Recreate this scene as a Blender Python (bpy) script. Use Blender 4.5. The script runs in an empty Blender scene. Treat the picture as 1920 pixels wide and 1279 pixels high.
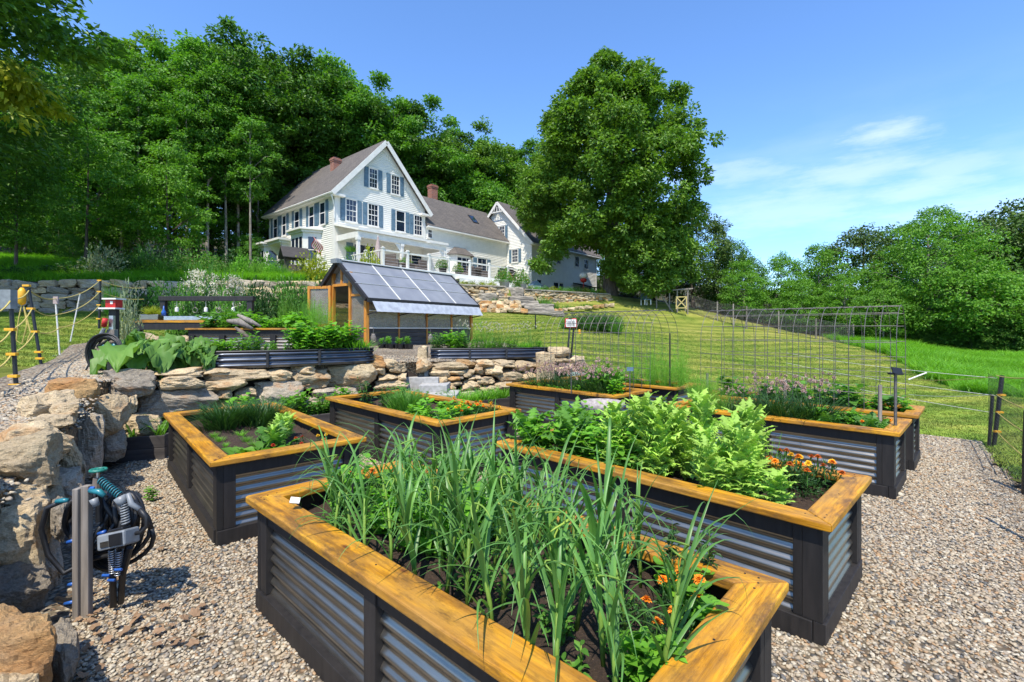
import bpy, bmesh, math, random
import numpy as np
from mathutils import Vector, Matrix, Euler
random.seed(7); RNG = np.random.default_rng(7)
PI = math.pi
S = bpy.context.scene
C = S.collection
# ------------------------------------------------------------------ camera, sky, sun
cd = bpy.data.cameras.new('camera'); cam = bpy.data.objects.new('camera', cd); C.objects.link(cam)
cam.location = (0, 0, 1.65); cam.rotation_euler = (math.radians(90), 0, 0)
cd.sensor_width = 36; cd.lens = 36*895/1920; cd.shift_y = -22.5/1920
cd.clip_start = 0.05; cd.clip_end = 900
S.camera = cam
SUN_EL = math.radians(60); SH = Vector((0.22, 0.975))           # horizontal direction shadows fall
w = bpy.data.worlds.new('World'); S.world = w; w.use_nodes = True
nt = w.node_tree; N = nt.nodes; N.clear(); L = nt.links
out = N.new('ShaderNodeOutputWorld'); bg = N.new('ShaderNodeBackground'); sky = N.new('ShaderNodeTexSky')
sky.sky_type = 'NISHITA'; sky.sun_disc = False; sky.sun_elevation = SUN_EL
sky.sun_rotation = math.atan2(-SH.x, -SH.y); sky.air_density = 1.0; sky.dust_density = 0.35; sky.ozone_density = 3.0
bg.inputs[1].default_value = 0.15
tc = N.new('ShaderNodeTexCoord')
mp = N.new('ShaderNodeMapping'); mp.inputs['Scale'].default_value = (2.2, 2.2, 9.0); mp.inputs['Location'].default_value = (0.35, 0.1, 0.2)
nz = N.new('ShaderNodeTexNoise'); nz.inputs['Scale'].default_value = 1.6; nz.inputs['Detail'].default_value = 7; nz.inputs['Roughness'].default_value = .55
rp = N.new('ShaderNodeValToRGB'); rp.color_ramp.elements[0].position = .42; rp.color_ramp.elements[1].position = .72
rp.color_ramp.elements[1].color = (.55, .55, .55, 1)
L.new(tc.outputs['Generated'], mp.inputs[0]); L.new(mp.outputs[0], nz.inputs[0]); L.new(nz.outputs[0], rp.inputs[0])
sx = N.new('ShaderNodeSeparateXYZ'); L.new(tc.outputs['Generated'], sx.inputs[0])
mr = N.new('ShaderNodeMapRange'); mr.interpolation_type = 'SMOOTHSTEP'
mr.inputs['From Min'].default_value = .42; mr.inputs['From Max'].default_value = .1; mr.inputs['To Min'].default_value = 0; mr.inputs['To Max'].default_value = 1
L.new(sx.outputs['Z'], mr.inputs['Value'])
mu = N.new('ShaderNodeMath'); mu.operation = 'MULTIPLY'; L.new(rp.outputs[0], mu.inputs[0]); L.new(mr.outputs[0], mu.inputs[1])
# a few separate soft clouds, low on the right
va = N.new('ShaderNodeVectorMath'); va.operation = 'NORMALIZE'; L.new(tc.outputs['Generated'], va.inputs[0])
n2 = N.new('ShaderNodeTexNoise'); n2.inputs['Scale'].default_value = 7; n2.inputs['Detail'].default_value = 6; n2.inputs['Roughness'].default_value = .6
L.new(mp.outputs[0], n2.inputs[0]); last = mu.outputs[0]
for cpx, cpy, sw_, sh_, am in ((1655, 252, 15, 44, .5), (1600, 325, 7, 30, .38), (1385, 322, 9, 32, .3), (1720, 355, 9, 40, .36), (1800, 310, 12, 40, .3), (1850, 400, 5, 20, .32), (1480, 395, 5, 22, .3), (1250, 330, 8, 30, .2)):
    cdir = Vector(((cpx-960)/895, 1, (617-cpy)/895)).normalized()
    vs = N.new('ShaderNodeVectorMath'); vs.operation = 'SUBTRACT'; vs.inputs[1].default_value = cdir
    vm = N.new('ShaderNodeVectorMath'); vm.operation = 'MULTIPLY'; vm.inputs[1].default_value = (sw_, sw_, sh_)
    vl = N.new('ShaderNodeVectorMath'); vl.operation = 'LENGTH'
    L.new(va.outputs[0], vs.inputs[0]); L.new(vs.outputs[0], vm.inputs[0]); L.new(vm.outputs[0], vl.inputs[0])
    ad = N.new('ShaderNodeMath'); ad.operation = 'MULTIPLY_ADD'; ad.inputs[1].default_value = 1.7; L.new(n2.outputs[0], ad.inputs[0]); L.new(vl.outputs['Value'], ad.inputs[2])
    m2 = N.new('ShaderNodeMapRange'); m2.interpolation_type = 'SMOOTHSTEP'
    m2.inputs['From Min'].default_value = 2.0; m2.inputs['From Max'].default_value = .9; m2.inputs['To Min'].default_value = 0; m2.inputs['To Max'].default_value = am
    L.new(ad.outputs[0], m2.inputs['Value'])
    mx = N.new('ShaderNodeMath'); mx.operation = 'MAXIMUM'; L.new(last, mx.inputs[0]); L.new(m2.outputs[0], mx.inputs[1]); last = mx.outputs[0]
mix = N.new('ShaderNodeMix'); mix.data_type = 'RGBA'; L.new(mx.outputs[0], mix.inputs[0]); mix.inputs[7].default_value = (5.6, 6.3, 7.6, 1)
gm = N.new('ShaderNodeMix'); gm.data_type = 'RGBA'; gm.blend_type = 'MULTIPLY'; gm.inputs[0].default_value = 1; gm.inputs[7].default_value = (.92, 1.19, 1.5, 1)
L.new(sky.outputs[0], gm.inputs[6]); L.new(gm.outputs[2], mix.inputs[6]); L.new(mix.outputs[2], bg.inputs[0]); L.new(bg.outputs[0], out.inputs[0])
sl = bpy.data.lights.new('sun', 'SUN'); sl.energy = 5.0; sl.angle = math.radians(.5); sl.color = (1, .93, .81)
so = bpy.data.objects.new('sun', sl); C.objects.link(so)
sd = Vector((SH.x*math.cos(SUN_EL), SH.y*math.cos(SUN_EL), -math.sin(SUN_EL)))
so.rotation_euler = sd.to_track_quat('-Z', 'Y').to_euler(); so.location = (-10, -20, 40)
S.view_settings.view_transform = 'Standard'; S.view_settings.look = 'None'; S.view_settings.gamma = 1
S.view_settings.exposure = 0.45; S.view_settings.use_curve_mapping = False
S.render.resolution_x = 1024; S.render.resolution_y = 682
S.render.engine = 'CYCLES'
try:
    S.cycles.max_bounces = 6; S.cycles.transparent_max_bounces = 8
except Exception: pass

# ------------------------------------------------------------------ measuring helpers
F0, H0, YH = 895.0, 1.65, 617.0
def P(px, py, Y):
    return Vector(((px-960)/F0*Y, Y, H0+(YH-py)*Y/F0))
def PX(px, Y): return (px-960)/F0*Y

# ------------------------------------------------------------------ materials
MATS = {}
def newmat(name):
    m = bpy.data.materials.new(name); m.use_nodes = True; MATS[name] = m
    return m, m.node_tree.nodes, m.node_tree.links, m.node_tree.nodes['Principled BSDF']
def nodes_noise(N, L, scale, detail=4, coord='Object', stretch=None, rough=.5):
    tc = N.new('ShaderNodeTexCoord'); n = N.new('ShaderNodeTexNoise')
    n.inputs['Scale'].default_value = scale; n.inputs['Detail'].default_value = detail; n.inputs['Roughness'].default_value = rough
    if stretch:
        mp = N.new('ShaderNodeMapping'); mp.inputs['Scale'].default_value = stretch
        L.new(tc.outputs[coord], mp.inputs[0]); L.new(mp.outputs[0], n.inputs[0])
    else: L.new(tc.outputs[coord], n.inputs[0])
    return n
def ramp(N, L, src, stops):
    r = N.new('ShaderNodeValToRGB'); e = r.color_ramp.elements
    e[0].position = stops[0][0]; e[0].color = (*stops[0][1], 1); e[1].position = stops[-1][0]; e[1].color = (*stops[-1][1], 1)
    for p, c in stops[1:-1]:
        x = e.new(p); x.color = (*c, 1)
    L.new(src, r.inputs[0]); return r
def bump(N, L, h, b, strength=.4, dist=.01):
    bp = N.new('ShaderNodeBump'); bp.inputs['Strength'].default_value = strength; bp.inputs['Distance'].default_value = dist
    L.new(h, bp.inputs['Height']); L.new(bp.outputs[0], b.inputs['Normal']); return bp
def mixc(N, L, fac, a, b, mode='MIX'):
    m = N.new('ShaderNodeMix'); m.data_type = 'RGBA'; m.blend_type = mode
    for sock, v in ((0, fac), (6, a), (7, b)):
        if hasattr(v, 'links'): L.new(v, m.inputs[sock])
        else: m.inputs[sock].default_value = v if sock == 0 else (*v, 1)
    return m.outputs[2]
def simple(name, c1, c2=None, scale=8, rough=.7, metal=0, bmp=.2, dist=.005, stretch=None, rnd=0):
    m, N, L, b = newmat(name)
    c2 = c2 or tuple(x*.75 for x in c1)
    n = nodes_noise(N, L, scale, 5, stretch=stretch)
    r = ramp(N, L, n.outputs[0], [(.3, c2), (.7, c1)])
    col = r.outputs[0]
    if rnd:
        oi = N.new('ShaderNodeObjectInfo'); h = N.new('ShaderNodeHueSaturation')
        mr = N.new('ShaderNodeMapRange'); mr.inputs['To Min'].default_value = 1-rnd; mr.inputs['To Max'].default_value = 1+rnd
        L.new(oi.outputs['Random'], mr.inputs[0]); L.new(mr.outputs[0], h.inputs['Value']); L.new(col, h.inputs['Color']); col = h.outputs[0]
    L.new(col, b.inputs['Base Color']); b.inputs['Roughness'].default_value = rough; b.inputs['Metallic'].default_value = metal
    if bmp: bump(N, L, n.outputs[0], b, bmp, dist)
    return m
def leafmat(name, c, var=.35, trans=.35, rough=.5, yell=.25):
    m, N, L, b = newmat(name)
    g = N.new('ShaderNodeNewGeometry'); oi = N.new('ShaderNodeObjectInfo')
    n = nodes_noise(N, L, 1.3, 2, coord='Object')
    a = N.new('ShaderNodeMath'); a.operation = 'ADD'; L.new(g.outputs['Random Per Island'], a.inputs[0]); L.new(n.outputs[0], a.inputs[1])
    dk = tuple(x*(1-var) for x in c); lt = (c[0]*(1+var+yell), c[1]*(1+var*.9), c[2]*(1+var*.4))
    r = ramp(N, L, a.outputs[0], [(.25, dk), (.75, c), (1.0, lt)])
    a2 = N.new('ShaderNodeMath'); a2.operation = 'MULTIPLY'; a2.inputs[1].default_value = .66; L.new(a.outputs[0], a2.inputs[0]); L.new(a2.outputs[0], r.inputs[0])
    h = N.new('ShaderNodeHueSaturation'); mr = N.new('ShaderNodeMapRange'); mr.inputs['To Min'].default_value = .85; mr.inputs['To Max'].default_value = 1.18
    L.new(oi.outputs['Random'], mr.inputs[0]); L.new(mr.outputs[0], h.inputs['Value']); L.new(r.outputs[0], h.inputs['Color'])
    L.new(h.outputs[0], b.inputs['Base Color']); b.inputs['Roughness'].default_value = rough
    b.inputs['Specular IOR Level'].default_value = .35
    t = N.new('ShaderNodeBsdfTranslucent'); L.new(mixc(N, L, 1.0, h.outputs[0], (1.25, 1.35, .55), 'MULTIPLY'), t.inputs[0])
    mx = N.new('ShaderNodeMixShader'); mx.inputs[0].default_value = trans
    L.new(b.outputs[0], mx.inputs[1]); L.new(t.outputs[0], mx.inputs[2]); L.new(mx.outputs[0], N['Material Output'].inputs[0])
    return m

# stained rim wood: grain along local x, weathered patches
def rimwood():
    m, N, L, b = newmat('stained_wood')
    oi = N.new('ShaderNodeObjectInfo'); tc = N.new('ShaderNodeTexCoord')
    off = N.new('ShaderNodeVectorMath'); off.operation = 'MULTIPLY_ADD'; off.inputs[1].default_value = (1, 1, 1)
    sc = N.new('ShaderNodeVectorMath'); sc.operation = 'SCALE'; sc.inputs[0].default_value = (37, 11, 5); L.new(oi.outputs['Random'], sc.inputs['Scale'])
    L.new(tc.outputs['Object'], off.inputs[0]); L.new(sc.outputs[0], off.inputs[2])
    def nz(scale, st, det=6, rg=.6):
        mp = N.new('ShaderNodeMapping'); mp.inputs['Scale'].default_value = st; L.new(off.outputs[0], mp.inputs[0])
        n = N.new('ShaderNodeTexNoise'); n.inputs['Scale'].default_value = scale; n.inputs['Detail'].default_value = det; n.inputs['Roughness'].default_value = rg
        L.new(mp.outputs[0], n.inputs[0]); return n.outputs[0]
    fine = nz(60, (.05, 1, 1), 8, .7); wave = nz(14, (.12, 1, 1), 4); patch = nz(3.2, (.6, 1.3, 1), 5, .65); dirt = nz(9, (.35, 1, 1), 6, .75)
    base = ramp(N, L, wave, [(.3, (.36, .145, .006)), (.5, (.64, .285, .008)), (.7, (.78, .40, .018))]).outputs[0]
    f = ramp(N, L, fine, [(.36, (.22, .18, .15)), (.6, (1, 1, 1))]).outputs[0]
    c = mixc(N, L, .7, base, f, 'MULTIPLY')
    pm = ramp(N, L, patch, [(.43, (0, 0, 0)), (.64, (.85, .85, .85))]).outputs[0]
    c = mixc(N, L, pm, c, (.37, .19, .04))
    dm = ramp(N, L, dirt, [(.47, (0, 0, 0)), (.64, (.85, .85, .85))]).outputs[0]
    c = mixc(N, L, dm, c, (.12, .06, .018))
    # knots
    vo = N.new('ShaderNodeTexVoronoi'); vo.inputs['Scale'].default_value = 3.3
    mp = N.new('ShaderNodeMapping'); mp.inputs['Scale'].default_value = (.75, 1.6, .2); L.new(off.outputs[0], mp.inputs[0]); L.new(mp.outputs[0], vo.inputs[0])
    km = ramp(N, L, vo.outputs['Distance'], [(.03, (1, 1, 1)), (.10, (0, 0, 0))]).outputs[0]
    c = mixc(N, L, km, c, (.12, .04, .012))
    # end grain / side faces stay darker stain
    L.new(c, b.inputs['Base Color']); b.inputs['Roughness'].default_value = .5; b.inputs['Specular IOR Level'].default_value = .4
    bump(N, L, fine, b, .6, .004)
rimwood()
simple('charcoal_wood', (.019, .016, .015), (.007, .006, .006), 30, .62, 0, .5, .003, (1, 1, .12), .3)
simple('grey_wood', (.30, .26, .22), (.14, .12, .10), 40, .85, 0, .6, .004, (1, 1, .06), .15)
simple('cedar_wood', (.62, .27, .035), (.36, .13, .02), 22, .55, 0, .4, .004, (1, 1, .1), .2)
simple('dark_plank', (.075, .065, .06), (.03, .026, .025), 18, .8, 0, .6, .006, (.15, 1, 1), .25)
simple('bark', (.16, .125, .10), (.05, .04, .032), 9, .95, 0, 1.0, .05, (1, 1, .2), .2)
simple('pale_bark', (.30, .27, .23), (.13, .11, .09), 6, .95, 0, .8, .03, (1, 1, .2), .2)
simple('black_plastic', (.014, .014, .015), (.009, .009, .01), 20, .38, 0, .1)
simple('black_rubber', (.02, .02, .021), (.011, .011, .012), 40, .5, 0, .1)
simple('yellow_plastic', (.80, .42, .02), (.62, .30, .015), 20, .45, 0, .1)
simple('blue_plastic', (.02, .11, .42), (.015, .07, .28), 20, .4, 0, .1)
simple('teal_plastic', (.02, .19, .22), (.015, .12, .15), 20, .35, 0, .1)
simple('green_paint', (.02, .22, .15), (.01, .12, .09), 20, .45, 0, .1)
simple('grey_plastic', (.23, .25, .26), (.15, .16, .17), 20, .45, 0, .1)
simple('steel', (.62, .63, .65), (.42, .43, .45), 15, .32, .9, .1)
simple('wire', (.20, .19, .18), (.10, .09, .085), 30, .55, .6, .1)
simple('dark_wire', (.03, .03, .03), (.015, .015, .015), 30, .6, .2, .1)
simple('white_paint', (.76, .74, .69), (.66, .64, .6), 3, .5, 0, .08, .003)
simple('siding_white', (.80, .78, .72), (.72, .70, .64), 2.2, .55, 0, .1, .003)
simple('shutter_blue', (.12, .20, .27), (.075, .13, .18), 7, .5, 0, .1)
simple('red_paint', (.55, .02, .015), (.36, .012, .01), 12, .5, 0, .1)
simple('yellow_wood', (.55, .45, .17), (.36, .28, .10), 20, .7)
simple('awning_metal', (.72, .72, .70), (.5, .5, .5), 6, .5, .55, .1)
simple('rope_white', (.75, .73, .68), (.5, .48, .44), 40, .8, 0, .1)
simple('rope_yellow', (.62, .50, .14), (.36, .28, .08), 60, .8, 0, .1)
simple('concrete', (.42, .41, .39), (.28, .27, .25), 14, .9, 0, .6, .006)
simple('birdbath_stone', (.42, .38, .36), (.22, .19, .18), 26, .9, 0, .8, .006)
simple('slab_granite', (.34, .30, .245), (.17, .15, .12), 7, .9, 0, .9, .03, None, .15)
simple('wicker', (.13, .10, .085), (.05, .04, .034), 90, .8, 0, .8, .01)
simple('cloth_pink', (.42, .33, .31), (.30, .23, .22), 6, .9, 0, .3, .02)
simple('black_cover', (.03, .028, .03), (.016, .015, .017), 5, .6, 0, .5, .03)
simple('dirt', (.055, .038, .026), (.02, .013, .009), 12, 1, 0, .8, .02)
def soilmat():
    m, N, L, b = newmat('soil'); n = nodes_noise(N, L, 55, 9, rough=.75); n2 = nodes_noise(N, L, 160, 3)
    c = ramp(N, L, n.outputs[0], [(.3, (.013, .007, .004)), (.55, (.052, .030, .018)), (.7, (.10, .065, .04))]).outputs[0]
    c = mixc(N, L, ramp(N, L, n2.outputs[0], [(.66, (0, 0, 0)), (.74, (.6, .6, .6))]).outputs[0], c, (.26, .18, .10))
    L.new(c, b.inputs['Base Color']); b.inputs['Roughness'].default_value = .95; bump(N, L, n.outputs[0], b, 1, .02)
soilmat()
def galv(name, col, rg):
    m, N, L, b = newmat(name); n = nodes_noise(N, L, 7, 5, stretch=(.35, .35, 2.2), rough=.6); v = N.new('ShaderNodeTexVoronoi'); v.inputs['Scale'].default_value = 60
    c = ramp(N, L, n.outputs[0], [(.3, tuple(x*.62 for x in col)), (.7, col)]).outputs[0]
    L.new(c, b.inputs['Base Color']); b.inputs['Metallic'].default_value = .92
    mr = N.new('ShaderNodeMapRange'); mr.inputs['To Min'].default_value = rg; mr.inputs['To Max'].default_value = rg+.22; L.new(n.outputs[0], mr.inputs[0]); L.new(mr.outputs[0], b.inputs['Roughness'])
    bump(N, L, n.outputs[0], b, .12, .004)
galv('galvanised', (.36, .33, .28), .2)
galv('grey_metal_planter', (.16, .18, .22), .25)
def glassmat(name, col, rough=.06):
    m, N, L, b = newmat(name); n = nodes_noise(N, L, 1.2, 2)
    c = ramp(N, L, n.outputs[0], [(.35, tuple(x*.5 for x in col)), (.65, col)]).outputs[0]
    L.new(c, b.inputs['Base Color']); b.inputs['Roughness'].default_value = rough; b.inputs['Specular IOR Level'].default_value = .8
    bump(N, L, n.outputs[0], b, .05, .02)
glassmat('window_glass', (.018, .03, .06))
def polycarb():
    m, N, L, b = newmat('polycarbonate'); n = nodes_noise(N, L, 3, 4)
    c = ramp(N, L, n.outputs[0], [(.3, (.30, .26, .22)), (.7, (.44, .40, .35))]).outputs[0]
    L.new(c, b.inputs['Base Color']); b.inputs['Roughness'].default_value = .12
    t = N.new('ShaderNodeBsdfTransparent'); t.inputs[0].default_value = (.8, .78, .74, 1); mx = N.new('ShaderNodeMixShader'); mx.inputs[0].default_value = .58
    L.new(b.outputs[0], mx.inputs[1]); L.new(t.outputs[0], mx.inputs[2]); L.new(mx.outputs[0], N['Material Output'].inputs[0])
    m, N, L, b = newmat('roof_polycarbonate'); n = nodes_noise(N, L, 2, 4)
    c = ramp(N, L, n.outputs[0], [(.3, (.19, .20, .225)), (.7, (.26, .27, .295))]).outputs[0]
    L.new(c, b.inputs['Base Color']); b.inputs['Roughness'].default_value = .42; b.inputs['Specular IOR Level'].default_value = .5
    t = N.new('ShaderNodeBsdfTransparent'); mx = N.new('ShaderNodeMixShader'); mx.inputs[0].default_value = .12
    L.new(b.outputs[0], mx.inputs[1]); L.new(t.outputs[0], mx.inputs[2]); L.new(mx.outputs[0], N['Material Output'].inputs[0])
polycarb()
def shingles():
    m, N, L, b = newmat('shingles'); tc = N.new('ShaderNodeTexCoord'); br = N.new('ShaderNodeTexBrick')
    br.inputs['Scale'].default_value = 1; br.inputs['Brick Width'].default_value = .34; br.inputs['Row Height'].default_value = .15; br.inputs['Mortar Size'].default_value = .012
    br.inputs['Color1'].default_value = (.135, .115, .10, 1); br.inputs['Color2'].default_value = (.085, .074, .068, 1); br.inputs['Mortar'].default_value = (.035, .03, .03, 1)
    L.new(tc.outputs['UV'], br.inputs[0]); n = nodes_noise(N, L, 1.5, 4)
    c = mixc(N, L, .35, br.outputs[0], ramp(N, L, n.outputs[0], [(.3, (.09, .08, .075)), (.7, (.17, .15, .13))]).outputs[0])
    L.new(c, b.inputs['Base Color']); b.inputs['Roughness'].default_value = .9; bump(N, L, br.outputs['Fac'], b, -.5, .02)
    m, N, L, b = newmat('brick_red'); tc = N.new('ShaderNodeTexCoord'); br = N.new('ShaderNodeTexBrick')
    br.inputs['Scale'].default_value = 1; br.inputs['Brick Width'].default_value = .21; br.inputs['Row Height'].default_value = .075; br.inputs['Mortar Size'].default_value = .008
    br.inputs['Color1'].default_value = (.33, .10, .05, 1); br.inputs['Color2'].default_value = (.22, .06, .035, 1); br.inputs['Mortar'].default_value = (.36, .30, .26, 1)
    L.new(tc.outputs['UV'], br.inputs[0]); L.new(br.outputs[0], b.inputs['Base Color']); b.inputs['Roughness'].default_value = .9
shingles()
def stonemat(name, a, bcol, c, rust=.0):
    m, N, L, b = newmat(name); oi = N.new('ShaderNodeObjectInfo'); tc = N.new('ShaderNodeTexCoord')
    off = N.new('ShaderNodeVectorMath'); off.operation = 'MULTIPLY_ADD'; off.inputs[1].default_value = (1, 1, 1)
    sc = N.new('ShaderNodeVectorMath'); sc.operation = 'SCALE'; sc.inputs[0].default_value = (37, 11, 23); L.new(oi.outputs['Random'], sc.inputs['Scale'])
    # true-size coordinates: world position plus a per-stone offset
    g = N.new('ShaderNodeNewGeometry'); L.new(g.outputs['Position'], off.inputs[0]); L.new(sc.outputs[0], off.inputs[2])
    def nz(s, d, r, st=(1, 1, 1)):
        mp = N.new('ShaderNodeMapping'); mp.inputs['Scale'].default_value = st; L.new(off.outputs[0], mp.inputs[0])
        n = N.new('ShaderNodeTexNoise'); n.inputs['Scale'].default_value = s; n.inputs['Detail'].default_value = d; n.inputs['Roughness'].default_value = r
        L.new(mp.outputs[0], n.inputs[0]); return n.outputs[0]
    big = nz(3.2, 6, .6); mid = nz(13, 8, .7, (1, 1, 2.2)); fine = nz(75, 4, .7)
    col = ramp(N, L, big, [(.3, bcol), (.5, a), (.72, c)]).outputs[0]
    col = mixc(N, L, .75, col, ramp(N, L, mid, [(.32, (.58, .54, .48)), (.52, (1, 1, 1))]).outputs[0], 'MULTIPLY')
    col = mixc(N, L, .5, col, ramp(N, L, fine, [(.34, (.35, .33, .3)), (.6, (1, 1, 1))]).outputs[0], 'MULTIPLY')
    li = nz(6, 6, .8); col = mixc(N, L, ramp(N, L, li, [(.60, (0, 0, 0)), (.68, (.45, .45, .45))]).outputs[0], col, (.19, .19, .13))
    rs = nz(2.1, 5, .6, (1, 1, 1.8)); col = mixc(N, L, ramp(N, L, rs, [(.56-rust*.3, (0, 0, 0)), (.70-rust*.25, (.8, .8, .8))]).outputs[0], col, (.42, .19, .055))
    h = N.new('ShaderNodeHueSaturation'); mr = N.new('ShaderNodeMapRange'); mr.inputs['To Min'].default_value = .72; mr.inputs['To Max'].default_value = 1.2
    L.new(oi.outputs['Random'], mr.inputs[0]); L.new(mr.outputs[0], h.inputs['Value']); L.new(col, h.inputs['Color'])
    L.new(h.outputs[0], b.inputs['Base Color']); b.inputs['Roughness'].default_value = .92
    ad = N.new('ShaderNodeMath'); ad.operation = 'MULTIPLY_ADD'; ad.inputs[1].default_value = .3; L.new(fine, ad.inputs[0]); L.new(mid, ad.inputs[2])
    bump(N, L, ad.outputs[0], b, 1.0, .05)
stonemat('fieldstone', (.68, .52, .31), (.50, .40, .27), (.78, .62, .38))
stonemat('rust_stone', (.56, .34, .14), (.44, .29, .16), (.64, .42, .18), .45)
stonemat('grey_stone', (.50, .42, .31), (.36, .31, .25), (.60, .50, .37), -.05)
def pebblemat():
    m, N, L, b = newmat('pebble'); oi = N.new('ShaderNodeObjectInfo'); n = nodes_noise(N, L, 2.5, 4)
    c = ramp(N, L, oi.outputs['Random'], [(0, (0.376, 0.293, 0.198)), (.14, (0.434, 0.351, 0.240)), (.28, (0.332, 0.275, 0.206)), (.4, (0.489, 0.427, 0.319)), (.52, (0.269, 0.240, 0.198)), (.62, (0.378, 0.244, 0.133)), (.72, (0.394, 0.329, 0.233)), (.84, (0.120, 0.118, 0.112)), (.92, (0.520, 0.465, 0.359)), (1, (0.305, 0.293, 0.262))])
    c.color_ramp.interpolation = 'CONSTANT'
    c2 = mixc(N, L, .5, c.outputs[0], ramp(N, L, n.outputs[0], [(.3, (0.434, 0.397, 0.333)), (.65, (1, 1, 1))]).outputs[0], 'MULTIPLY')
    L.new(c2, b.inputs['Base Color']); b.inputs['Roughness'].default_value = .75
    m, N, L, b = newmat('gravel'); g = N.new('ShaderNodeNewGeometry'); v = N.new('ShaderNodeTexVoronoi'); v.inputs['Scale'].default_value = 34
    L.new(g.outputs['Position'], v.inputs[0]); sp = N.new('ShaderNodeSeparateColor'); L.new(v.outputs['Color'], sp.inputs[0])
    c = ramp(N, L, sp.outputs[0], [(0, (0.376, 0.293, 0.198)), (.14, (0.418, 0.336, 0.233)), (.28, (0.314, 0.258, 0.198)), (.4, (0.473, 0.413, 0.307)), (.52, (0.251, 0.222, 0.182)), (.62, (0.363, 0.237, 0.133)), (.72, (0.378, 0.313, 0.226)), (.84, (0.120, 0.118, 0.112)), (.92, (0.489, 0.435, 0.333)), (1, (0.305, 0.293, 0.262))])
    c.color_ramp.interpolation = 'CONSTANT'
    c2 = mixc(N, L, .9, c.outputs[0], ramp(N, L, v.outputs['Distance'], [(.25, (1, 1, 1)), (.62, (0.197, 0.178, 0.143))]).outputs[0], 'MULTIPLY')
    n = N.new('ShaderNodeTexNoise'); n.inputs['Scale'].default_value = 1.2; n.inputs['Detail'].default_value = 4; L.new(g.outputs['Position'], n.inputs[0])
    c2 = mixc(N, L, .6, c2, ramp(N, L, n.outputs[0], [(.3, (0.568, 0.519, 0.425)), (.6, (1, 1, 1))]).outputs[0], 'MULTIPLY')
    L.new(c2, b.inputs['Base Color']); b.inputs['Roughness'].default_value = .85
    bump(N, L, v.outputs['Distance'], b, -1.0, .03)
pebblemat()
def grassmat(name, a, bb, c, mow=True):
    m, N, L, b = newmat(name); g = N.new('ShaderNodeNewGeometry')
    def nz(s, d, r=.6, st=(1, 1, 1)):
        mp = N.new('ShaderNodeMapping'); mp.inputs['Scale'].default_value = st; L.new(g.outputs['Position'], mp.inputs[0])
        n = N.new('ShaderNodeTexNoise'); n.inputs['Scale'].default_value = s; n.inputs['Detail'].default_value = d; n.inputs['Roughness'].default_value = r
        L.new(mp.outputs[0], n.inputs[0]); return n.outputs[0]
    big = nz(.35, 5, .6); mid = nz(2.6, 6, .7); fine = nz(28, 6, .8)
    col = ramp(N, L, big, [(.35, a), (.5, bb), (.65, c)]).outputs[0]
    col = mixc(N, L, .55, col, ramp(N, L, mid, [(.35, (.5, .55, .45)), (.62, (1.0, 1.0, 1.0))]).outputs[0], 'MULTIPLY')
    col = mixc(N, L, .7, col, ramp(N, L, fine, [(.35, (.35, .4, .3)), (.62, (1, 1, 1))]).outputs[0], 'MULTIPLY')
    if mow:
        mp = N.new('ShaderNodeMapping'); mp.inputs['Rotation'].default_value = (0, 0, math.radians(-22)); L.new(g.outputs['Position'], mp.inputs[0])
        wv = N.new('ShaderNodeTexWave'); wv.bands_direction = 'Y'; wv.inputs['Scale'].default_value = .24; wv.inputs['Distortion'].default_value = 2.5; wv.inputs['Detail'].default_value = 3; wv.inputs['Detail Scale'].default_value = .6
        L.new(mp.outputs[0], wv.inputs[0]); col = mixc(N, L, .8, col, ramp(N, L, wv.outputs[0], [(.3, (.6, .7, .55)), (.7, (1, 1, 1))]).outputs[0], 'MULTIPLY')
    L.new(col, b.inputs['Base Color']); b.inputs['Roughness'].default_value = .9; b.inputs['Specular IOR Level'].default_value = .15
    bump(N, L, fine, b, 1, .06)
grassmat('lawn', (.24, .30, .05), (.36, .37, .07), (.46, .42, .11))
grassmat('meadow', (.08, .20, .02), (.12, .27, .025), (.16, .30, .04), False)
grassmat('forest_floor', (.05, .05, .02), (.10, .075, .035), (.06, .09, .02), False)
leafmat('leaf_forest', (.070, .175, .022), .45, .34)
leafmat('leaf_forest_bright', (.105, .265, .028), .35, .38)
leafmat('leaf_maple', (.115, .235, .028), .4, .34)
leafmat('leaf_lime', (.12, .29, .028), .3, .42)
leafmat('leaf_dark', (.06, .12, .02), .4, .2)
leafmat('leaf_garlic', (.115, .27, .06), .45, .3, .38, .15)
leafmat('leaf_stem', (.22, .36, .06), .2, .3)
leafmat('leaf_bright', (.16, .40, .035), .3, .4)
leafmat('leaf_mid', (.10, .26, .035), .35, .35)
leafmat('leaf_deep', (.035, .10, .022), .35, .25)
leafmat('leaf_frill', (.34, .54, .09), .35, .3, .6, 0)
leafmat('leaf_yellow', (.30, .36, .03), .3, .4)
leafmat('leaf_rhubarb', (.13, .27, .05), .4, .3)
leafmat('leaf_silver', (.24, .30, .17), .3, .2)
leafmat('grass_blade', (.26, .33, .05), .35, .35)
leafmat('meadow_blade', (.15, .38, .03), .3, .4)
leafmat('dry_leaf', (.27, .17, .10), .4, .15, .8)
leafmat('petal_orange', (.85, .27, .012), .25, .15, .6, .1)
leafmat('petal_yellow', (.85, .52, .02), .2, .15, .6, .1)
leafmat('petal_red', (.45, .03, .012), .4, .1, .6, 0)
leafmat('petal_pink', (.46, .31, .28), .3, .15, .7, 0)
leafmat('petal_white', (.62, .58, .50), .2, .2, .7, 0)
leafmat('petal_rust', (.62, .16, .02), .35, .15, .6, 0)

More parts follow.
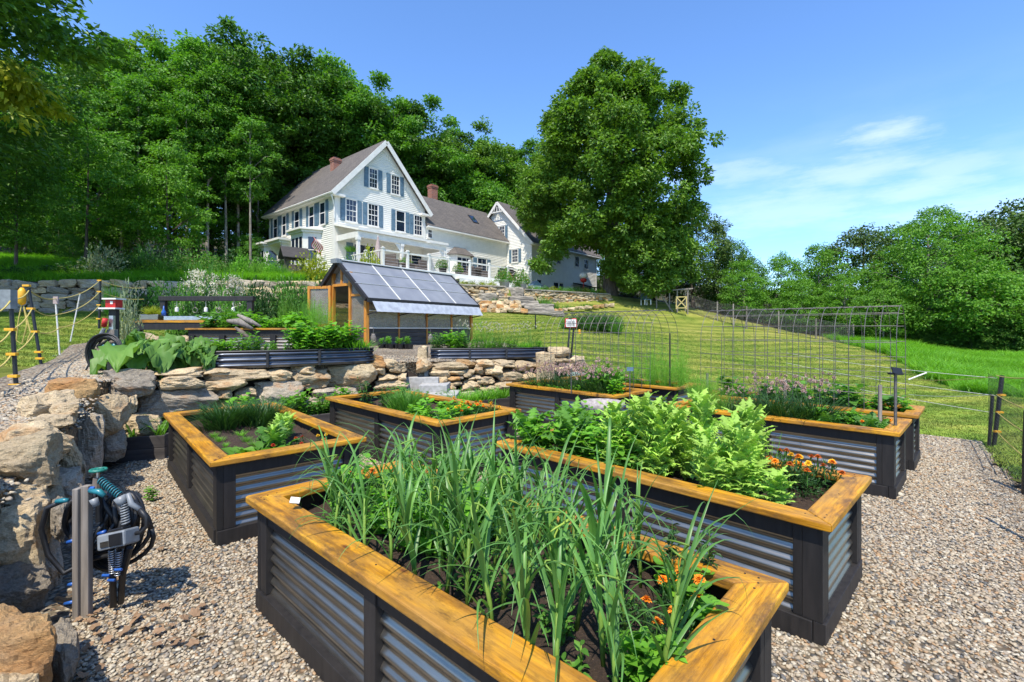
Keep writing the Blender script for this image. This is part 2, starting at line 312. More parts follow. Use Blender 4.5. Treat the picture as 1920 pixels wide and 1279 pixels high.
def turfblade():
    m, N, L, b = newmat('turf_blade'); g = N.new('ShaderNodeNewGeometry'); oi = N.new('ShaderNodeObjectInfo')
    def nz(s, d, r=.65, st=(1, 1, 1), rot=0):
        mp = N.new('ShaderNodeMapping'); mp.inputs['Scale'].default_value = st; mp.inputs['Rotation'].default_value = (0, 0, rot); L.new(g.outputs['Position'], mp.inputs[0])
        n = N.new('ShaderNodeTexNoise'); n.inputs['Scale'].default_value = s; n.inputs['Detail'].default_value = d; n.inputs['Roughness'].default_value = r; L.new(mp.outputs[0], n.inputs[0]); return n.outputs[0]
    c = ramp(N, L, nz(.45, 6), [(.32, (.15, .27, .03)), (.48, (.28, .38, .05)), (.62, (.48, .47, .10))]).outputs[0]
    mp = N.new('ShaderNodeMapping'); mp.inputs['Rotation'].default_value = (0, 0, math.radians(-22)); L.new(g.outputs['Position'], mp.inputs[0])
    wv = N.new('ShaderNodeTexWave'); wv.bands_direction = 'Y'; wv.inputs['Scale'].default_value = .24; wv.inputs['Distortion'].default_value = 2.5; wv.inputs['Detail'].default_value = 3; wv.inputs['Detail Scale'].default_value = .6
    L.new(mp.outputs[0], wv.inputs[0]); c = mixc(N, L, .8, c, ramp(N, L, wv.outputs[0], [(.3, (.55, .68, .5)), (.7, (1.05, 1.05, 1))]).outputs[0], 'MULTIPLY')
    c = mixc(N, L, .7, c, ramp(N, L, nz(2.2, 4, .6, (.25, 1.6, 1), math.radians(-22)), [(.38, (.5, .6, .45)), (.6, (1, 1, 1))]).outputs[0], 'MULTIPLY')
    c = mixc(N, L, .6, c, ramp(N, L, oi.outputs['Random'], [(0, (.4, .5, .4)), (1, (1.1, 1.1, 1.0))]).outputs[0], 'MULTIPLY')
    L.new(c, b.inputs['Base Color']); b.inputs['Roughness'].default_value = .6; b.inputs['Specular IOR Level'].default_value = .25
turfblade()
# ------------------------------------------------------------------ mesh helpers
class MB:
    def __init__(s): s.v = []; s.f = []; s.m = []; s.mi = 0
    def add(s, vs, fs):
        o = len(s.v); s.v += [tuple(x) for x in vs]
        for f in fs: s.f.append(tuple(o+i for i in f)); s.m.append(s.mi)
        return s
    def box(s, x0, y0, z0, x1, y1, z1, M=None):
        vs = [(x, y, z) for z in (z0, z1) for y in (y0, y1) for x in (x0, x1)]
        if M: vs = [M @ Vector(q) for q in vs]
        return s.add(vs, [(0, 2, 3, 1), (4, 5, 7, 6), (0, 1, 5, 4), (2, 6, 7, 3), (0, 4, 6, 2), (1, 3, 7, 5)])
    def prism(s, poly, a, b, axis='z'):
        n = len(poly)
        def mk(p, t): return (p[0], p[1], t) if axis == 'z' else ((p[0], t, p[1]) if axis == 'y' else (t, p[0], p[1]))
        vs = [mk(p, a) for p in poly]+[mk(p, b) for p in poly]
        fs = [tuple(range(n))[::-1], tuple(range(n, 2*n))]+[(i, (i+1) % n, n+(i+1) % n, n+i) for i in range(n)]
        return s.add(vs, fs)
    def tube(s, pts, r, n=8, cap=True):
        pts = [Vector(p) for p in pts]; k = len(pts); rs = r if isinstance(r, (list, tuple)) else [r]*k
        rings = []; up = None
        for i, p in enumerate(pts):
            d = (pts[min(i+1, k-1)]-pts[max(i-1, 0)])
            if d.length < 1e-9: d = Vector((0, 0, 1))
            d.normalize()
            if up is None: up = Vector((0, 0, 1)) if abs(d.z) < .9 else Vector((1, 0, 0))
            a = up.cross(d)
            if a.length < 1e-4: a = Vector((1, 0, 0)).cross(d)
            a.normalize(); bb = d.cross(a); up = bb
            rings.append([p+(a*math.cos(2*PI*j/n)+bb*math.sin(2*PI*j/n))*rs[i] for j in range(n)])
        vs = [q for rg in rings for q in rg]
        fs = [(i*n+j, i*n+(j+1) % n, (i+1)*n+(j+1) % n, (i+1)*n+j) for i in range(k-1) for j in range(n)]
        if cap: fs += [tuple(range(n))[::-1], tuple(range((k-1)*n, k*n))]
        return s.add(vs, fs)
    def lathe(s, prof, n=20, c=(0, 0, 0), wob=None):
        vs = []; k = len(prof)
        for r, z in prof:
            for j in range(n):
                a = 2*PI*j/n; rr = r*(1+(wob(a, z) if wob else 0)); vs.append((c[0]+rr*math.cos(a), c[1]+rr*math.sin(a), c[2]+z))
        fs = [(i*n+j, i*n+(j+1) % n, (i+1)*n+(j+1) % n, (i+1)*n+j) for i in range(k-1) for j in range(n)]
        fs += [tuple(range(n))[::-1], tuple(range((k-1)*n, k*n))]
        return s.add(vs, fs)
    def build(s, name, mat, parent=None, smooth=False, bevel=0, uv=None):
        me = bpy.data.meshes.new(name); me.from_pydata(s.v, [], s.f)
        mats = mat if isinstance(mat, (list, tuple)) else [mat]
        for x in mats: me.materials.append(MATS[x])
        if len(mats) > 1: me.polygons.foreach_set('material_index', s.m)
        me.polygons.foreach_set('use_smooth', [smooth]*len(me.polygons)); me.update()
        if uv: boxuv(me, uv)
        o = bpy.data.objects.new(name, me); C.objects.link(o)
        if parent: o.parent = parent
        if bevel:
            b = o.modifiers.new('bevel', 'BEVEL'); b.width = bevel; b.segments = 2; b.limit_method = 'ANGLE'
        return o
def boxuv(me, mode):
    uvl = me.uv_layers.new(name='uv'); 
    for p in me.polygons:
        n = p.normal; 
        if abs(n.z) > .95: ax = (Vector((1, 0, 0)), Vector((0, 1, 0)))
        else:
            u = Vector((0, 0, 1)).cross(n).normalized(); ax = (u, n.cross(u))
        for li in p.loop_indices:
            q = me.vertices[me.loops[li].vertex_index].co; uvl.data[li].uv = (q.dot(ax[0]), q.dot(ax[1]))
def tag(o, label=None, cat=None, group=None, kind=None):
    if label: o['label'] = label
    if cat: o['category'] = cat
    if group: o['group'] = group
    if kind: o['kind'] = kind
    return o
def thing(name, label, cat, loc=(0, 0, 0), rz=0, group=None):
    o = bpy.data.objects.new(name, None); C.objects.link(o); o.empty_display_size = .1
    o.location = loc; o.rotation_euler = (0, 0, rz); return tag(o, label, cat, group)
def dup(root, loc=None, rz=None, scale=None, label=None, group=None):
    r = root.copy(); C.objects.link(r)
    if loc is not None: r.location = loc
    if rz is not None: r.rotation_euler = (0, 0, rz)
    if scale is not None: r.scale = scale if hasattr(scale, '__len__') else (scale,)*3
    if label: r['label'] = label
    if group: r['group'] = group
    for ch in root.children:
        c = ch.copy(); C.objects.link(c); c.parent = r
        for g in ch.children:
            d = g.copy(); C.objects.link(d); d.parent = c
    return r
def npmesh(name, V, Fq, mats, midx=None, smooth=False, parent=None, link=True):
    """V (n,3), Fq (m,k) with constant k"""
    me = bpy.data.meshes.new(name); V = np.asarray(V, np.float32); Fq = np.asarray(Fq, np.int32)
    m, k = Fq.shape
    me.vertices.add(len(V)); me.vertices.foreach_set('co', V.ravel())
    me.loops.add(m*k); me.loops.foreach_set('vertex_index', Fq.ravel())
    me.polygons.add(m); me.polygons.foreach_set('loop_start', np.arange(m, dtype=np.int32)*k)
    try: me.polygons.foreach_set('loop_total', np.full(m, k, np.int32))
    except Exception: pass
    mats = mats if isinstance(mats, (list, tuple)) else [mats]
    for x in mats: me.materials.append(MATS[x])
    if midx is not None: me.polygons.foreach_set('material_index', np.asarray(midx, np.int32))
    me.polygons.foreach_set('use_smooth', np.full(m, smooth)); me.update(calc_edges=True)
    o = bpy.data.objects.new(name, me)
    if link: C.objects.link(o)
    if parent: o.parent = parent
    return o
def nrm(a): return a/np.maximum(np.linalg.norm(a, axis=-1, keepdims=True), 1e-9)
# leaf templates: x along the leaf, y across, z up
T_LEAF = (np.array([[0, 0, 0], [.45, .5, .10], [1, 0, -.08], [.45, -.5, .10]]), np.array([[0, 1, 2, 3]]))
T_OVATE = (np.array([[0, 0, 0], [.25, .42, .10], [.62, .42, .08], [1, 0, -.14], [.62, -.42, .08], [.25, -.42, .10], [.5, 0, .0]]),
           np.array([[0, 6, 2, 1], [6, 3, 2, 2], [0, 5, 4, 6], [6, 4, 3, 3]]))
T_NEEDLE = (np.array([[0, .5, 0], [1, .1, -.1], [1, -.1, -.1], [0, -.5, 0]]), np.array([[0, 1, 2, 3]]))
def T_BLADE(curve=.5, n=5):
    V = []; 
    for i in range(n+1):
        t = i/n; wd = .5*(1-t**2.2)+.02; x = math.sin(t*curve)/curve if curve else t; z = -(1-math.cos(t*curve))/curve if curve else 0
        V += [(x, wd, z), (x, -wd, z)]
    return (np.array(V), np.array([[2*i, 2*i+2, 2*i+3, 2*i+1] for i in range(n)]))
def T_DISC(n=10):
    V = [(.5, 0, -.1)]+[(.5+.5*math.cos(2*PI*i/n)*(1+.05*math.sin(5*i)), .5*math.sin(2*PI*i/n), .06*math.sin(3*i)) for i in range(n)]
    return (np.array(V), np.array([[0, 1+i, 1+(i+1) % n, 0] for i in range(n)]))
def scatter(T, pos, X, Z, sx, sy, sz=None):
    """place template copies; X leaf direction, Z leaf normal"""
    TV, TF = T; n = len(pos); X = nrm(X); Y = nrm(np.cross(Z, X)); Zn = np.cross(X, Y)
    sx = np.broadcast_to(sx, (n,)); sy = np.broadcast_to(sy, (n,)); sz = sx if sz is None else np.broadcast_to(sz, (n,))
    V = pos[:, None, :]+TV[None, :, 0:1]*X[:, None, :]*sx[:, None, None]+TV[None, :, 1:2]*Y[:, None, :]*sy[:, None, None]+TV[None, :, 2:3]*Zn[:, None, :]*sz[:, None, None]
    k = TV.shape[0]
    F = (TF[None]+(np.arange(n)*k)[:, None, None]).reshape(-1, TF.shape[1])
    return V.reshape(-1, 3), F
def fixquads(F):
    # quads with a repeated index become proper through separate tri handling: drop them to (a,b,c,c) is illegal, so split meshes
    F = np.asarray(F); bad = (F[:, 2] == F[:, 3]) | (F[:, 0] == F[:, 3])
    return F[~bad], np.where((F[bad][:, 0] == F[bad][:, 3])[:, None], F[bad][:, :3], F[bad][:, :3])
class LB:
    """collects scattered leaves with material slots, builds one mesh of quads + tris"""
    def __init__(s): s.V = []; s.F = []; s.M = []; s.n = 0
    def add(s, VF, mi=0):
        V, F = VF; s.V.append(np.asarray(V, float)); s.F.append(np.asarray(F)+s.n); s.M.append(np.full(len(F), mi)); s.n += len(V); return s
    def addmb(s, mb, mi=0):
        n = s.n; s.V.append(np.array(mb.v, float)); s.n += len(mb.v)
        q = [];
        for f in mb.f:
            if len(f) == 4: q.append([i+n for i in f])
            elif len(f) == 3: q.append([f[0]+n, f[1]+n, f[2]+n, f[2]+n])
            else:
                for i in range(1, len(f)-1): q.append([f[0]+n, f[i]+n, f[i+1]+n, f[i+1]+n])
        s.F.append(np.array(q)); s.M.append(np.full(len(q), mi)); return s
    def build(s, name, mats, parent=None, smooth=False, link=True):
        V = np.concatenate(s.V); F = np.concatenate(s.F); M = np.concatenate(s.M)
        tri = (F[:, 2] == F[:, 3]) | (F[:, 0] == F[:, 3]); Fq = F[~tri]; Ft = F[tri][:, :3]
        me = bpy.data.meshes.new(name); me.vertices.add(len(V)); me.vertices.foreach_set('co', V.astype(np.float32).ravel())
        lp = np.concatenate([Fq.ravel(), Ft.ravel()]).astype(np.int32); me.loops.add(len(lp)); me.loops.foreach_set('vertex_index', lp)
        nq, ntr = len(Fq), len(Ft); me.polygons.add(nq+ntr)
        ls = np.concatenate([np.arange(nq)*4, nq*4+np.arange(ntr)*3]).astype(np.int32); me.polygons.foreach_set('loop_start', ls)
        mats = mats if isinstance(mats, (list, tuple)) else [mats]
        for x in mats: me.materials.append(MATS[x])
        me.polygons.foreach_set('material_index', np.concatenate([M[~tri], M[tri]]).astype(np.int32))
        me.polygons.foreach_set('use_smooth', np.full(nq+ntr, smooth)); me.update(calc_edges=True); me.validate()
        o = bpy.data.objects.new(name, me)
        if link: C.objects.link(o)
        if parent: o.parent = parent
        return o
def rdir(n, rng, zlo=-1, zhi=1):
    a = rng.uniform(0, 2*PI, n); z = rng.uniform(zlo, zhi, n); r = np.sqrt(np.maximum(0, 1-z*z)); return np.stack([r*np.cos(a), r*np.sin(a), z], 1)
# ------------------------------------------------------------------ terrain
def tps(pts, lam=.02):
    A = np.array(pts, float); n = len(A); X = A[:, :2]/10; z = A[:, 2]
    d = np.linalg.norm(X[:, None]-X[None], axis=2); K = np.where(d > 0, d*d*np.log(np.maximum(d, 1e-9)), 0)+lam*np.eye(n)
    Pm = np.hstack([np.ones((n, 1)), X]); M = np.block([[K, Pm], [Pm.T, np.zeros((3, 3))]])
    w = np.linalg.solve(M, np.concatenate([z, np.zeros(3)]))
    def f(x, y):
        x = np.asarray(x, float)/10; y = np.asarray(y, float)/10; sh = x.shape; q = np.stack([x.ravel(), y.ravel()], 1)
        dd = np.linalg.norm(q[:, None]-X[None], axis=2); U = np.where(dd > 0, dd*dd*np.log(np.maximum(dd, 1e-9)), 0)
        return (U@w[:n]+w[n]+q@w[n+1:]).reshape(sh)
    return f
LOW = [(-8, 8.5, 1.06), (-5.4, 7.4, 1.02), (-3, 9.6, 1.0), (-1, 11.2, 1.0), (1.2, 11.9, .93), (-4.7, 14.2, 1.12), (-2, 19, 1.12), (-10, 13, 1.35), (-5.6, 6, .97), (-4.6, 4.7, .86),
 (-3.9, 3.2, .72), (-3.4, 1.5, .6), (-6, 3, .92), (-5.1, 4.75, .98), (-9, 5, 1.1), (-4, -2, .55), (-12, 9, 1.35), (-15, 14, 1.9), (-18, 17, 2.1), (-21, 20, 2.2), (-16, 22.7, 2.5), (-11, 25, 2.75),
 (-4, 28, 2.5), (2.4, 11.6, .45), (3.4, 10.4, .03), (5, 9, -.02), (6.9, 6.9, -.02), (9, 5, -.05), (8, 0, 0), (0, -6, 0), (6, 14, .12), (12, 12, -.2), (15, 14.8, -.3), (20, 18, -.3), (21, 25.4, .2), (33.6, 32, -.1), (30.5, 35, .5),
 (3.75, 24, 1.85), (.9, 13.6, .95), (1.5, 18, 1.2), (9.5, 25, .75), (13.4, 36, 2.2), (15.2, 40, 3.2), (10, 40, 4.0), (1, 30, 2.55), (-.5, 29, 2.55), (.8, 33, 3.2), (7.85, 38, 3.75), (18.7, 38, 2.1), (22.8, 34, .8),
 (8.9, 40.7, 4.3), (12, 50, 4.2), (25, 50, 1.6), (45, 40, .2), (45, 15, -.6), (60, 60, 1), (25, 5, -.5), (-30, 5, 1.5), (-30, 14, 2.3), (-50, 0, 2), (0, 80, 7), (40, 90, 4), (-60, 30, 6), (4, 30, 2.3), (16, 30, 1.1)]
UP = [(-22.5, 21.8, 3.72), (-30, 18, 3.6), (-11.6, 26.8, 4.35), (-8, 28.8, 4.5), (-3.6, 31.2, 4.45), (.8, 34.6, 4.45), (7.85, 39.4, 4.5), (-12.6, 32, 5.0), (-5, 33, 4.8), (1.9, 43, 4.9), (9, 46, 4.6), (-25, 27, 5.0), (-20.9, 41, 6.6),
 (-30, 40, 7.2), (-50, 45, 10), (-12, 60, 9), (10, 60, 7), (-40, 70, 13), (-20, 90, 14), (12, 43, 4.4), (20, 60, 5), (60, 90, 5), (-50, 20, 5)]
f_low, f_up = tps(LOW), tps(UP)
WP = np.array([(-60, 10), (-30, 18), (-22.5, 21), (-11.6, 26), (-3.57, 30.4), (-.45, 32), (.8, 34), (7.85, 38.8), (14, 43), (60, 60)], float)
def hill(x, y):
    x = np.asarray(x, float); y = np.asarray(y, float)
    s = y-np.interp(x, WP[:, 0], WP[:, 1]); wd = np.clip(.25+(x-7.9)*1.6, .25, 8)
    t = np.clip(s/wd*.5+.5, 0, 1); t = t*t*(3-2*t)
    return f_low(x, y)*(1-t)+f_up(x, y)*t
def hz(x, y): return float(hill(np.array([x]), np.array([y]))[0])
# wall line of the lower terrace (the gravel court lies inside it)
COURT = [(-2.0, -3), (-1.85, 1.0), (-2.45, 2.6), (-4.75, 5.9), (-4.9, 6.5), (-3.1, 8.5), (-1.2, 9.75), (.94, 10.6), (1.75, 10.9), (2.9, 11.0), (6.85, 7.0), (5.2, 4.87), (1.5, .5), (0, -3)]
COURT = [(-2.0, -3), (-1.85, 1.0), (-2.45, 2.6), (-4.75, 5.9), (-4.9, 6.5), (-3.1, 8.5), (-1.2, 9.75), (.94, 10.6), (1.75, 10.9), (2.9, 11.0), (6.85, 7.0), (5.25, 4.87), (3.2, 2.2), (1.4, -.5), (0, -3)]
def inpoly(x, y, poly):
    x = np.asarray(x); y = np.asarray(y); r = np.zeros(x.shape, bool); n = len(poly)
    for i in range(n):
        x1, y1 = poly[i]; x2, y2 = poly[(i+1) % n]
        c = ((y1 > y) != (y2 > y)) & (x < (x2-x1)*(y-y1)/((y2-y1) if y2 != y1 else 1e-9)+x1); r ^= c
    return r
def grid(xs, ys, cut=None):
    X, Y = np.meshgrid(xs, ys); Z = hill(X, Y); n, m = X.shape
    V = np.stack([X.ravel(), Y.ravel(), Z.ravel()], 1)
    i, j = np.meshgrid(np.arange(n-1), np.arange(m-1), indexing='ij'); a = (i*m+j).ravel()
    F = np.stack([a, a+1, a+m+1, a+m], 1)
    return V, F
xs = np.concatenate([np.arange(-160, -30, 5), np.arange(-30, -8, .6), np.arange(-8, 9, .2), np.arange(9, 30, .7), np.arange(30, 165, 5)])
ys = np.concatenate([np.arange(-30, -4, 4), np.arange(-4, 13, .2), np.arange(13, 50, .35), np.arange(50, 230, 6)])
V, Fq = grid(xs, ys)
cx = V[Fq].mean(1)
CUT = [(-2.6, -4), (-2.6, 1.0), (-3.2, 2.5), (-5.5, 5.7), (-5.6, 6.9), (-3.5, 9.15), (-1.5, 10.4), (.8, 11.15), (1.9, 11.3), (2.9, 11.0), (6.85, 7.0), (5.25, 4.87), (3.2, 2.2), (1.4, -.5), (0, -4)]
A1 = [(-3.0, -1.5), (-4.1, 1), (-4.9, 3.6), (-5.7, 5.0), (-8.1, 8.4), (-10, 10.8), (-10.6, 13.2), (-8.4, 15.4), (-5.6, 16.4), (-2, 19.4), (-.6, 18.2), (.7, 14.4), (1.5, 12.2)]
A0 = [(-2.35, -1.5), (-2.3, 1), (-2.9, 2.6), (-3.9, 4.2), (-5.1, 5.8), (-5.25, 6.6), (-4.4, 7.65), (-3.4, 8.7), (-2.3, 9.5), (-1.3, 10.1), (-.2, 10.55), (.6, 10.85), (1.3, 11.2)]
court = inpoly(cx[:, 0], cx[:, 1], CUT) | inpoly(cx[:, 0], cx[:, 1], A0+[(x-(.35 if x < 0 else .2)*-1, y-.3) for x, y in A1][::-1])
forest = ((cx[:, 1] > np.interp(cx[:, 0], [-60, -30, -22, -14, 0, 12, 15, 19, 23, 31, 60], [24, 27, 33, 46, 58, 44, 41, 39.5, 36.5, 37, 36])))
mead = (~forest) & (cx[:, 0] > np.interp(cx[:, 1], [0, 10, 14, 25.4, 37], [30, 19, 13.2, 20.0, 24]))
upl = (~forest) & (cx[:, 1] > np.interp(cx[:, 0], WP[:, 0], WP[:, 1])) & (cx[:, 0] < -12)
def sub(name, mask, mat):
    Fm = Fq[mask]; u, inv = np.unique(Fm, return_inverse=True)
    return tag(npmesh(name, V[u], inv.reshape(Fm.shape), mat, smooth=True), kind='structure')
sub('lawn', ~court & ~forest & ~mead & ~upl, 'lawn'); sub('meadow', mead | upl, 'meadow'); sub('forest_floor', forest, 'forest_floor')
# court gravel: one flat sheet, its edge runs under the wall stones
mb = MB(); mb.add([(x, y, -.0) for x, y in [(-2.5, -3.2), (-2.5, 1.0), (-3.0, 2.6), (-5.3, 5.9), (-5.4, 6.7), (-3.4, 8.9), (-1.4, 10.2), (.8, 11), (1.9, 11.2), (2.95, 11.05), (6.9, 7.02), (5.28, 4.85), (3.25, 2.15), (1.45, -.55), (.2, -3.2)]], [tuple(range(15))[::-1]])
tag(mb.build('gravel_court', 'gravel'), kind='structure')
# upper gravel terrace: lofted sheet
def resamp(p, n):
    p = np.array(p, float); d = np.concatenate([[0], np.cumsum(np.linalg.norm(np.diff(p, axis=0), axis=1))]); t = np.linspace(0, d[-1], n)
    return np.stack([np.interp(t, d, p[:, 0]), np.interp(t, d, p[:, 1])], 1)
n1, n2 = 120, 40; a = np.array([np.interp(np.linspace(0, 12, n1), range(13), [q[k] for q in A0]) for k in (0, 1)]).T; b = np.array([np.interp(np.linspace(0, 12, n1), range(13), [q[k] for q in A1]) for k in (0, 1)]).T
TERR = [tuple(q) for q in a.tolist()]+[tuple(q) for q in b.tolist()][::-1]
t = np.linspace(0, 1, n2)[None, :, None]; G = a[:, None]*(1-t)+b[:, None]*t; G = G.reshape(-1, 2)
Z = hill(G[:, 0], G[:, 1])+.03+.012*np.sin(G[:, 0]*5)*np.cos(G[:, 1]*4)
i, j = np.meshgrid(np.arange(n1-1), np.arange(n2-1), indexing='ij'); k = (i*n2+j).ravel()
nv = len(G); e_ = np.arange(n1)*n2; V3 = np.vstack([np.column_stack([G, Z]), np.column_stack([G[e_], Z[e_]-.8])]); m_ = np.arange(n1-1); sk_ = np.stack([e_[m_], e_[m_+1], nv+m_+1, nv+m_], 1)
tag(npmesh('gravel_terrace', V3, np.vstack([np.stack([k, k+1, k+n2+1, k+n2], 1)[:, ::-1], sk_]), 'gravel', smooth=True), kind='structure')

# ------------------------------------------------------------------ loose stones (geometry-node instances)
def gn_instances(name, pts, scl, col, kind='stuff', tilt=.5, fullrot=False, collection=None):
    me = bpy.data.meshes.new(name); me.vertices.add(len(pts)); me.vertices.foreach_set('co', np.asarray(pts, np.float32).ravel()); me.update()
    at = me.attributes.new('scl', 'FLOAT', 'POINT'); at.data.foreach_set('value', np.asarray(scl, np.float32))
    o = bpy.data.objects.new(name, me); C.objects.link(o); tag(o, kind=kind)
    g = bpy.data.node_groups.new(name, 'GeometryNodeTree'); g.interface.new_socket('Geometry', in_out='INPUT', socket_type='NodeSocketGeometry'); g.interface.new_socket('Geometry', in_out='OUTPUT', socket_type='NodeSocketGeometry')
    n = g.nodes; l = g.links; gi = n.new('NodeGroupInput'); go = n.new('NodeGroupOutput'); m2p = n.new('GeometryNodeMeshToPoints'); iop = n.new('GeometryNodeInstanceOnPoints')
    ci = n.new('GeometryNodeCollectionInfo'); ci.inputs['Collection'].default_value = collection; ci.inputs['Separate Children'].default_value = True; ci.inputs['Reset Children'].default_value = True
    rv = n.new('FunctionNodeRandomValue'); rv.data_type = 'FLOAT_VECTOR'
    if fullrot: rv.inputs[0].default_value = (-3.1, -3.1, -3.1); rv.inputs[1].default_value = (3.1, 3.1, 3.1)
    else: rv.inputs[0].default_value = (-tilt, -tilt, -3.1416); rv.inputs[1].default_value = (tilt, tilt, 3.1416)
    na = n.new('GeometryNodeInputNamedAttribute'); na.data_type = 'FLOAT'; na.inputs[0].default_value = 'scl'
    l.new(gi.outputs[0], m2p.inputs[0]); l.new(m2p.outputs[0], iop.inputs['Points']); l.new(ci.outputs[0], iop.inputs['Instance'])
    iop.inputs['Pick Instance'].default_value = True; l.new(rv.outputs[0], iop.inputs['Rotation']); l.new(na.outputs[0], iop.inputs['Scale']); l.new(iop.outputs[0], go.inputs[0])
    md = o.modifiers.new('scatter', 'NODES'); md.node_group = g
    return o
def stone_mesh(name, seed, sub=2, box=.5, disp=.16, cuts=5, mat='fieldstone', size=(1, 1, 1)):
    """unit stone (about -0.5..0.5) with flat facets and rough skin"""
    rng = np.random.default_rng(seed); bm = bmesh.new(); bmesh.ops.create_cube(bm, size=1)
    bmesh.ops.subdivide_edges(bm, edges=bm.edges[:], cuts=sub, use_grid_fill=True)
    from mathutils import noise
    pl = [(Vector(rdir(1, rng)[0]), rng.uniform(.36, .5)) for _ in range(cuts)]; st_ = rng.uniform(9, 15)
    off = Vector(rng.uniform(0, 50, 3))
    for v in bm.verts:
        c = v.co*2; s = c.normalized(); p = (c*box+s*1.08*(1-box))*.5
        for n_, d_ in pl:
            q = p.dot(n_)-d_
            if q > 0: p -= n_*q*.97
        nn = noise.noise(p*2.2+off)*disp+noise.noise(p*5.5+off)*disp*.45
        if sub > 5: nn += noise.noise(p*13+off)*disp*.22+noise.noise(p*30+off)*disp*.12; nn += .005*math.sin((p.z+p.x*.25+noise.noise(p*2+off)*.25)*st_*2)
        p += s*nn; v.co = Vector((p.x*size[0], p.y*size[1], p.z*size[2]))
    me = bpy.data.meshes.new(name); bm.to_mesh(me); bm.free(); me.materials.append(MATS[mat])
    me.update(); return me
pebs = bpy.data.collections.new('pebble_kit')
for k in range(7):
    me = stone_mesh('pebble', 100+k, 1, .25, .22, 4, 'pebble', (1, .74, .5)); me.polygons.foreach_set('use_smooth', [True]*len(me.polygons)); pebs.objects.link(bpy.data.objects.new('pebble', me))
# ------------------------------------------------------------------ raised beds
BH = .66
BEDS = {}
def bed_solid():
    pass
def oriented(name, mb, mat, parent, x, y, ang, bevel=0, smooth=False, z=0):
    o = mb.build(name, mat, parent, bevel=bevel, smooth=smooth); o.location = (x, y, z); o.rotation_euler = (0, 0, ang); return o
def raised_bed(key, F, ang, W, Ln, label, rim=.145, h=BH, soil=.12):
    t = thing('raised_bed', label, 'raised bed', (F[0], F[1], 0), ang, 'raised garden beds with corrugated sides'); BEDS[key] = (F, ang, W, Ln, h-soil)
    corners = [((0, 0), 0, W), ((W, 0), PI/2, Ln), ((W, Ln), PI, W), ((0, Ln), -PI/2, Ln)]
    rw = rim; o = .05
    for (cx_, cy_), a, ln in corners:
        g = .0015
        mb = MB(); mb.prism([(g, 0), (ln-g, 0), (ln-rw-g, rw), (rw+g, rw)], 0, .042); oriented('rim_board', mb, 'stained_wood', t, cx_, cy_, a, bevel=.007, z=h-.042)
        if key in 'DEAF':
            for fx in (rw*.62, rw*.95, ln-rw*.95, ln-rw*.62, ln*.5): mb = MB().lathe([(.0045, 0), (.0045, .002)], 8, (fx, rw*(.35 if fx < ln*.3 else .55), .0415)); oriented('screw', mb, 'charcoal_wood', t, cx_, cy_, a, z=h-.042)
        # seated in the side's own frame
        mb = MB().box(.145, o+.012, h-.145, ln-.145, o+.05, h-.043); oriented('top_rail', mb, 'charcoal_wood', t, cx_, cy_, a, bevel=.003)
        mb = MB().box(o+.002, o-.012, .0, ln-o-.047, o+.045, .115); oriented('base_rail', mb, 'charcoal_wood', t, cx_, cy_, a, bevel=.003)
        mb = MB().box(o, o, .116, o+.045, o+.095, h-.043); oriented('post', mb, 'charcoal_wood', t, cx_, cy_, a, bevel=.003)
        mb = MB().box(o+.046, o+.001, .116, o+.13, o+.045, h-.043); oriented('post_board', mb, 'charcoal_wood', t, cx_, cy_, a, bevel=.003)
        mb = MB().box(ln-o-.14, o+.001, .116, ln-o-.096, o+.045, h-.043); oriented('post_board', mb, 'charcoal_wood', t, cx_, cy_, a, bevel=.003)
        spans = [(o+.13, ln-o-.14)]
        if ln > 1.6:
            m_ = ln/2; spans = [(o+.13, m_-.045), (m_+.045, ln-o-.14)]
            mb = MB().box(m_-.045, o+.003, .116, m_+.045, o+.046, h-.043); oriented('middle_post', mb, 'charcoal_wood', t, cx_, cy_, a, bevel=.003)
        for x0, x1 in spans:
            nz_ = 60; zz = np.linspace(.1, h-.06, nz_); yy = o+.036+.0095*np.sin(2*PI*zz/.066); xn = 2
            Vp = np.concatenate([np.stack([np.full(nz_, x), yy, zz], 1) for x in (x0, x1)]); kk = np.arange(nz_-1)
            ob = npmesh('corrugated_panel', Vp, np.stack([kk, kk+nz_, kk+nz_+1, kk+1], 1), 'galvanised', smooth=True, parent=t); ob.location = (cx_, cy_, 0); ob.rotation_euler = (0, 0, a)
    nx, ny = max(8, int(W/.05)), int(Ln/.05); gx, gy = np.meshgrid(np.linspace(.08, W-.08, nx), np.linspace(.08, Ln-.08, ny))
    zz = h-soil+.014*np.sin(gx*17+gy*5)+.012*np.sin(gy*13-gx*7)+RNG.normal(0, .006, gx.shape)
    i, j = np.meshgrid(np.arange(ny-1), np.arange(nx-1), indexing='ij'); k_ = (i*nx+j).ravel()
    npmesh('soil', np.stack([gx.ravel(), gy.ravel(), zz.ravel()], 1), np.stack([k_, k_+1, k_+nx+1, k_+nx], 1), 'soil', smooth=True, parent=t)
    return t
def bp(key, u, v, z=None):
    """u metres along the long side from corner F, v metres across"""
    F, a, W, Ln, sz = BEDS[key]; x, y = v, u
    return Vector((F[0]+x*math.cos(a)-y*math.sin(a), F[1]+x*math.sin(a)+y*math.cos(a), sz if z is None else z))
D2 = math.radians
raised_bed('D', (.324, 1.053), D2(47), 1.12, 2.607, 'nearest raised bed, orange stained rim, packed with tall garlic plants', rim=.155)
raised_bed('A', (-2.241, 3.544), D2(42), 1.23, 2.81, 'raised bed beside the left boulder wall with mostly bare soil and dark red marigolds')
raised_bed('B', (-.777, 5.006), D2(45), 1.27, 2.76, 'raised bed at the foot of the stone steps with nasturtiums and yellow marigolds')
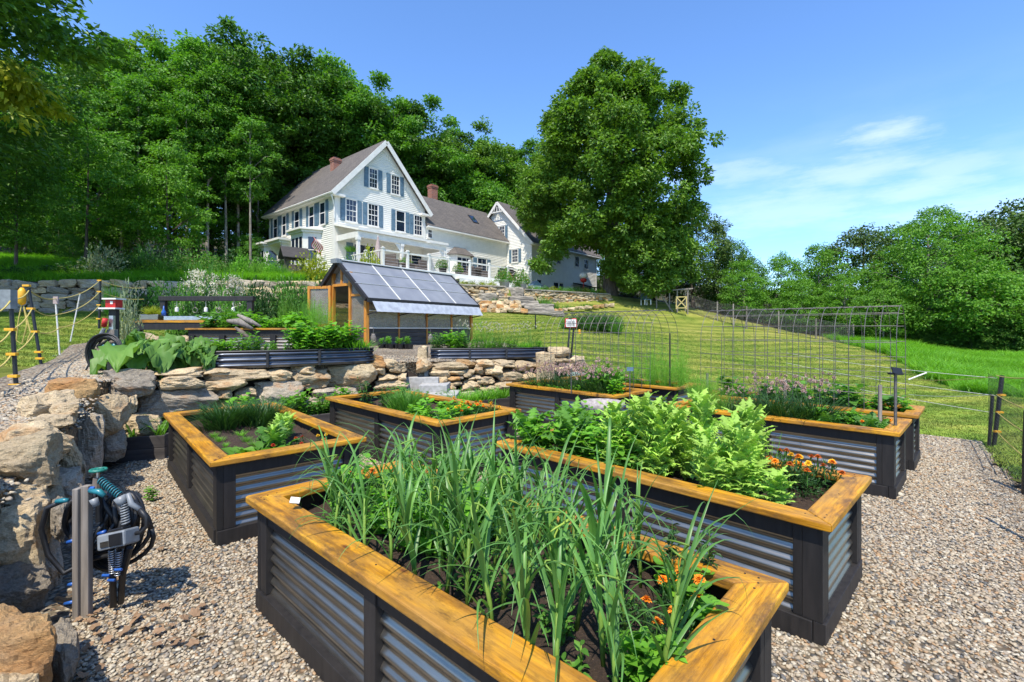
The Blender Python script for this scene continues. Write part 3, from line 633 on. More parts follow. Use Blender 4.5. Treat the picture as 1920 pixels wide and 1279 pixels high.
raised_bed('C', (1.516, 7.03), D2(44.5), 1.08, 2.33, 'raised bed behind the scalloped birdbath with faded chive heads')
raised_bed('E', (1.614, 2.408), D2(44.8), 1.14, 2.52, 'raised bed on the right filled with frilly pale green poppy leaves and orange marigolds')
raised_bed('F', (3.696, 4.544), D2(45), 1.0, 2.42, 'raised bed with pink chive blossoms below the taller wire arch')
raised_bed('G', (4.656, 5.469), D2(45.5), .92, 2.6, 'farthest right raised bed standing under the taller wire arch', soil=.1)
raised_bed('H', (2.74, 7.98), D2(45), 1.0, 2.5, 'small looking raised bed at the back under the lower wire arch')
# pebbles over the court, thinner far away
def court_pebbles():
    n = 420000; x = RNG.uniform(-5.3, 7, n); y = RNG.uniform(.9, 11, n)
    ok = inpoly(x, y, COURT) & (np.abs(x)/y < 1.14)
    dens = np.clip(1.35-(y-3)/5.5, 0.16, 1); dens = np.where(y < 3.2, 1, dens); ok &= RNG.uniform(0, 1, n) < dens
    for key, (F, a, W, Ln, sz) in BEDS.items():
        dx, dy = x-F[0], y-F[1]; u = dx*math.cos(a)+dy*math.sin(a); v = -dx*math.sin(a)+dy*math.cos(a)
        ok &= ~((u > .04) & (u < W-.04) & (v > .04) & (v < Ln-.04))
    x, y = x[ok], y[ok]; s = RNG.lognormal(math.log(.0188), .26, len(x))*np.clip(.9+(y-2)*.05, .9, 1.3)
    return np.column_stack([x, y, s*.1+RNG.uniform(-.002, .006, len(x))]), s
p_, s_ = court_pebbles(); print('pebbles', len(p_))
gn_instances('loose_gravel', p_, s_, None, collection=pebs, tilt=.45)
n = 42000; i_ = RNG.integers(0, n1-1, n); tt = RNG.uniform(0, .6, n); g0 = a[i_]*(1-tt[:, None])+b[i_]*tt[:, None]+RNG.normal(0, .06, (n, 2))
msk = (g0[:, 1] > 1.2) & (g0[:, 1] < 10.5) & (np.abs(g0[:, 0])/g0[:, 1] < 1.15) & ~inpoly(g0[:, 0], g0[:, 1], COURT); g0 = g0[msk]
gn_instances('loose_gravel', np.column_stack([g0, hill(g0[:, 0], g0[:, 1])+.035]), RNG.lognormal(math.log(.028), .25, len(g0)), None, collection=pebs)

# ------------------------------------------------------------------ stones of the near walls, one by one
BIG = [stone_mesh('stone', 20+k, 15, .6, .12, 8, 'fieldstone') for k in range(8)]
MED = [stone_mesh('stone', 40+k, 9, .66, .13, 12, 'fieldstone') for k in range(10)]
def withmat(me, mat):
    m = me.copy(); m.materials.clear(); m.materials.append(MATS[mat]); return m
BIGM = {'f': BIG, 'r': [withmat(m, 'rust_stone') for m in BIG[:4]], 'g': [withmat(m, 'grey_stone') for m in BIG[:5]]}
MEDM = {'f': MED, 'r': [withmat(m, 'rust_stone') for m in MED[:4]], 'g': [withmat(m, 'grey_stone') for m in MED[:6]]}
def wallY(px, line):
    r = (px-960)/F0
    for (x1, y1), (x2, y2) in zip(line[:-1], line[1:]):
        den = (x2-x1)-r*(y2-y1)
        if abs(den) < 1e-9: continue
        t = (r*y1-x1)/den
        if -1e-6 <= t <= 1.000001: return y1+t*(y2-y1)
    return None
def place_stone(parent, meshes, box, Y, depth=None, rot=None, k=None, over=1.13, rz=0):
    x0, y0, x1, y1 = box; c = P((x0+x1)/2, (y0+y1)/2, Y); wd = (x1-x0)/F0*Y; ht = (y1-y0)/F0*Y; dp = depth or max(.3, min(wd, .8)*.8)
    o = bpy.data.objects.new('stone', meshes[(k if k is not None else random.randrange(99)) % len(meshes)]); C.objects.link(o); o.parent = parent
    th = math.atan2(c.x, c.y); ry = Vector((math.sin(th), math.cos(th), 0)); c = c+ry*dp*.3; wd *= math.cos(th)*(1+.25*dp/Y); ht *= 1+.25*dp/Y; c.z += (c.z-H0)*.3*dp/Y*math.cos(th)
    o.location = c; o.scale = (wd*over, dp, ht*over); o.rotation_euler = (random.uniform(-.05, .05), (rot or 0)+random.uniform(-.03, .03), -th+rz)
    return o
def flip(o):
    o.scale.x *= -1
tw = thing('boulder_wall', 'dry laid boulder retaining wall running from the near left edge to the corner', 'stone wall', (-3.6, 4.5, 0))
tw2 = thing('stone_wall', 'low dry stone retaining wall behind the raised beds below the dark metal planters', 'stone wall', (-2, 9, 0))
for p in (tw, tw2): p['_base'] = 1
def local(o):
    o.location = Vector(o.location)-Vector(o.parent.location)
WL = [(-5.3, 6.3), (-4.9, 6.55), (-3.1, 8.55), (-1.2, 9.8), (.94, 10.65), (1.9, 10.9)]
LEFT = [((173, 690, 289, 746), 6.25, 'g', 0), ((87, 709, 186, 774), 5.0, 'r', 1), ((30, 734, 148, 790), 4.35, 'f', 2), ((93, 755, 148, 790), 4.1, 'f', 3), ((50, 778, 138, 806), 3.9, 'f', 4), ((-8, 793, 140, 862), 3.5, 'f', 5), ((-30, 815, 127, 910), 3.15, 'f', 6),
 ((165, 742, 245, 822), 5.5, 'f', 7), ((236, 742, 258, 774), 5.9, 'f', 2), ((138, 772, 196, 890), 4.75, 'g', 3), ((110, 822, 154, 890), 3.9, 'f', 5), ((222, 778, 303, 832), 6.15, 'f', 1), ((-12, 896, 86, 950), 3.05, 'f', 0), ((88, 882, 154, 940), 3.6, 'g', 4),
 ((-25, 928, 92, 985), 2.95, 'f', 1), ((-60, 945, 108, 1090), 2.85, 'f', 6), ((60, 1010, 118, 1120), 3.0, 'g', 7), ((-60, 1050, 95, 1180), 2.7, 'g', 2), ((-70, 1160, 104, 1330), 1.92, 'r', 3), ((92, 1186, 147, 1280), 2.2, 'g', 1), ((-120, 870, -5, 960), 2.7, 'f', 0), ((60, 905, 120, 960), 3.2, 'f', 2), ((-200, 980, -40, 1150), 2.1, 'f', 4),
 ((130, 860, 160, 930), 4.1, 'f', 3), ((175, 800, 235, 862), 5.6, 'g', 5), ((40, 860, 110, 930), 3.3, 'g', 2), ((-140, 1280, 90, 1480), 1.75, 'f', 4), ((-150, 800, -20, 880), 3.2, 'f', 5), ((95, 940, 128, 1010), 2.95, 'g', 6), ((-260, 1150, -60, 1400), 1.8, 'g', 6)]
for box, Y, m_, k in LEFT:
    o = place_stone(tw, BIGM[m_], box, Y, depth=max(.40, (box[2]-box[0])/F0*Y*.8), k=k, over=.99); local(o)
random.seed(3)
BACK = [(297, 691, 386, 706, 'f'), (297, 704, 383, 729, 'f'), (254, 727, 404, 780, 'g'), (368, 713, 458, 733, 'f'), (384, 691, 442, 702, 'f'), (391, 694, 499, 715, 'f'), (403, 730, 437, 748, 'f'), (396, 750, 460, 768, 'r'), (455, 728, 480, 748, 'f'),
 (462, 714, 562, 760, 'g'), (498, 692, 548, 717, 'f'), (544, 682, 593, 702, 'f'), (531, 693, 616, 728, 'f'), (613, 683, 701, 728, 'f'), (585, 727, 628, 748, 'g'), (628, 726, 668, 748, 'g'), (662, 668, 718, 696, 'r'), (680, 663, 706, 676, 'r'), (717, 674, 746, 691, 'f'), (732, 682, 760, 701, 'f'), (704, 687, 721, 703, 'f'),
 (710, 701, 748, 714, 'f'), (705, 713, 760, 730, 'f'), (700, 728, 770, 748, 'f'), (745, 700, 762, 716, 'f'), (781, 673, 809, 697, 'f'), (806, 681, 872, 696, 'f'), (853, 674, 891, 693, 'r'), (806, 695, 841, 707, 'f'), (839, 694, 872, 704, 'f'), (819, 705, 838, 723, 'f'), (835, 720, 855, 740, 'f'), (837, 706, 862, 716, 'r'), (840, 714, 866, 722, 'f'),
 (864, 691, 890, 706, 'f'), (888, 688, 905, 702, 'f'), (909, 686, 943, 704, 'f'), (890, 676, 924, 690, 'f'), (920, 675, 967, 689, 'f'), (963, 677, 1008, 696, 'f'), (926, 695, 980, 717, 'f'), (865, 712, 902, 736, 'f'), (896, 707, 925, 722, 'f'), (978, 696, 1008, 716, 'f'), (1030, 652, 1068, 675, 'f'), (1034, 672, 1064, 682, 'f'), (1040, 680, 1075, 700, 'f'), (1060, 668, 1095, 688, 'f'),
 (880, 703, 900, 713, 'f'), (855, 704, 868, 712, 'g'), (560, 745, 600, 765, 'g'), (600, 745, 640, 765, 'f'), (640, 745, 700, 768, 'f'), (460, 757, 520, 775, 'g'), (515, 755, 565, 775, 'f'), (925, 715, 960, 732, 'f'), (900, 722, 935, 738, 'f'), (400, 765, 460, 790, 'g'), (440, 730, 466, 752, 'f'), (1008, 700, 1040, 720, 'f'), (960, 714, 1005, 730, 'f'), (860, 732, 905, 750, 'g'), (498, 740, 540, 757, 'r')]
def Yb(px, py):
    y = wallY(px, WL)
    if y is None: y = 10.9
    return y+max(0, (730-py))*.0042-.05
for x0, y0, x1, y1, m_ in BACK:
    big = (x1-x0) > 75
    o = place_stone(tw2, (BIGM if big else MEDM)[m_], (x0, y0, x1, y1), Yb((x0+x1)/2, (y0+y1)/2), depth=.5 if big else .42, over=1.07); local(o)
# upright marker stones
for nm, lb, bx, Y in (('standing_stone', 'tall upright stone at the right end of the low stone wall', (1006, 668, 1039, 716), 10.5), ('stone_pillar', 'short square stone pillar between the two dark metal planters', (785, 655, 801, 683), 10.4)):
    me = stone_mesh(nm, 77 if nm[0:8] == 'standing' else 78, 8, .88, .08, 2, 'fieldstone'); o = bpy.data.objects.new(nm, me); C.objects.link(o); c = P((bx[0]+bx[2])/2, (bx[1]+bx[3])/2, Y)
    o.location = c; o.scale = ((bx[2]-bx[0])/F0*Y*1.05, .22, (bx[3]-bx[1])/F0*Y*1.05+.1); tag(o, lb, 'stone')
# earth core behind the stones
def core(name, line, z0, z1, thick, parent, mat='dirt'):
    mb = MB(); L1 = [Vector(q) for q in line]
    vs = []; 
    for i, q in enumerate(L1):
        d = (L1[min(i+1, len(L1)-1)]-L1[max(i-1, 0)]).normalized(); nn = Vector((-d.y, d.x))
        zz = z1[i] if isinstance(z1, list) else z1
        for off, z in ((0, z0), (thick, z0), (thick, zz), (.05, zz)):
            p = q+nn*off; vs.append((p.x, p.y, z))
    fs = []
    for i in range(len(L1)-1):
        a_ = i*4; fs += [(a_+k, a_+(k+1) % 4, a_+4+(k+1) % 4, a_+4+k) for k in range(4)]
    fs += [(0, 1, 2, 3), tuple((len(L1)-1)*4+k for k in (3, 2, 1, 0))]
    mb.add(vs, fs); o = mb.build(name, mat, None); o.parent = parent; o.location = -Vector(parent.location); return o
core('earth_core', [(-5.3, 6.62), (-4.95, 6.85), (-3.25, 8.8), (-1.35, 10.05), (.85, 10.9), (1.9, 11.2)], -.1, [.85, .85, .8, .78, .7, .2], .35, tw2)
core('earth_core', [(-2.35, -1), (-2.4, 1.3), (-2.95, 2.6), (-5.1, 5.6), (-5.3, 6.6)], -.1, [.2, .25, .48, .66, .75], .35, tw)
# stone steps up through the wall
st = thing('stone_steps', 'grey block steps climbing through the gap in the low stone wall', 'steps', (-1.5, 9.2, 0))
for x0, y0, x1, y1, Y in ((744, 678, 783, 696, 10.1), (757, 695, 803, 709, 9.8), (757, 708, 822, 723, 9.5), (785, 722, 838, 742, 9.2), (800, 740, 856, 762, 8.9)):
    p0, p1 = P(x0, y1, Y), P(x1, y0, Y); mb = MB().box(p0.x, Y, min(p0.z, .0), p1.x, Y+.7, p1.z); o = mb.build('step', 'concrete', st, bevel=.012); o.location = -Vector(st.location)

# generic coursed dry stone wall
LOWM = {'f': [stone_mesh('stone', 60+k, 3, .62, .15, 4, 'fieldstone') for k in range(8)]}
LOWM['g'] = [withmat(m, 'grey_stone') for m in LOWM['f']]; LOWM['r'] = [withmat(m, 'rust_stone') for m in LOWM['f'][:3]]
def course_wall(t, line, zb, zt, sw, sh, mats, cap=None, capmat='slab_granite', thick=.4):
    pts = [Vector(p) for p in line]; seg = [(pts[i+1]-pts[i]).length for i in range(len(pts)-1)]; tot = sum(seg); cnt = 0
    def at(d):
        for i, s_ in enumerate(seg):
            if d <= s_ or i == len(seg)-1:
                f = d/s_; return pts[i].lerp(pts[i+1], f), math.atan2(pts[i+1].y-pts[i].y, pts[i+1].x-pts[i].x), (sum(seg[:i])+d-0)/tot
            d -= s_
    def lv(a_, d): return a_[0]+(a_[1]-a_[0])*d/tot
    d = 0; cols = []
    nrow = max(2, int(round((lv(zt, 0)-lv(zb, 0))/sh)))
    for r in range(nrow):
        d = -random.uniform(0, sw*.5)
        while d < tot:
            w_ = sw*random.uniform(.5, 1.6); dm = min(max(d+w_/2, 0), tot); q, an, _ = at(dm); b0, t0 = lv(zb, dm), lv(zt, dm); hh = (t0-b0)/nrow
            o = bpy.data.objects.new('stone', random.choice(LOWM[random.choice(mats)])); C.objects.link(o); o.parent = t; o.rotation_euler = (random.uniform(-.08, .08), random.uniform(-.1, .1), an+random.uniform(-.1, .1))
            o.location = Vector((q.x, q.y, b0+hh*(r+.5)+random.uniform(-.04, .04)))-t.location; o.scale = (w_*1.08, thick, hh*random.uniform(.95, 1.35)); d += w_; cnt += 1
    if cap:
        d = 0
        while d < tot:
            w_ = min(random.uniform(1.0, 1.9), tot-d+.01); q, an, _ = at(min(d+w_/2, tot)); 
            o = MB().box(-w_/2+.01, -.1, 0, w_/2-.01, .5, cap).build('cap_slab', capmat, t, bevel=.015); o.location = Vector((q.x, q.y, lv(zt, min(d+w_/2, tot))+.01))-t.location+Vector((math.sin(an)*.14, -math.cos(an)*.14, 0)); o.rotation_euler = (random.uniform(-.01, .01), 0, an); d += w_
    return cnt
def wallthing(name, label, line, zb, zt, sw, sh, mats, **k):
    t = thing(name, label, 'stone wall', (line[0][0], line[0][1], zb[0])); n_ = course_wall(t, line, zb, zt, sw, sh, mats, **k)
    mb = MB(); c_ = core('earth_core', [(x, y+.1) for x, y in line], min(zb)-.3, [zt[0]+(zt[1]-zt[0])*i/(len(line)-1)-.08 for i in range(len(line))], .45, t); print(name, n_); return t
wallthing('stone_wall', 'long grey dry stone wall behind the shaded grass at upper left', [(-26, 19.5), (-22.5, 21), (-15, 24.4), (-10.4, 26.4)], (2.15, 2.7), (3.62, 4.3), .62, .27, 'ggf', cap=None, thick=.55)
wallthing('stone_wall', 'dry stone wall with flat cap behind the greenhouse roof', [(-10.4, 26.4), (-8, 27.7), (-5.6, 29.0)], (2.7, 2.8), (4.3, 4.38), .6, .3, 'gff', cap=.11, thick=.5)
wallthing('stone_wall', 'capped fieldstone wall just left of the wide granite steps', [(-3.9, 30.2), (-.5, 31.9)], (2.7, 3.1), (4.4, 4.4), .42, .24, 'fffgr', cap=.1)
wallthing('stone_wall', 'capped fieldstone wall right of the wide granite steps ending at the maple', [(.8, 34), (7.85, 38.8)], (3.2, 3.7), (4.4, 4.4), .42, .2, 'fffgr', cap=.1)
SLAB = [stone_mesh('slab', 90+k, 7, .95, .07, 2, 'slab_granite') for k in range(3)]
gs = thing('granite_steps', 'wide rough granite slabs stepping up between the two capped stone walls', 'steps', (1, 31, 2.5))
for x0, y0, x1, y1, Y in ((948, 539, 981, 557, 32.8), (942, 556, 998, 566, 32.0), (955, 564, 1008, 572, 31.4), (986, 570, 1038, 584, 30.6), (986, 583, 1056, 589, 30.0), (885, 550, 930, 563, 31.0), (905, 566, 945, 577, 30.6)):
    p0, p1 = P(x0, y1, Y), P(x1, y0, Y); o = bpy.data.objects.new('slab', SLAB[int(x0) % 3]); C.objects.link(o); o.parent = gs; o.location = Vector(((p0.x+p1.x)/2, Y+.6, (p0.z+p1.z)/2-.06))-Vector(gs.location); o.scale = ((p1.x-p0.x)*1.06, 1.4, p1.z-p0.z+.14); o.rotation_euler = (0, 0, random.uniform(-.05, .12))
rk = thing('rock_edging', 'row of small tan stones edging the bank under the granite steps', 'rock edging', (-1, 30, 2.5))
for r in range(3):
    px = 884+r*8
    while px < 985-r*8:
        w_ = random.uniform(7, 15); y_ = 586-r*7+random.uniform(-1, 1)-(px-884)*.0; Y = 29.6+r*.35
        o = place_stone(rk, LOWM[random.choice('ffr')], (px, y_-8, px+w_, y_), Y, depth=.4); local(o); px += w_
px = 1040
while px < 1150:
    w_ = random.uniform(6, 13); y0 = 585-(px-1040)*.10; o = place_stone(rk, LOWM[random.choice('fr')], (px, y0-6, px+w_, y0), 30.5+(px-1040)*.055, depth=.4); local(o); px += w_*1.1
# ------------------------------------------------------------------ farmhouse group
HO = Vector((-12.61, 34, 5.6)); HA = math.atan2(.758, .652)
def sawtooth(xl, xr, z0, z1, step=.15, proud=.04):
    """clapboards on the plane y=0 facing -y between the edges xl(z), xr(z)"""
    mb = MB(); z = z0
    while z < z1-1e-4:
        zt = min(z+step, z1); a0, b0, a1, b1 = xl(z), xr(z), xl(zt), xr(zt)
        if b0-a0 > .02:
            mb.add([(a0, -proud, z), (b0, -proud, z), (b1, -.002, zt), (a1, -.002, zt)], [(0, 1, 2, 3)]); mb.add([(a0, -.002, z), (b0, -.002, z), (b0, -proud, z), (a0, -proud, z)], [(0, 1, 2, 3)])
        z = zt
    return mb
def seat(o, x, y, z, a): o.location = (x, y, z); o.rotation_euler = (0, 0, a); return o
def window(t, fx, fy, fa, u0, u1, z0, z1, shut=(1, 1), grid=(3, 4), sw=None, sash=True):
    """window on a wall frame at (fx,fy) rotated fa (outward = local -y)"""
    R = Matrix.Rotation(fa, 3, 'Z')
    f = MB(); tr = .09
    f.box(u0-tr, -.075, z0-tr, u0, -.025, z1+tr); f.box(u1, -.075, z0-tr, u1+tr, -.025, z1+tr); f.box(u0, -.075, z1, u1, -.025, z1+tr); f.box(u0-tr-.03, -.11, z0-tr-.03, u1+tr+.03, -.02, z0-.002)
    f.box(u0-tr-.03, -.10, z1+tr+.002, u1+tr+.03, -.02, z1+tr+.05)
    if sash:
        zm = (z0+z1)/2; f.box(u0+.002, -.06, zm-.03, u1-.002, -.03, zm+.03)
    fo = seat(f.build('window', 'white_paint', t), fx, fy, 0, fa)
    MB().box(u0, -.04, z0, u1, -.03, z1).build('pane', 'window_glass', fo)
    if grid:
        m_ = MB(); gx, gz = grid
        for i in range(1, gx): x = u0+(u1-u0)*i/gx; m_.box(x-.013, -.052, z0, x+.013, -.041, z1)
        for i in range(1, gz):
            z = z0+(z1-z0)*i/gz
            if not (sash and abs(z-(z0+z1)/2) < .02): m_.box(u0, -.053, z-.013, u1, -.0415, z+.013)
        m_.build('muntins', 'white_paint', fo)
    sw_ = sw or .40
    for k, on in enumerate(shut):
        if on:
            a, b = (u0-tr-sw_, u0-tr-.01) if k == 0 else (u1+tr+.01, u1+tr+sw_)
            s = MB(); s.box(a, -.07, z0-.06, b, -.026, z1+.06)
            for q0, q1 in ((z0+.04, (z0+z1)/2-.05), ((z0+z1)/2+.05, z1-.04)):
                s.box(a+.06, -.085, q0, b-.06, -.0705, q1)
            seat(s.build('shutter', 'shutter_blue', t), fx, fy, 0, fa)
def roof_slab(t, p0, p1, p2, p3, th=.16, name='roof'):
    """quad roof slab, p0..p3 on the lower face (eave start, eave end, ridge end, ridge start)"""
    P4 = [Vector(p) for p in (p0, p1, p2, p3)]; n_ = (P4[1]-P4[0]).cross(P4[3]-P4[0]).normalized(); n_ = n_ if n_.z > 0 else -n_
    mb = MB(); mb.add([*P4, *[p+n_*th for p in P4]], [(0, 3, 2, 1), (4, 5, 6, 7), (0, 1, 5, 4), (1, 2, 6, 5), (2, 3, 7, 6), (3, 0, 4, 7)]); o = mb.build(name, 'shingles', t, uv=1); return o
def bar(mb, a, b, w_, h_):
    a, b = Vector(a), Vector(b); d = (b-a); ln = d.length; d.normalize(); s = d.cross(Vector((0, 0, 1)))
    if s.length < 1e-5: s = Vector((1, 0, 0))
    s.normalize(); u = s.cross(d); vs = []
    for q in (a, b):
        for i, j in ((-1, -1), (1, -1), (1, 1), (-1, 1)): vs.append(q+s*w_*i/2+u*h_*j/2)
    mb.add(vs, [(0, 1, 2, 3), (7, 6, 5, 4), (0, 4, 5, 1), (1, 5, 6, 2), (2, 6, 7, 3), (3, 7, 4, 0)]); return mb
def gable_house(t, x0, x1, y0, y1, eave, ridge, axis, base=-1.6, oh=.42, faces=('front', 'left')):
    """axis 'y': ridge runs along local y (gable faces front); axis 'x': ridge along x (gable faces left)"""
    if axis == 'y':
        mid = (x0+x1)/2; sl = (ridge-eave)/(mid-x0); xl = lambda z: x0 if z <= eave else x0+(z-eave)/sl; xr = lambda z: x1 if z <= eave else x1-(z-eave)/sl
        seat(sawtooth(lambda z: xl(z), lambda z: xr(z), base, ridge-.02).build('clapboard_siding', 'siding_white', t), 0, y0, 0, 0)
        seat(sawtooth(lambda z: -(y1-y0), lambda z: 0, base, eave).build('clapboard_siding', 'siding_white', t), x0, y0, 0, -PI/2)
        b = MB(); b.prism([(x0+.01, base), (x1-.01, base), (x1-.01, eave), (mid, ridge-.03), (x0+.01, eave)], y0+.01, y1, 'y'); b.build('wall', 'siding_white', t)
        k = oh; zz = eave-sl*k
        roof_slab(t, (x0-k, y1+k, zz+.02), (x0-k, y0-k, zz+.02), (mid, y0-k, ridge+.02), (mid, y1+k, ridge+.02)); roof_slab(t, (x1+k, y0-k, zz+.02), (x1+k, y1+k, zz+.02), (mid, y1+k, ridge+.02), (mid, y0-k, ridge+.02))
        tr = MB()
        for s_, xe in ((1, x0-k), (-1, x1+k)):
            bar(tr, (xe, y0-k-.03, zz-.02), (mid, y0-k-.03, ridge-.02), .05, .34); bar(tr, (xe+s_*(k+.1), y0-.045, eave-.20), (mid, y0-.045, ridge-.33), .04, .32)
            tr.box(min(xe, xe+s_*1.0), y0-k, zz-.10, max(xe, xe+s_*1.0), y0-.03, zz+.06)
        tr.box(x0-k, y0-k+.1, zz-.08, x0-.03, y1+k, zz); tr.box(x0-.05, y0+.02, eave-.75, x0-.028, y1, eave-.02); tr.build('eave_trim', 'white_paint', t)
        g = MB().tube([(x0-k-.07, y0-k, zz+.04), (x0-k-.07, y1+k, zz+.04)], .075, 8); g.tube([(x0-k-.05, y0-k+.15, zz+.02), (x0-k+.05, y0-k+.15, zz-.25), (x0-.1, y0-.08, zz-.85), (x0-.1, y0-.08, 3.9)], .05, 8); g.build('gutter', 'white_paint', t)
        for q in ((x0-.05, y0-.05, x0+.22, y0-.024, .05), (x0-.05, y0-.024, x0-.024, y0+.25, .3), (x1-.22, y0-.05, x1+.03, y0-.024, .2), (x0-.05, y1-.2, x0-.024, y1, .3)): MB().box(q[0], q[1], base, q[2], q[3], eave-q[4]).build('corner_board', 'white_paint', t)
    else:
        mid = (y0+y1)/2; sl = (ridge-eave)/(mid-y0); ext = oh
        if 'left' in faces:
            seat(sawtooth(lambda z: -(y1-y0) if z <= eave else -(y1-y0)+(z-eave)/sl, lambda z: 0 if z <= eave else -(z-eave)/sl, base, ridge-.02).build('clapboard_siding', 'siding_white', t), x0, y0, 0, -PI/2)
        seat(sawtooth(lambda z: x0, lambda z: x1, base, eave).build('clapboard_siding', 'siding_white', t), 0, y0, 0, 0)
        b = MB(); b.prism([(y0+.01, base), (y1-.01, base), (y1-.01, eave), (mid, ridge-.03), (y0+.01, eave)], x0+.01, x1, 'x'); b.build('wall', 'siding_white', t)
        k = oh; zz = eave-sl*k; xa = x0-(k if 'left' in faces else -.0); xb = x1+(k if 'left' in faces else 0)
        roof_slab(t, (xa, y0-k, zz+.02), (xb, y0-k, zz+.02), (xb, mid, ridge+.02), (xa, mid, ridge+.02)); roof_slab(t, (xb, y1+k, zz+.02), (xa, y1+k, zz+.02), (xa, mid, ridge+.02), (xb, mid, ridge+.02))
        tr = MB()
        if 'left' in faces:
            for ye in (y0-k, y1+k): bar(tr, (xa-.03, ye, zz-.0), (xa-.03, mid, ridge-.0), .05, .26)
            for i in range(3): tr.box(xa-.02, mid-.9+i*.3, ridge-1.0+abs(i-1)*-.0, xa+.03, mid-.9+i*.3+.02, ridge-.6) if False else None
            bar(tr, (xa-.03, mid-.85, ridge-.95), (xa-.03, mid+.85, ridge-.95), .05, .09)
            for i in (-1, 0, 1): bar(tr, (xa-.03, mid+i*.45, ridge-.95), (xa-.03, mid+i*.22, ridge-.4), .04, .06)
            tr.box(x0-.05, y0-.05, base, x0-.024, y0+.18, eave); tr.box(x0-.05, y0-.05, base, x0+.18, y0-.024, eave-.05); tr.box(x1-.18, y0-.05, base, x1, y0-.024, eave-.05)
        tr.box(xa, y0-k, zz-.05, xb, y0-.03, zz+.015); tr.box(xa, y0-k-.10, zz-.03, xb, y0-k-.002, zz+.1); tr.box(x0, y0-.06, eave-.5, x1, y0-.03, eave-.02); tr.build('eave_trim', 'white_paint', t)
def chimney(t, x, y, z0, z1, s=.42):
    b = MB().box(x-s, y-s*.8, z0, x+s, y+s*.8, z1); b.box(x-s-.06, y-s*.8-.06, z1-.22, x+s+.06, y+s*.8+.06, z1-.08); b.box(x-s-.03, y-s*.8-.03, z1-.35, x+s+.03, y+s*.8+.03, z1-.221); b.build('chimney', 'brick_red', t, uv=1)
    MB().box(x-s*.6, y-s*.5, z1, x+s*.6, y+s*.5, z1+.1).build('chimney_cap', 'charcoal_wood', t)
fh = thing('farmhouse', 'white clapboard farmhouse with steep gable, slate blue shutters and red brick chimney', 'house', HO, HA)
gable_house(fh, 0, 8.07, 0, 10.9, 6.05, 10.45, 'y', base=-1.6)
for u0, u1, z0, z1, sh, gr in ((2.78, 3.42, 6.8, 8.2, (1, 1), (3, 4)), (4.76, 5.44, 6.75, 8.17, (1, 1), (3, 4)), (.86, 1.64, 3.93, 5.48, (1, 1), (3, 4)), (2.68, 3.48, 3.92, 5.5, (1, 1), (3, 4)), (5.2, 5.98, 3.88, 5.44, (1, 1), None), (6.98, 7.73, 3.86, 5.4, (1, 0), (3, 4))):
    window(fh, 0, 0, 0, u0, u1, z0, z1, sh, gr, sw=.38)
for y0, y1 in ((10.0, 9.28), (8.3, 7.68), (6.1, 5.38), (3.7, 3.0), (2.04, 1.34)):
    window(fh, 0, 0, -PI/2, -y0, -y1, 3.75, 5.4, (1, 1), None, sw=.4)
for u0, u1, z0, z1 in ((1.5, 3.3, .95, 2.3), (6.2, 6.6, .2, 2.1)): window(fh, 0, 0, 0, u0, u1, z0, z1, (1, 1) if u0 < 5 else (0, 0), (2, 1) if u0 < 5 else (2, 4), sw=.55, sash=False)
d_ = MB().box(6.7, -.06, 0, 7.7, -.03, 2.15); d_.build('door', 'window_glass', fh)
# vertical position of the chimney: on the left slope towards the back
chimney(fh, 2.8, 4.95, 8.2, 10.1, .33)
# bay windows on the left side, with flat moulded roofs
def bay(y0, y1, z0, z1, dp, wname='bay_window'):
    b = MB(); c = .55; poly = [(0, y0), (-dp, y0+c), (-dp, y1-c), (0, y1)]; b.prism(poly, -1.6, z1, 'z'); o = b.build(wname, 'white_paint', fh)
    r = MB(); k = .32; r.prism([(0.0, y0-k), (-dp-k, y0+c-k*.6), (-dp-k, y1-c+k*.6), (0.0, y1+k)], z1, z1+.14, 'z'); r.prism([(0, y0-.12), (-dp-.14, y0+c-.1), (-dp-.14, y1-c+.1), (0, y1+.12)], z1-.18, z1-.001, 'z'); r.prism([(0, y0-k+.1), (-dp*.5, y0+c), (-dp*.5, y1-c), (0, y1+k-.1)], z1+.141, z1+.3, 'z'); r.build('bay_roof', 'white_paint', o)
    g = MB()
    # slanted near side faces the camera
    a_, b_ = Vector((0, y0)), Vector((-dp, y0+c)); d = (b_-a_).normalized(); n_ = Vector((-d.y, d.x)); n_ = n_ if n_.y < 0 else -n_; m_ = (a_+b_)/2
    for s0, s1 in ((-.28, .28),):
        q = [m_+d*s0+n_*.015, m_+d*s1+n_*.015]; g.add([(q[0].x, q[0].y, z0), (q[1].x, q[1].y, z0), (q[1].x, q[1].y, z1-.5), (q[0].x, q[0].y, z1-.5)], [(0, 1, 2, 3)])
    yy = y0+c+.12
    while yy+.42 < y1-c: g.box(-dp-.015, yy, z0, -dp-.012, yy+.42, z1-.5); yy += .6
    g.build('bay_pane', 'window_glass', o)
    g = MB(); q0, q1 = m_-d*.33+n_*.03, m_+d*.33+n_*.03; zm = (z0+z1-.5)/2
    bar(g, (q0.x, q0.y, zm), (q1.x, q1.y, zm), .04, .06); g.build('bay_sash', 'white_paint', o)
bay(1.9, 4.9, .9, 3.3, 1.15); bay(8.6, 11.0, .9, 3.0, 1.15)
hd = MB(); hd.box(-1.5, 5.7, 2.95, 0, 8.3, 3.12); hd.box(-1.35, 5.85, 2.75, 0, 8.15, 2.949)
for yy in (6.0, 7.95): hd.prism([(-.05, 1.6), (-.2, 1.7), (-1.2, 2.6), (-1.2, 2.749), (-.05, 2.749)], yy, yy+.12, 'y')
hd.build('entry_hood', 'white_paint', fh)
MB().box(-.06, 6.5, 0, -.03, 7.5, 2.1).build('side_door', 'grey_wood', fh)
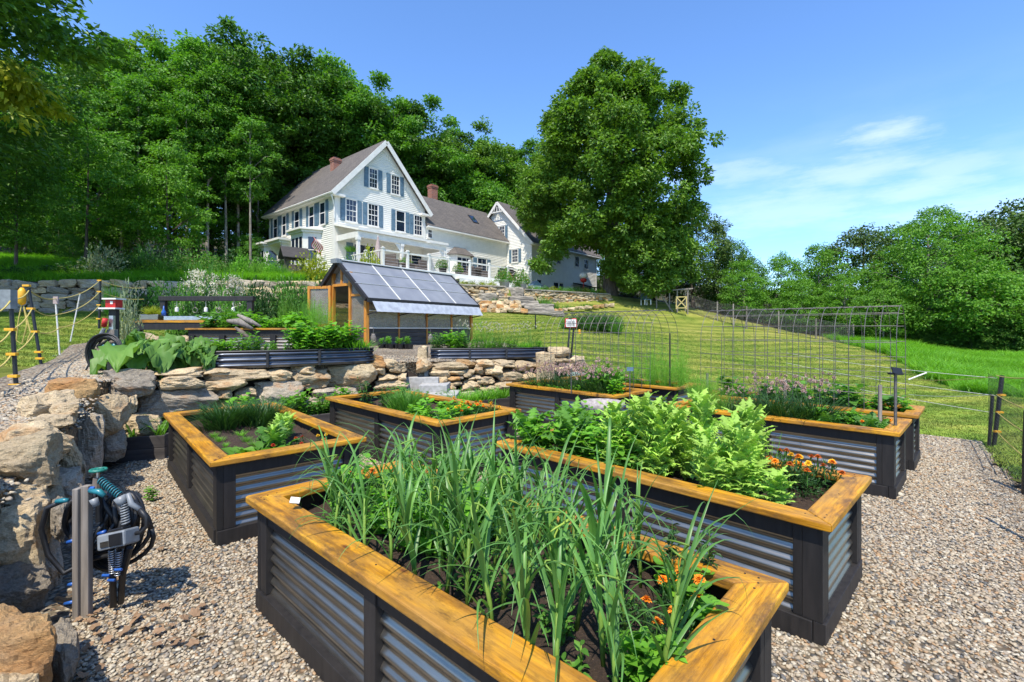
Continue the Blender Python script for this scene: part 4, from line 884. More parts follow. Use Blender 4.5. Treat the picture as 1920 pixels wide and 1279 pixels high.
# ell
el = thing('house_ell', 'white ell with brown shingle roof and small skylight joining the farmhouse to the barn', 'house', HO, HA)
gable_house(el, 8.12, 18.5, .0, 5.86, 4.95, 8.05, 'x', oh=.3, faces=())
chimney(el, 11.7, 3.3, 6.5, 9.6, .36)
window(el, 0, 0, 0, 14.35, 15.5, 1.0, 2.7, (1, 1), (2, 1), sw=.5, sash=False)
b = MB(); b.prism([(10.85, -.02), (11.25, -.55), (12.9, -.55), (13.3, -.02)], -.2, 2.65, 'z'); bo = b.build('bay_window', 'white_paint', el)
r = MB(); zz = 2.65
r.add([(10.5, 0, zz), (11.0, -.85, zz), (13.15, -.85, zz), (13.65, 0, zz), (11.4, -.03, zz+.75), (12.75, -.03, zz+.75)], [(0, 1, 4), (1, 2, 5, 4), (2, 3, 5), (0, 3, 2, 1)]); r.build('bay_roof', 'shingles', bo, uv=1)
g = MB(); g.box(11.32, -.57, .25, 11.78, -.552, 2.4); g.box(11.88, -.57, .1, 12.34, -.552, 2.4); g.box(12.42, -.57, .1, 12.84, -.552, 2.4); g.build('bay_pane', 'window_glass', bo)
window(el, 0, 0, 0, 8.42, 8.80, 3.8, 4.6, (0, 0), (2, 2))
sk = MB(); sl = (8.05-4.95)/2.93; M_ = Matrix.Translation((15.2, 1.45, 4.95+1.45*sl+.2)) @ Matrix.Rotation(math.atan(sl), 4, 'X'); sk.box(-.38, -.6, 0, .38, .6, .09, M_); so_ = sk.build('skylight', 'charcoal_wood', el)
g = MB(); g.box(-.3, -.5, .092, .3, .5, .1, M_); g.build('skylight_pane', 'window_glass', so_)
# barn
ba = thing('barn', 'white clapboard barn with bracketed gable peak partly hidden behind the big maple', 'barn', HO, HA)
gable_house(ba, 18.56, 30.6, -3.17, 5.15, 4.6, 8.85, 'x', base=-1.8, oh=.4, faces=('left',))
window(ba, 18.56, 0, -PI/2, -.96, -.3, 5.1, 6.45, (1, 1), (3, 4), sw=.34); window(ba, 18.56, 0, -PI/2, .76, 1.45, 2.7, 3.9, (1, 1), (3, 4), sw=.34)
for u0, u1, z0, z1 in ((26.05, 26.8, 2.85, 3.9), (27.9, 28.65, 2.8, 3.75), (19.35, 20.0, -.1, .85), (22.1, 22.9, .0, .8), (23.1, 23.8, .0, .8), (22.6, 23.3, 2.8, 3.8)): window(ba, 0, -3.17, 0, u0, u1, z0, z1, (0, 0), None, sash=False)
# porch and deck
pd = thing('deck_porch', 'white covered porch and raised deck with post and rail balustrade in front of the farmhouse', 'porch', HO, HA)
r = MB(); r.add([(-.12, -.03, 3.55), (8.1, -.03, 3.55), (8.1, -2.95, 2.86), (.05, -2.95, 2.86), (-.12, -.03, 3.42), (8.1, -.03, 3.42), (8.1, -2.95, 2.72), (.05, -2.95, 2.72)], [(0, 1, 2, 3)[::-1], (4, 5, 6, 7), (0, 3, 7, 4), (3, 2, 6, 7), (2, 1, 5, 6), (1, 0, 4, 5)]); r.build('porch_roof', 'siding_white', pd)
f = MB(); f.box(.1, -2.8, 2.3, 8.0, -2.65, 2.7); f.box(.1, -2.649, 2.3, .25, -.03, 2.7); f.box(7.85, -2.649, 2.3, 8.0, -.03, 2.7); f.box(.05, -2.98, 2.73, 8.1, -2.951, 2.9); f.build('porch_beam', 'white_paint', pd)
for x in (.18, 3.75, 7.9):
    f = MB().box(x-.1, -2.82, 0, x+.1, -2.62, 2.299); f.box(x-.14, -2.86, 0, x+.14, -2.58, .2); f.box(x-.14, -2.86, 2.1, x+.14, -2.58, 2.298)
    if x > 1:
        f.add([(x-.1, -2.72, 1.7), (x-.6, -2.72, 2.298), (x-.1, -2.72, 2.298), (x-.1, -2.68, 1.7), (x-.6, -2.68, 2.298), (x-.1, -2.68, 2.298)], [(0, 1, 2), (3, 5, 4), (0, 3, 4, 1), (1, 4, 5, 2), (2, 5, 3, 0)])
    f.build('porch_post', 'white_paint', pd)
f = MB().box(-.4, -6.5, -.12, 13.4, -.06, 0); f.box(-.42, -6.53, -.5, 13.42, -6.501, -.02); f.box(-.43, -6.5, -.5, -.401, -.2, -.02); f.build('deck_floor', 'siding_white', pd)
f = MB()
for i in range(3): f.box(5.6-i*.1+i*.6, -6.9-i*.35, -.55-i*.2+.16, 13.6, -6.535-i*.35, -.55-i*.2+.24) ; f.box(5.65+i*.5, -6.9-i*.35, -.95-i*.2, 13.55, -6.87-i*.35, -.55-i*.2+.159)
f.build('deck_steps', 'white_paint', pd)
f = MB(); 
for i in range(46):
    x = -.4+i*.3; bar(f, (x, -6.46, -1.4), (x+.75, -6.46, -.52), .02, .035); bar(f, (x+.75, -6.44, -1.4), (x, -6.44, -.52), .02, .035)
f.build('lattice', 'white_paint', pd)
posts = [(-.36, -6.4), (1.51, -6.4), (3.28, -6.4), (5.06, -6.4), (7.11, -6.4), (9.22, -6.4), (11.39, -6.4), (13.2, -6.4), (-.36, -4.5)]
for x, y in posts:
    f = MB().box(x-.075, y-.075, 0, x+.075, y+.075, 1.05); f.box(x-.1, y-.1, 1.051, x+.1, y+.1, 1.1); f.box(x-.06, y-.06, 1.1, x+.06, y+.06, 1.16); f.build('rail_post', 'white_paint', pd)
f = MB()
for i in range(7): x0, x1 = posts[i][0], posts[i+1][0]; f.box(x0+.08, -6.46, .89, x1-.08, -6.34, .99); 
f.box(-.41, -6.32, .93, -.31, -2.8, .99); f.build('top_rail', 'white_paint', pd)
f = MB()
for z in (.12, .3, .5, .7): f.tube([(-.3, -6.4, z), (13.2, -6.4, z)], .008, 4)
f.build('rail_cable', 'steel', pd)
f = MB()
for i in range(14): y = -6.2+i*.25; f.box(-.38, y, .1, -.34, y+.04, .93)
f.build('baluster_panel', 'white_paint', pd)
def HL(x, y, z=0): return HO+Matrix.Rotation(HA, 3, 'Z') @ Vector((x, y, z))
# things on the deck
t = thing('patio_umbrella', 'closed faded pink patio umbrella standing near the porch corner post', 'umbrella', HL(.75, -4.2), HA)
f = MB().tube([(0, 0, 0), (0, 0, 2.3)], .03); f.build('pole', 'white_paint', t); f = MB().lathe([(.04, .55), (.3, .75), (.22, 1.2), (.12, 1.8), (.05, 2.15), (.015, 2.3)], 12, wob=lambda a, z: .25*math.sin(a*5)*(1.2-z*.5 if z < 2 else 0)); f.build('canopy', 'cloth_pink', t, smooth=True); MB().box(-.3, -.3, 0, .3, .3, .08).build('base', 'charcoal_wood', t)
def chair(label, x, y, rz, mat='wicker'):
    t = thing('wicker_chair', label, 'chair', HL(x, y), HA+rz, 'dark wicker seats on the deck'); MB().box(-.35, -.35, .12, .35, .35, .42).build('seat', mat, t, bevel=.02)
    MB().box(-.35, .25, .421, .35, .38, .95).build('backrest', mat, t, bevel=.04)
    for s in (-1, 1): MB().box(s*.42-.06, -.35, .12, s*.42+.06, .35, .62).build('armrest', mat, t, bevel=.02)
    for a_ in (-.3, .3):
        for b_ in (-.3, .3): MB().box(a_-.03, b_-.03, 0, a_+.03, b_+.03, .119).build('leg', mat, t)
chair('dark wicker armchair left of the low deck table', 1.1, -5.2, 2.4); chair('grey wicker sofa seat under the porch beside the third rail post', 4.1, -4.4, 3.1); chair('brown chair at the deck table left of the covered grill', 9.6, -5.2, 1.4); chair('brown chair at the deck table nearest the bay window', 8.2, -5.1, -1.3)
t = thing('low_table', 'dark low table on the deck between the wicker seats', 'table', HL(2.4, -5.3), HA); MB().box(-.55, -.35, .4, .55, .35, .47).build('tabletop', 'wicker', t); MB().box(-.35, -.25, 0, .35, .25, .399).build('base', 'wicker', t)
t = thing('dining_table', 'round brown deck table between two brown chairs', 'table', HL(8.9, -5.1), HA); MB().lathe([(.6, .70), (.62, .74), (.6, .76)], 20).build('tabletop', 'wicker', t); MB().lathe([(.3, 0), (.06, .06), (.06, .69), (.3, .699)], 12).build('pedestal', 'wicker', t)
t = thing('covered_grill', 'large barbecue grill under a black cover at the right end of the deck', 'grill', HL(12.3, -5.5), HA)
f = MB(); f.box(-.8, -.35, .02, .8, .35, .95); f.box(-.62, -.33, .951, .62, .33, 1.2); f.build('cover', 'black_cover', t, bevel=.09)
f = MB(); f.tube([(-.62, -.36, .85), (-.2, -.37, .6), (.2, -.37, .55), (.62, -.36, .8)], .012, 5); f.build('drawstring', 'rope_white', t)
t = thing('flag', 'small red and white striped flag on a bracket by the near corner of the farmhouse', 'flag', HL(-.1, 1.3, 2.2), HA)
MB().tube([(0, 0, -.5), (-.9, -.2, .35)], .018).build('staff', 'white_paint', t); f = MB(); f.mi = 0
nst = 13
for i in range(nst):
    for j in range(8):
        u0, u1 = j/8, (j+1)/8; v0, v1 = i/nst, (i+1)/nst
        def q(u, v): return (-.95+.78*v*.9+.1*math.sin(u*6)*.6, -.15-.1*math.sin(u*5+v*2), .45-.62*v-.72*u)
        f.mi = 0 if (i % 2 == 0) else 1
        f.add([q(u0, v0), q(u1, v0), q(u1, v1), q(u0, v1)], [(0, 1, 2, 3)])
fo = f.build('cloth', ['red_paint', 'white_paint'], t); sm = fo.modifiers.new('thick', 'SOLIDIFY'); sm.thickness = .006
t = thing('wishing_well', 'dark wooden wishing well with shingled roof in front of the bay windows', 'wishing well', (PX(552, 31), 31, hz(PX(552, 31), 31)+.1), .7)
f = MB().lathe([(.62, 0), (.66, .7), (.55, .72), (.5, .3)], 14); f.build('well_wall', 'bark', t)
for s in (-1, 1): MB().box(s*.55-.06, -.06, .3, s*.55+.06, .06, 1.5).build('post', 'dark_plank', t)
for s in (-1, 1):
    f = MB(); f.add([(-.85, s*.62, 1.15), (.85, s*.62, 1.15), (.85, 0, 1.85), (-.85, 0, 1.85), (-.85, s*.62, 1.2), (.85, s*.62, 1.2), (.85, 0, 1.92), (-.85, 0, 1.92)], [(0, 1, 2, 3), (4, 7, 6, 5), (0, 4, 5, 1), (1, 5, 6, 2), (2, 6, 7, 3), (3, 7, 4, 0)]); f.build('roof', 'dark_plank', t)
MB().tube([(-.6, 0, 1.1), (.6, 0, 1.1)], .06).build('windlass', 'bark', t)
# small things against the barn
t = thing('flamingo_ornament', 'red and white round ornament standing by the barn corner', 'ornament', P(1094, 541, 41), 0); MB().tube([(0, 0, 0), (0, 0, .7)], .03).build('stake', 'red_paint', t); MB().lathe([(.05, .5), (.25, .6), (.3, .8), (.05, .9)], 12).build('lower_ball', 'red_paint', t, smooth=True); MB().lathe([(.05, .85), (.32, .95), (.36, 1.15), (.2, 1.35), (.02, 1.4)], 12).build('upper_ball', 'white_paint', t, smooth=True)
t = thing('planter_shed', 'low dark lean-to with flat roof against the barn side', 'lean-to', HL(27.6, -3.25, -.8), HA); MB().add([(-2, 0, 1.75), (2.1, 0, 1.55), (2.1, -1.0, 1.35), (-2, -1.0, 1.55), (-2, 0, 1.85), (2.1, 0, 1.65), (2.1, -1.0, 1.45), (-2, -1.0, 1.65)], [(0, 1, 2, 3), (4, 7, 6, 5), (0, 4, 5, 1), (1, 5, 6, 2), (2, 6, 7, 3), (3, 7, 4, 0)]).build('roof', 'dark_plank', t)
for x in (-1.8, -.9, 0, .9, 1.9): MB().box(x-.06, -.95, 0, x+.06, -.85, 1.4).build('post', 'dark_plank', t)
t = thing('toy_house', 'tiny white playhouse with peaked roof at the barn corner', 'playhouse', P(1003, 548, 38), .5); MB().box(-.4, -.3, 0, .4, .3, .5).build('wall', 'siding_white', t); MB().prism([(-.5, .5), (.5, .5), (0, .9)], -.35, .35, 'y').build('roof', 'shutter_blue', t)

# ------------------------------------------------------------------ greenhouse
GO = Vector((-4.33, 14.2, 1.02)); GA = math.atan2(.823, .568)   # local x along the long side, local y into the building (left)
gh = thing('greenhouse', 'cedar framed greenhouse with grey polycarbonate roof and open gable door', 'greenhouse', GO, GA)
GL_, GW = 4.86, 2.35; GE, GR = 1.66, 2.68
def gpost(n_, a_, b_, w_=.09, mat='cedar_wood', par=None): o = bar(MB(), a_, b_, w_, w_).build(n_, mat, par or gh, bevel=.004); return o
for x, y in ((0, 0), (GL_, 0), (0, GW), (GL_, GW)): gpost('corner_post', (x, y, -.1), (x, y, GE), .11)
for x in (1.25, 2.5, 3.75): gpost('wall_stud', (x, -.01, -.1), (x, -.01, GE), .055)
for y in (.75, 1.6): gpost('door_post', (0, y, -.1), (0, y, 2.38), .09)
gpost('door_header', (0, .7, 2.0), (0, 1.65, 2.0), .08); gpost('gable_beam', (0, 0, GE), (0, .7, GE), .07); gpost('gable_beam', (0, 1.65, GE), (0, GW, GE), .07); gpost('king_post', (0, GW/2, 2.04), (0, GW/2, GR), .07)
for z, w_ in ((.66, .03), (1.18, .035), (GE-.05, .06)): gpost('wall_rail', (0, -.03, z), (GL_, -.03, z), w_, 'white_paint' if z < 1.5 else 'charcoal_wood')
for (ya, yb) in ((-.22, GW/2), (GW+.22, GW/2)):
    za = GE-.22*(GR-GE)/(GW/2); gpost('rafter', (-.16, ya, za+.02), (-.16, yb, GR+.03), .11, 'charcoal_wood'); gpost('rafter', (GL_+.16, ya, za+.02), (GL_+.16, yb, GR+.03), .09, 'charcoal_wood')
# skirt boards
for i in range(5):
    for x0, x1 in ((.06, 1.22), (1.28, 2.47), (2.53, 3.72), (3.78, 4.8)): MB().box(x0, -.012, .0+i*.13, x1, .015, .124+i*.13).build('skirt_board', 'dark_plank', gh)
    MB().box(-.012, .06, .0+i*.13, .012, .70, .124+i*.13).build('skirt_board', 'dark_plank', gh)
for x0, x1 in ((.06, 1.22), (1.28, 2.47), (2.53, 3.72), (3.78, 4.8)): MB().box(x0, .0, .68, x1, .008, GE-.08).build('wall_pane', 'polycarbonate', gh)
MB().add([(0.0, .06, .66), (0.0, .70, .66), (0, .70, 2.15), (0, .06, GE)], [(0, 1, 2, 3)]).build('gable_pane', 'polycarbonate', gh); MB().add([(0.0, 1.65, 0), (0, GW-.06, 0), (0, GW-.06, GE), (0, 1.65, 2.15)], [(0, 1, 2, 3)]).build('gable_pane', 'polycarbonate', gh)
MB().add([(0, .75, 2.05), (0, 1.6, 2.05), (0, GW/2, GR-.03)], [(0, 1, 2)]).build('gable_pane', 'polycarbonate', gh)
MB().add([(GL_, 0.05, 0), (GL_, GW-.05, 0), (GL_, GW-.05, GE), (GL_, GW/2, GR), (GL_, .05, GE)], [(0, 1, 2, 3, 4)]).build('end_pane', 'polycarbonate', gh); MB().box(0, GW-.01, 0, GL_, GW, GE-.05).build('wall_pane', 'polycarbonate', gh)
sl = (GR-GE)/(GW/2)
for side in (0, 1):
    for i in range(4):
        x0, x1 = -.2+i*1.315, -.2+(i+1)*1.315
        ys_ = [(-.24, .30), (.30, .74), (.74, GW/2)]
        for a_, b_ in ys_:
            Y0, Y1 = (a_, b_) if side == 0 else (GW-a_, GW-b_); z0, z1 = GE+a_*sl+.07, GE+b_*sl+.07
            MB().add([(x0+.008, Y0, z0), (x1-.008, Y0, z0), (x1-.008, Y1, z1), (x0+.008, Y1, z1), (x0+.008, Y0, z0+.012), (x1-.008, Y0, z0+.012), (x1-.008, Y1, z1+.012), (x0+.008, Y1, z1+.012)], [(0, 1, 2, 3)[::-1], (4, 5, 6, 7), (0, 1, 5, 4), (1, 2, 6, 5), (2, 3, 7, 6), (3, 0, 4, 7)]).build('roof_panel', 'roof_polycarbonate', gh)
    for i in range(5):
        x = -.2+i*1.315; Y0, Y1 = (-.24, GW/2) if side == 0 else (GW+.24, GW/2); bar(MB(), (x, Y0, GE-.24*sl+.095), (x, Y1, GR+.095), .04, .014).build('roof_batten', 'rope_white' if 0 < i < 4 else 'charcoal_wood', gh)
    for f_ in (.30, .74):
        Y = f_ if side == 0 else GW-f_; bar(MB(), (-.2, Y, GE+f_*sl+.092), (5.06, Y, GE+f_*sl+.092), .03, .01).build('roof_batten', 'white_paint', gh)
bar(MB(), (-.24, GW/2, GR+.1), (5.1, GW/2, GR+.1), .16, .035).build('ridge_cap', 'white_paint', gh)
bar(MB(), (-.3, GW/2, GR+.04), (-.12, GW/2, GR+.04), .3, .14).build('ridge_end', 'grey_plastic', gh)
bar(MB(), (-.18, -.27, GE-.24*sl+.03), (5.04, -.27, GE-.24*sl+.03), .05, .13).build('eave_board', 'charcoal_wood', gh)
aw = MB()
nx_ = 60
vs = []
for i in range(nx_+1):
    x = -.02+i*(5.0/nx_); w_ = .003*math.sin(i*2.1)
    vs += [(x, -.27, GE-.17+w_), (x, -.5, GE-.52+w_)]
aw.add(vs, [(2*i, 2*i+1, 2*i+3, 2*i+2) for i in range(nx_)]); aw.build('awning_sheet', 'awning_metal', gh, smooth=True)
for x in (.0, 1.25, 2.5, 3.75, 4.86): bar(MB(), (x, -.03, GE-.6), (x, -.48, GE-.53), .03, .03).build('awning_bracket', 'charcoal_wood', gh)
# open door leaf swung to the left
dr = thing('greenhouse_door', 'open orange cedar door leaf of the greenhouse', 'door', (0, 0, 0)); bpy.data.objects.remove(dr)
dm = bpy.data.objects.new('door', None); C.objects.link(dm); dm.parent = gh; dm.location = (-.07, 1.62, 0); dm.rotation_euler = (0, 0, D2(18))
bar(MB(), (0, .04, .05), (0, .04, 2.0), .085, .085).build('door_frame', 'cedar_wood', dm); bar(MB(), (0, .82, .05), (0, .82, 2.0), .085, .085).build('door_frame', 'cedar_wood', dm)
for z in (.06, .75, 1.95): bar(MB(), (0, .083, z), (0, .777, z), .07, .085).build('door_rail', 'cedar_wood', dm)
MB().box(-.005, .08, .1, .005, .78, 1.92).build('door_pane', 'polycarbonate', dm)
# bench with plants inside the greenhouse
t = thing('plant_bench', 'long shelf of seedlings seen through the greenhouse wall', 'bench', GO+Vector((0, 0, 0)), GA); MB().box(.3, .25, .62, 4.6, .95, .68).build('benchtop', 'cedar_wood', t)
for x in (.4, 2.4, 4.5): MB().box(x-.04, .3, -.1, x+.04, .9, .62).build('leg', 'cedar_wood', t)
mb = MB(); lb = LB(); rng = np.random.default_rng(4); n = 900; ps = np.column_stack([rng.uniform(.3, 4.6, n), rng.uniform(.3, .9, n), .68+rng.uniform(0, .28, n)]); lb.add(scatter(T_LEAF, ps, rdir(n, rng, -.2, .6), rdir(n, rng, .4, 1), rng.uniform(.08, .16, n), rng.uniform(.05, .1, n))); lb.build('seedlings', 'leaf_mid', t)

# ------------------------------------------------------------------ dark corrugated planters on the terrace
def metal_planter(label, line, z0, h, wd, soilz=.03):
    t = thing('metal_planter', label, 'planter', (line[0][0], line[0][1], z0)); L1 = [Vector(p)-Vector(line[0]) for p in line]; n = len(L1); fr, bk = [], []
    for i, q in enumerate(L1):
        d = (L1[min(i+1, n-1)]-L1[max(i-1, 0)]).normalized(); nn = Vector((-d.y, d.x)); fr.append(q); bk.append(q+nn*wd)
    # rounded ends
    def arc(a, b, k=8):
        c = (a+b)/2; r = (a-b).length/2; a0 = math.atan2((a-c).y, (a-c).x); return [Vector((c.x+r*math.cos(a0-PI*j/k), c.y+r*math.sin(a0-PI*j/k))) for j in range(1, k)]
    loop = fr+[Vector((q.x, q.y)) for q in arc(fr[-1], bk[-1])][::-1 if False else 1]+bk[::-1]+arc(bk[0], fr[0])
    # the first arc must bulge outwards; mirror it when it falls inside
    m1 = loop[len(fr)+3]; 
    nz_ = 40; zz = np.linspace(0, h, nz_); ring = np.array([[q.x, q.y] for q in loop]); cen = ring.mean(0); k = len(ring)
    dd = np.roll(ring, -1, 0)-np.roll(ring, 1, 0); nn = nrm(np.stack([dd[:, 1], -dd[:, 0]], 1))
    V = []
    for z in zz:
        off = .017*math.sin(2*PI*z/(h/3.0)-PI/2); V.append(np.column_stack([ring+nn*off, np.full(k, z)]))
    V = np.concatenate(V); i, j = np.meshgrid(np.arange(nz_-1), np.arange(k), indexing='ij'); j2 = (j+1) % k; F = np.stack([(i*k+j).ravel(), (i*k+j2).ravel(), ((i+1)*k+j2).ravel(), ((i+1)*k+j).ravel()], 1)
    npmesh('corrugated_wall', V, F, 'grey_metal_planter', smooth=True, parent=t)
    mb = MB(); pts = [(q.x, q.y, h) for q in loop]; mb.tube(pts+[pts[0]], .016, 6); mb.build('edge_trim', 'black_rubber', t)
    mb = MB(); mb.add([(q.x, q.y, h-soilz) for q in loop], [tuple(range(k))]); mb.build('soil', 'soil', t)
    for f_ in (.35, .66):
        q = fr[int(f_*(len(fr)-1))]; d = (fr[-1]-fr[0]).normalized(); nn_ = Vector((d.y, -d.x)); MB().box(-.02, -.03, .01, .02, .0, h-.01).build('seam_bracket', 'black_rubber', t).location = (q.x+nn_.x*.02, q.y+nn_.y*.02, 0)
    return t
def curve2(p0, p1, bulge, n=14):
    p0, p1 = Vector(p0), Vector(p1); d = p1-p0; nn = Vector((d.y, -d.x)).normalized(); return [p0+d*(i/(n-1))+nn*bulge*math.sin(PI*i/(n-1)) for i in range(n)]
pl = PX(392, 7.45); pr = PX(700, 9.0)
metal_planter('long dark grey corrugated planter left of the greenhouse path, full of green herbs', curve2((pl, 7.45), (pr, 9.0), .18), 1.02, .27, .62)
metal_planter('dark grey corrugated planter with seedlings right of the greenhouse path', curve2((PX(808, 10.3), 10.3), (PX(1028, 11.1), 11.1), .1), .98, .235, .6)
# ------------------------------------------------------------------ upper bed and potting bench with orange planks
t = thing('timber_bed', 'upper raised bed with orange top plank and silver corrugated sides beside the greenhouse', 'raised bed', (-7.2, 10.5, 1.04))
MB().box(0, 0, .59, 3.1, .16, .63).build('rim_board', 'stained_wood', t, bevel=.006); MB().box(0, 1.2, .59, 3.1, 1.35, .63).build('rim_board', 'stained_wood', t, bevel=.006); MB().box(.0, .161, .59, .15, 1.199, .63).build('rim_board', 'stained_wood', t); MB().box(2.95, .161, .59, 3.1, 1.199, .63).build('rim_board', 'stained_wood', t)
for x in (.05, .72, 1.85, 2.95): MB().box(x, .05, -.1, x+.12, .14, .589).build('post', 'charcoal_wood', t)
MB().box(.05, .052, .47, 3.05, .12, .588).build('top_rail', 'charcoal_wood', t)
zz = np.linspace(-.05, .47, 60); Vp = np.concatenate([np.stack([np.full(60, x), .09+.011*np.sin(2*PI*zz/.068), zz], 1) for x in (.1, 3.05)]); kk = np.arange(59); npmesh('corrugated_panel', Vp, np.stack([kk, kk+60, kk+61, kk+1], 1), 'galvanised', smooth=True, parent=t)
MB().box(.06, .15, .3, 3.04, 1.3, .52).build('soil', 'soil', t)
t = thing('potting_bench', 'long potting bench with orange edge plank, steel tray and dark hanging rail', 'bench', (-9.95, 12.5, 1.25))
MB().box(0, 0, .57, 2.9, .7, .63).build('benchtop', 'stained_wood', t); MB().box(0, .02, .38, 2.9, .08, .569).build('apron', 'charcoal_wood', t); MB().box(.75, .1, .631, 2.85, .62, .74).build('steel_tray', 'steel', t, bevel=.01)
for x in (.05, 1.4, 2.75): MB().box(x, .1, -.3, x+.1, .2, .569).build('leg', 'charcoal_wood', t)
for x in (.32, 2.7): MB().box(x, .55, .631, x+.14, .66, 1.22).build('rail_post', 'charcoal_wood', t)
MB().box(.3, .52, 1.17, 2.88, .68, 1.3).build('hanging_rail', 'charcoal_wood', t, bevel=.01)
for i, x in enumerate((.75, 1.25, 1.55, 1.9, 2.3)):
    o = MB().tube([(x, .6, 1.168), (x, .6, 1.0)], .006, 5); o.lathe([(.01, 1.0), (.045, .98), (.045, .88), (.01, .87)], 10, (x, .6, 0)) if i % 2 == 0 else o.tube([(x+.07*math.cos(a), .6, .92+.07*math.sin(a)) for a in np.linspace(0, 2*PI, 14)], .008, 5)
    o.build('hook_and_jar', 'wire' if i % 2 else 'rope_white', t)
for i, (px, Y, s) in enumerate(((250, 11.0, .45), (262, 12.0, .5), (330, 11.5, .45))):
    me = MED[i]; o = bpy.data.objects.new('loose_boulder', me); C.objects.link(o); z = hz(PX(px, Y), Y); o.location = (PX(px, Y), Y, z+.12); o.scale = (s*1.5, s, s*.8); tag(o, ('tan boulder under the left end of the potting bench', 'flat tan boulder in front of the potting bench leg', 'brown boulder below the orange plank of the potting bench')[i], 'boulder')
# birdhouse
t = thing('birdhouse', 'red birdhouse with white roof on a dark post by the potting bench', 'birdhouse', (PX(214, 9.6), 9.6, hz(PX(214, 9.6), 9.6)))
zt = P(214, 580, 9.6).z-t.location.z
MB().box(-.07, -.05, -.2, .07, .05, zt).build('post', 'charcoal_wood', t); MB().box(-.22, -.12, zt, .12, .12, zt+.03).build('floor_board', 'white_paint', t); MB().box(-.10, -.09, zt+.031, .10, .09, zt+.19).build('box', 'red_paint', t)
MB().box(-.14, -.13, zt+.191, .14, .13, zt+.22).build('roof', 'white_paint', t); MB().box(.0, -.096, zt+.1, .05, -.0905, zt+.16).build('window', 'white_paint', t)
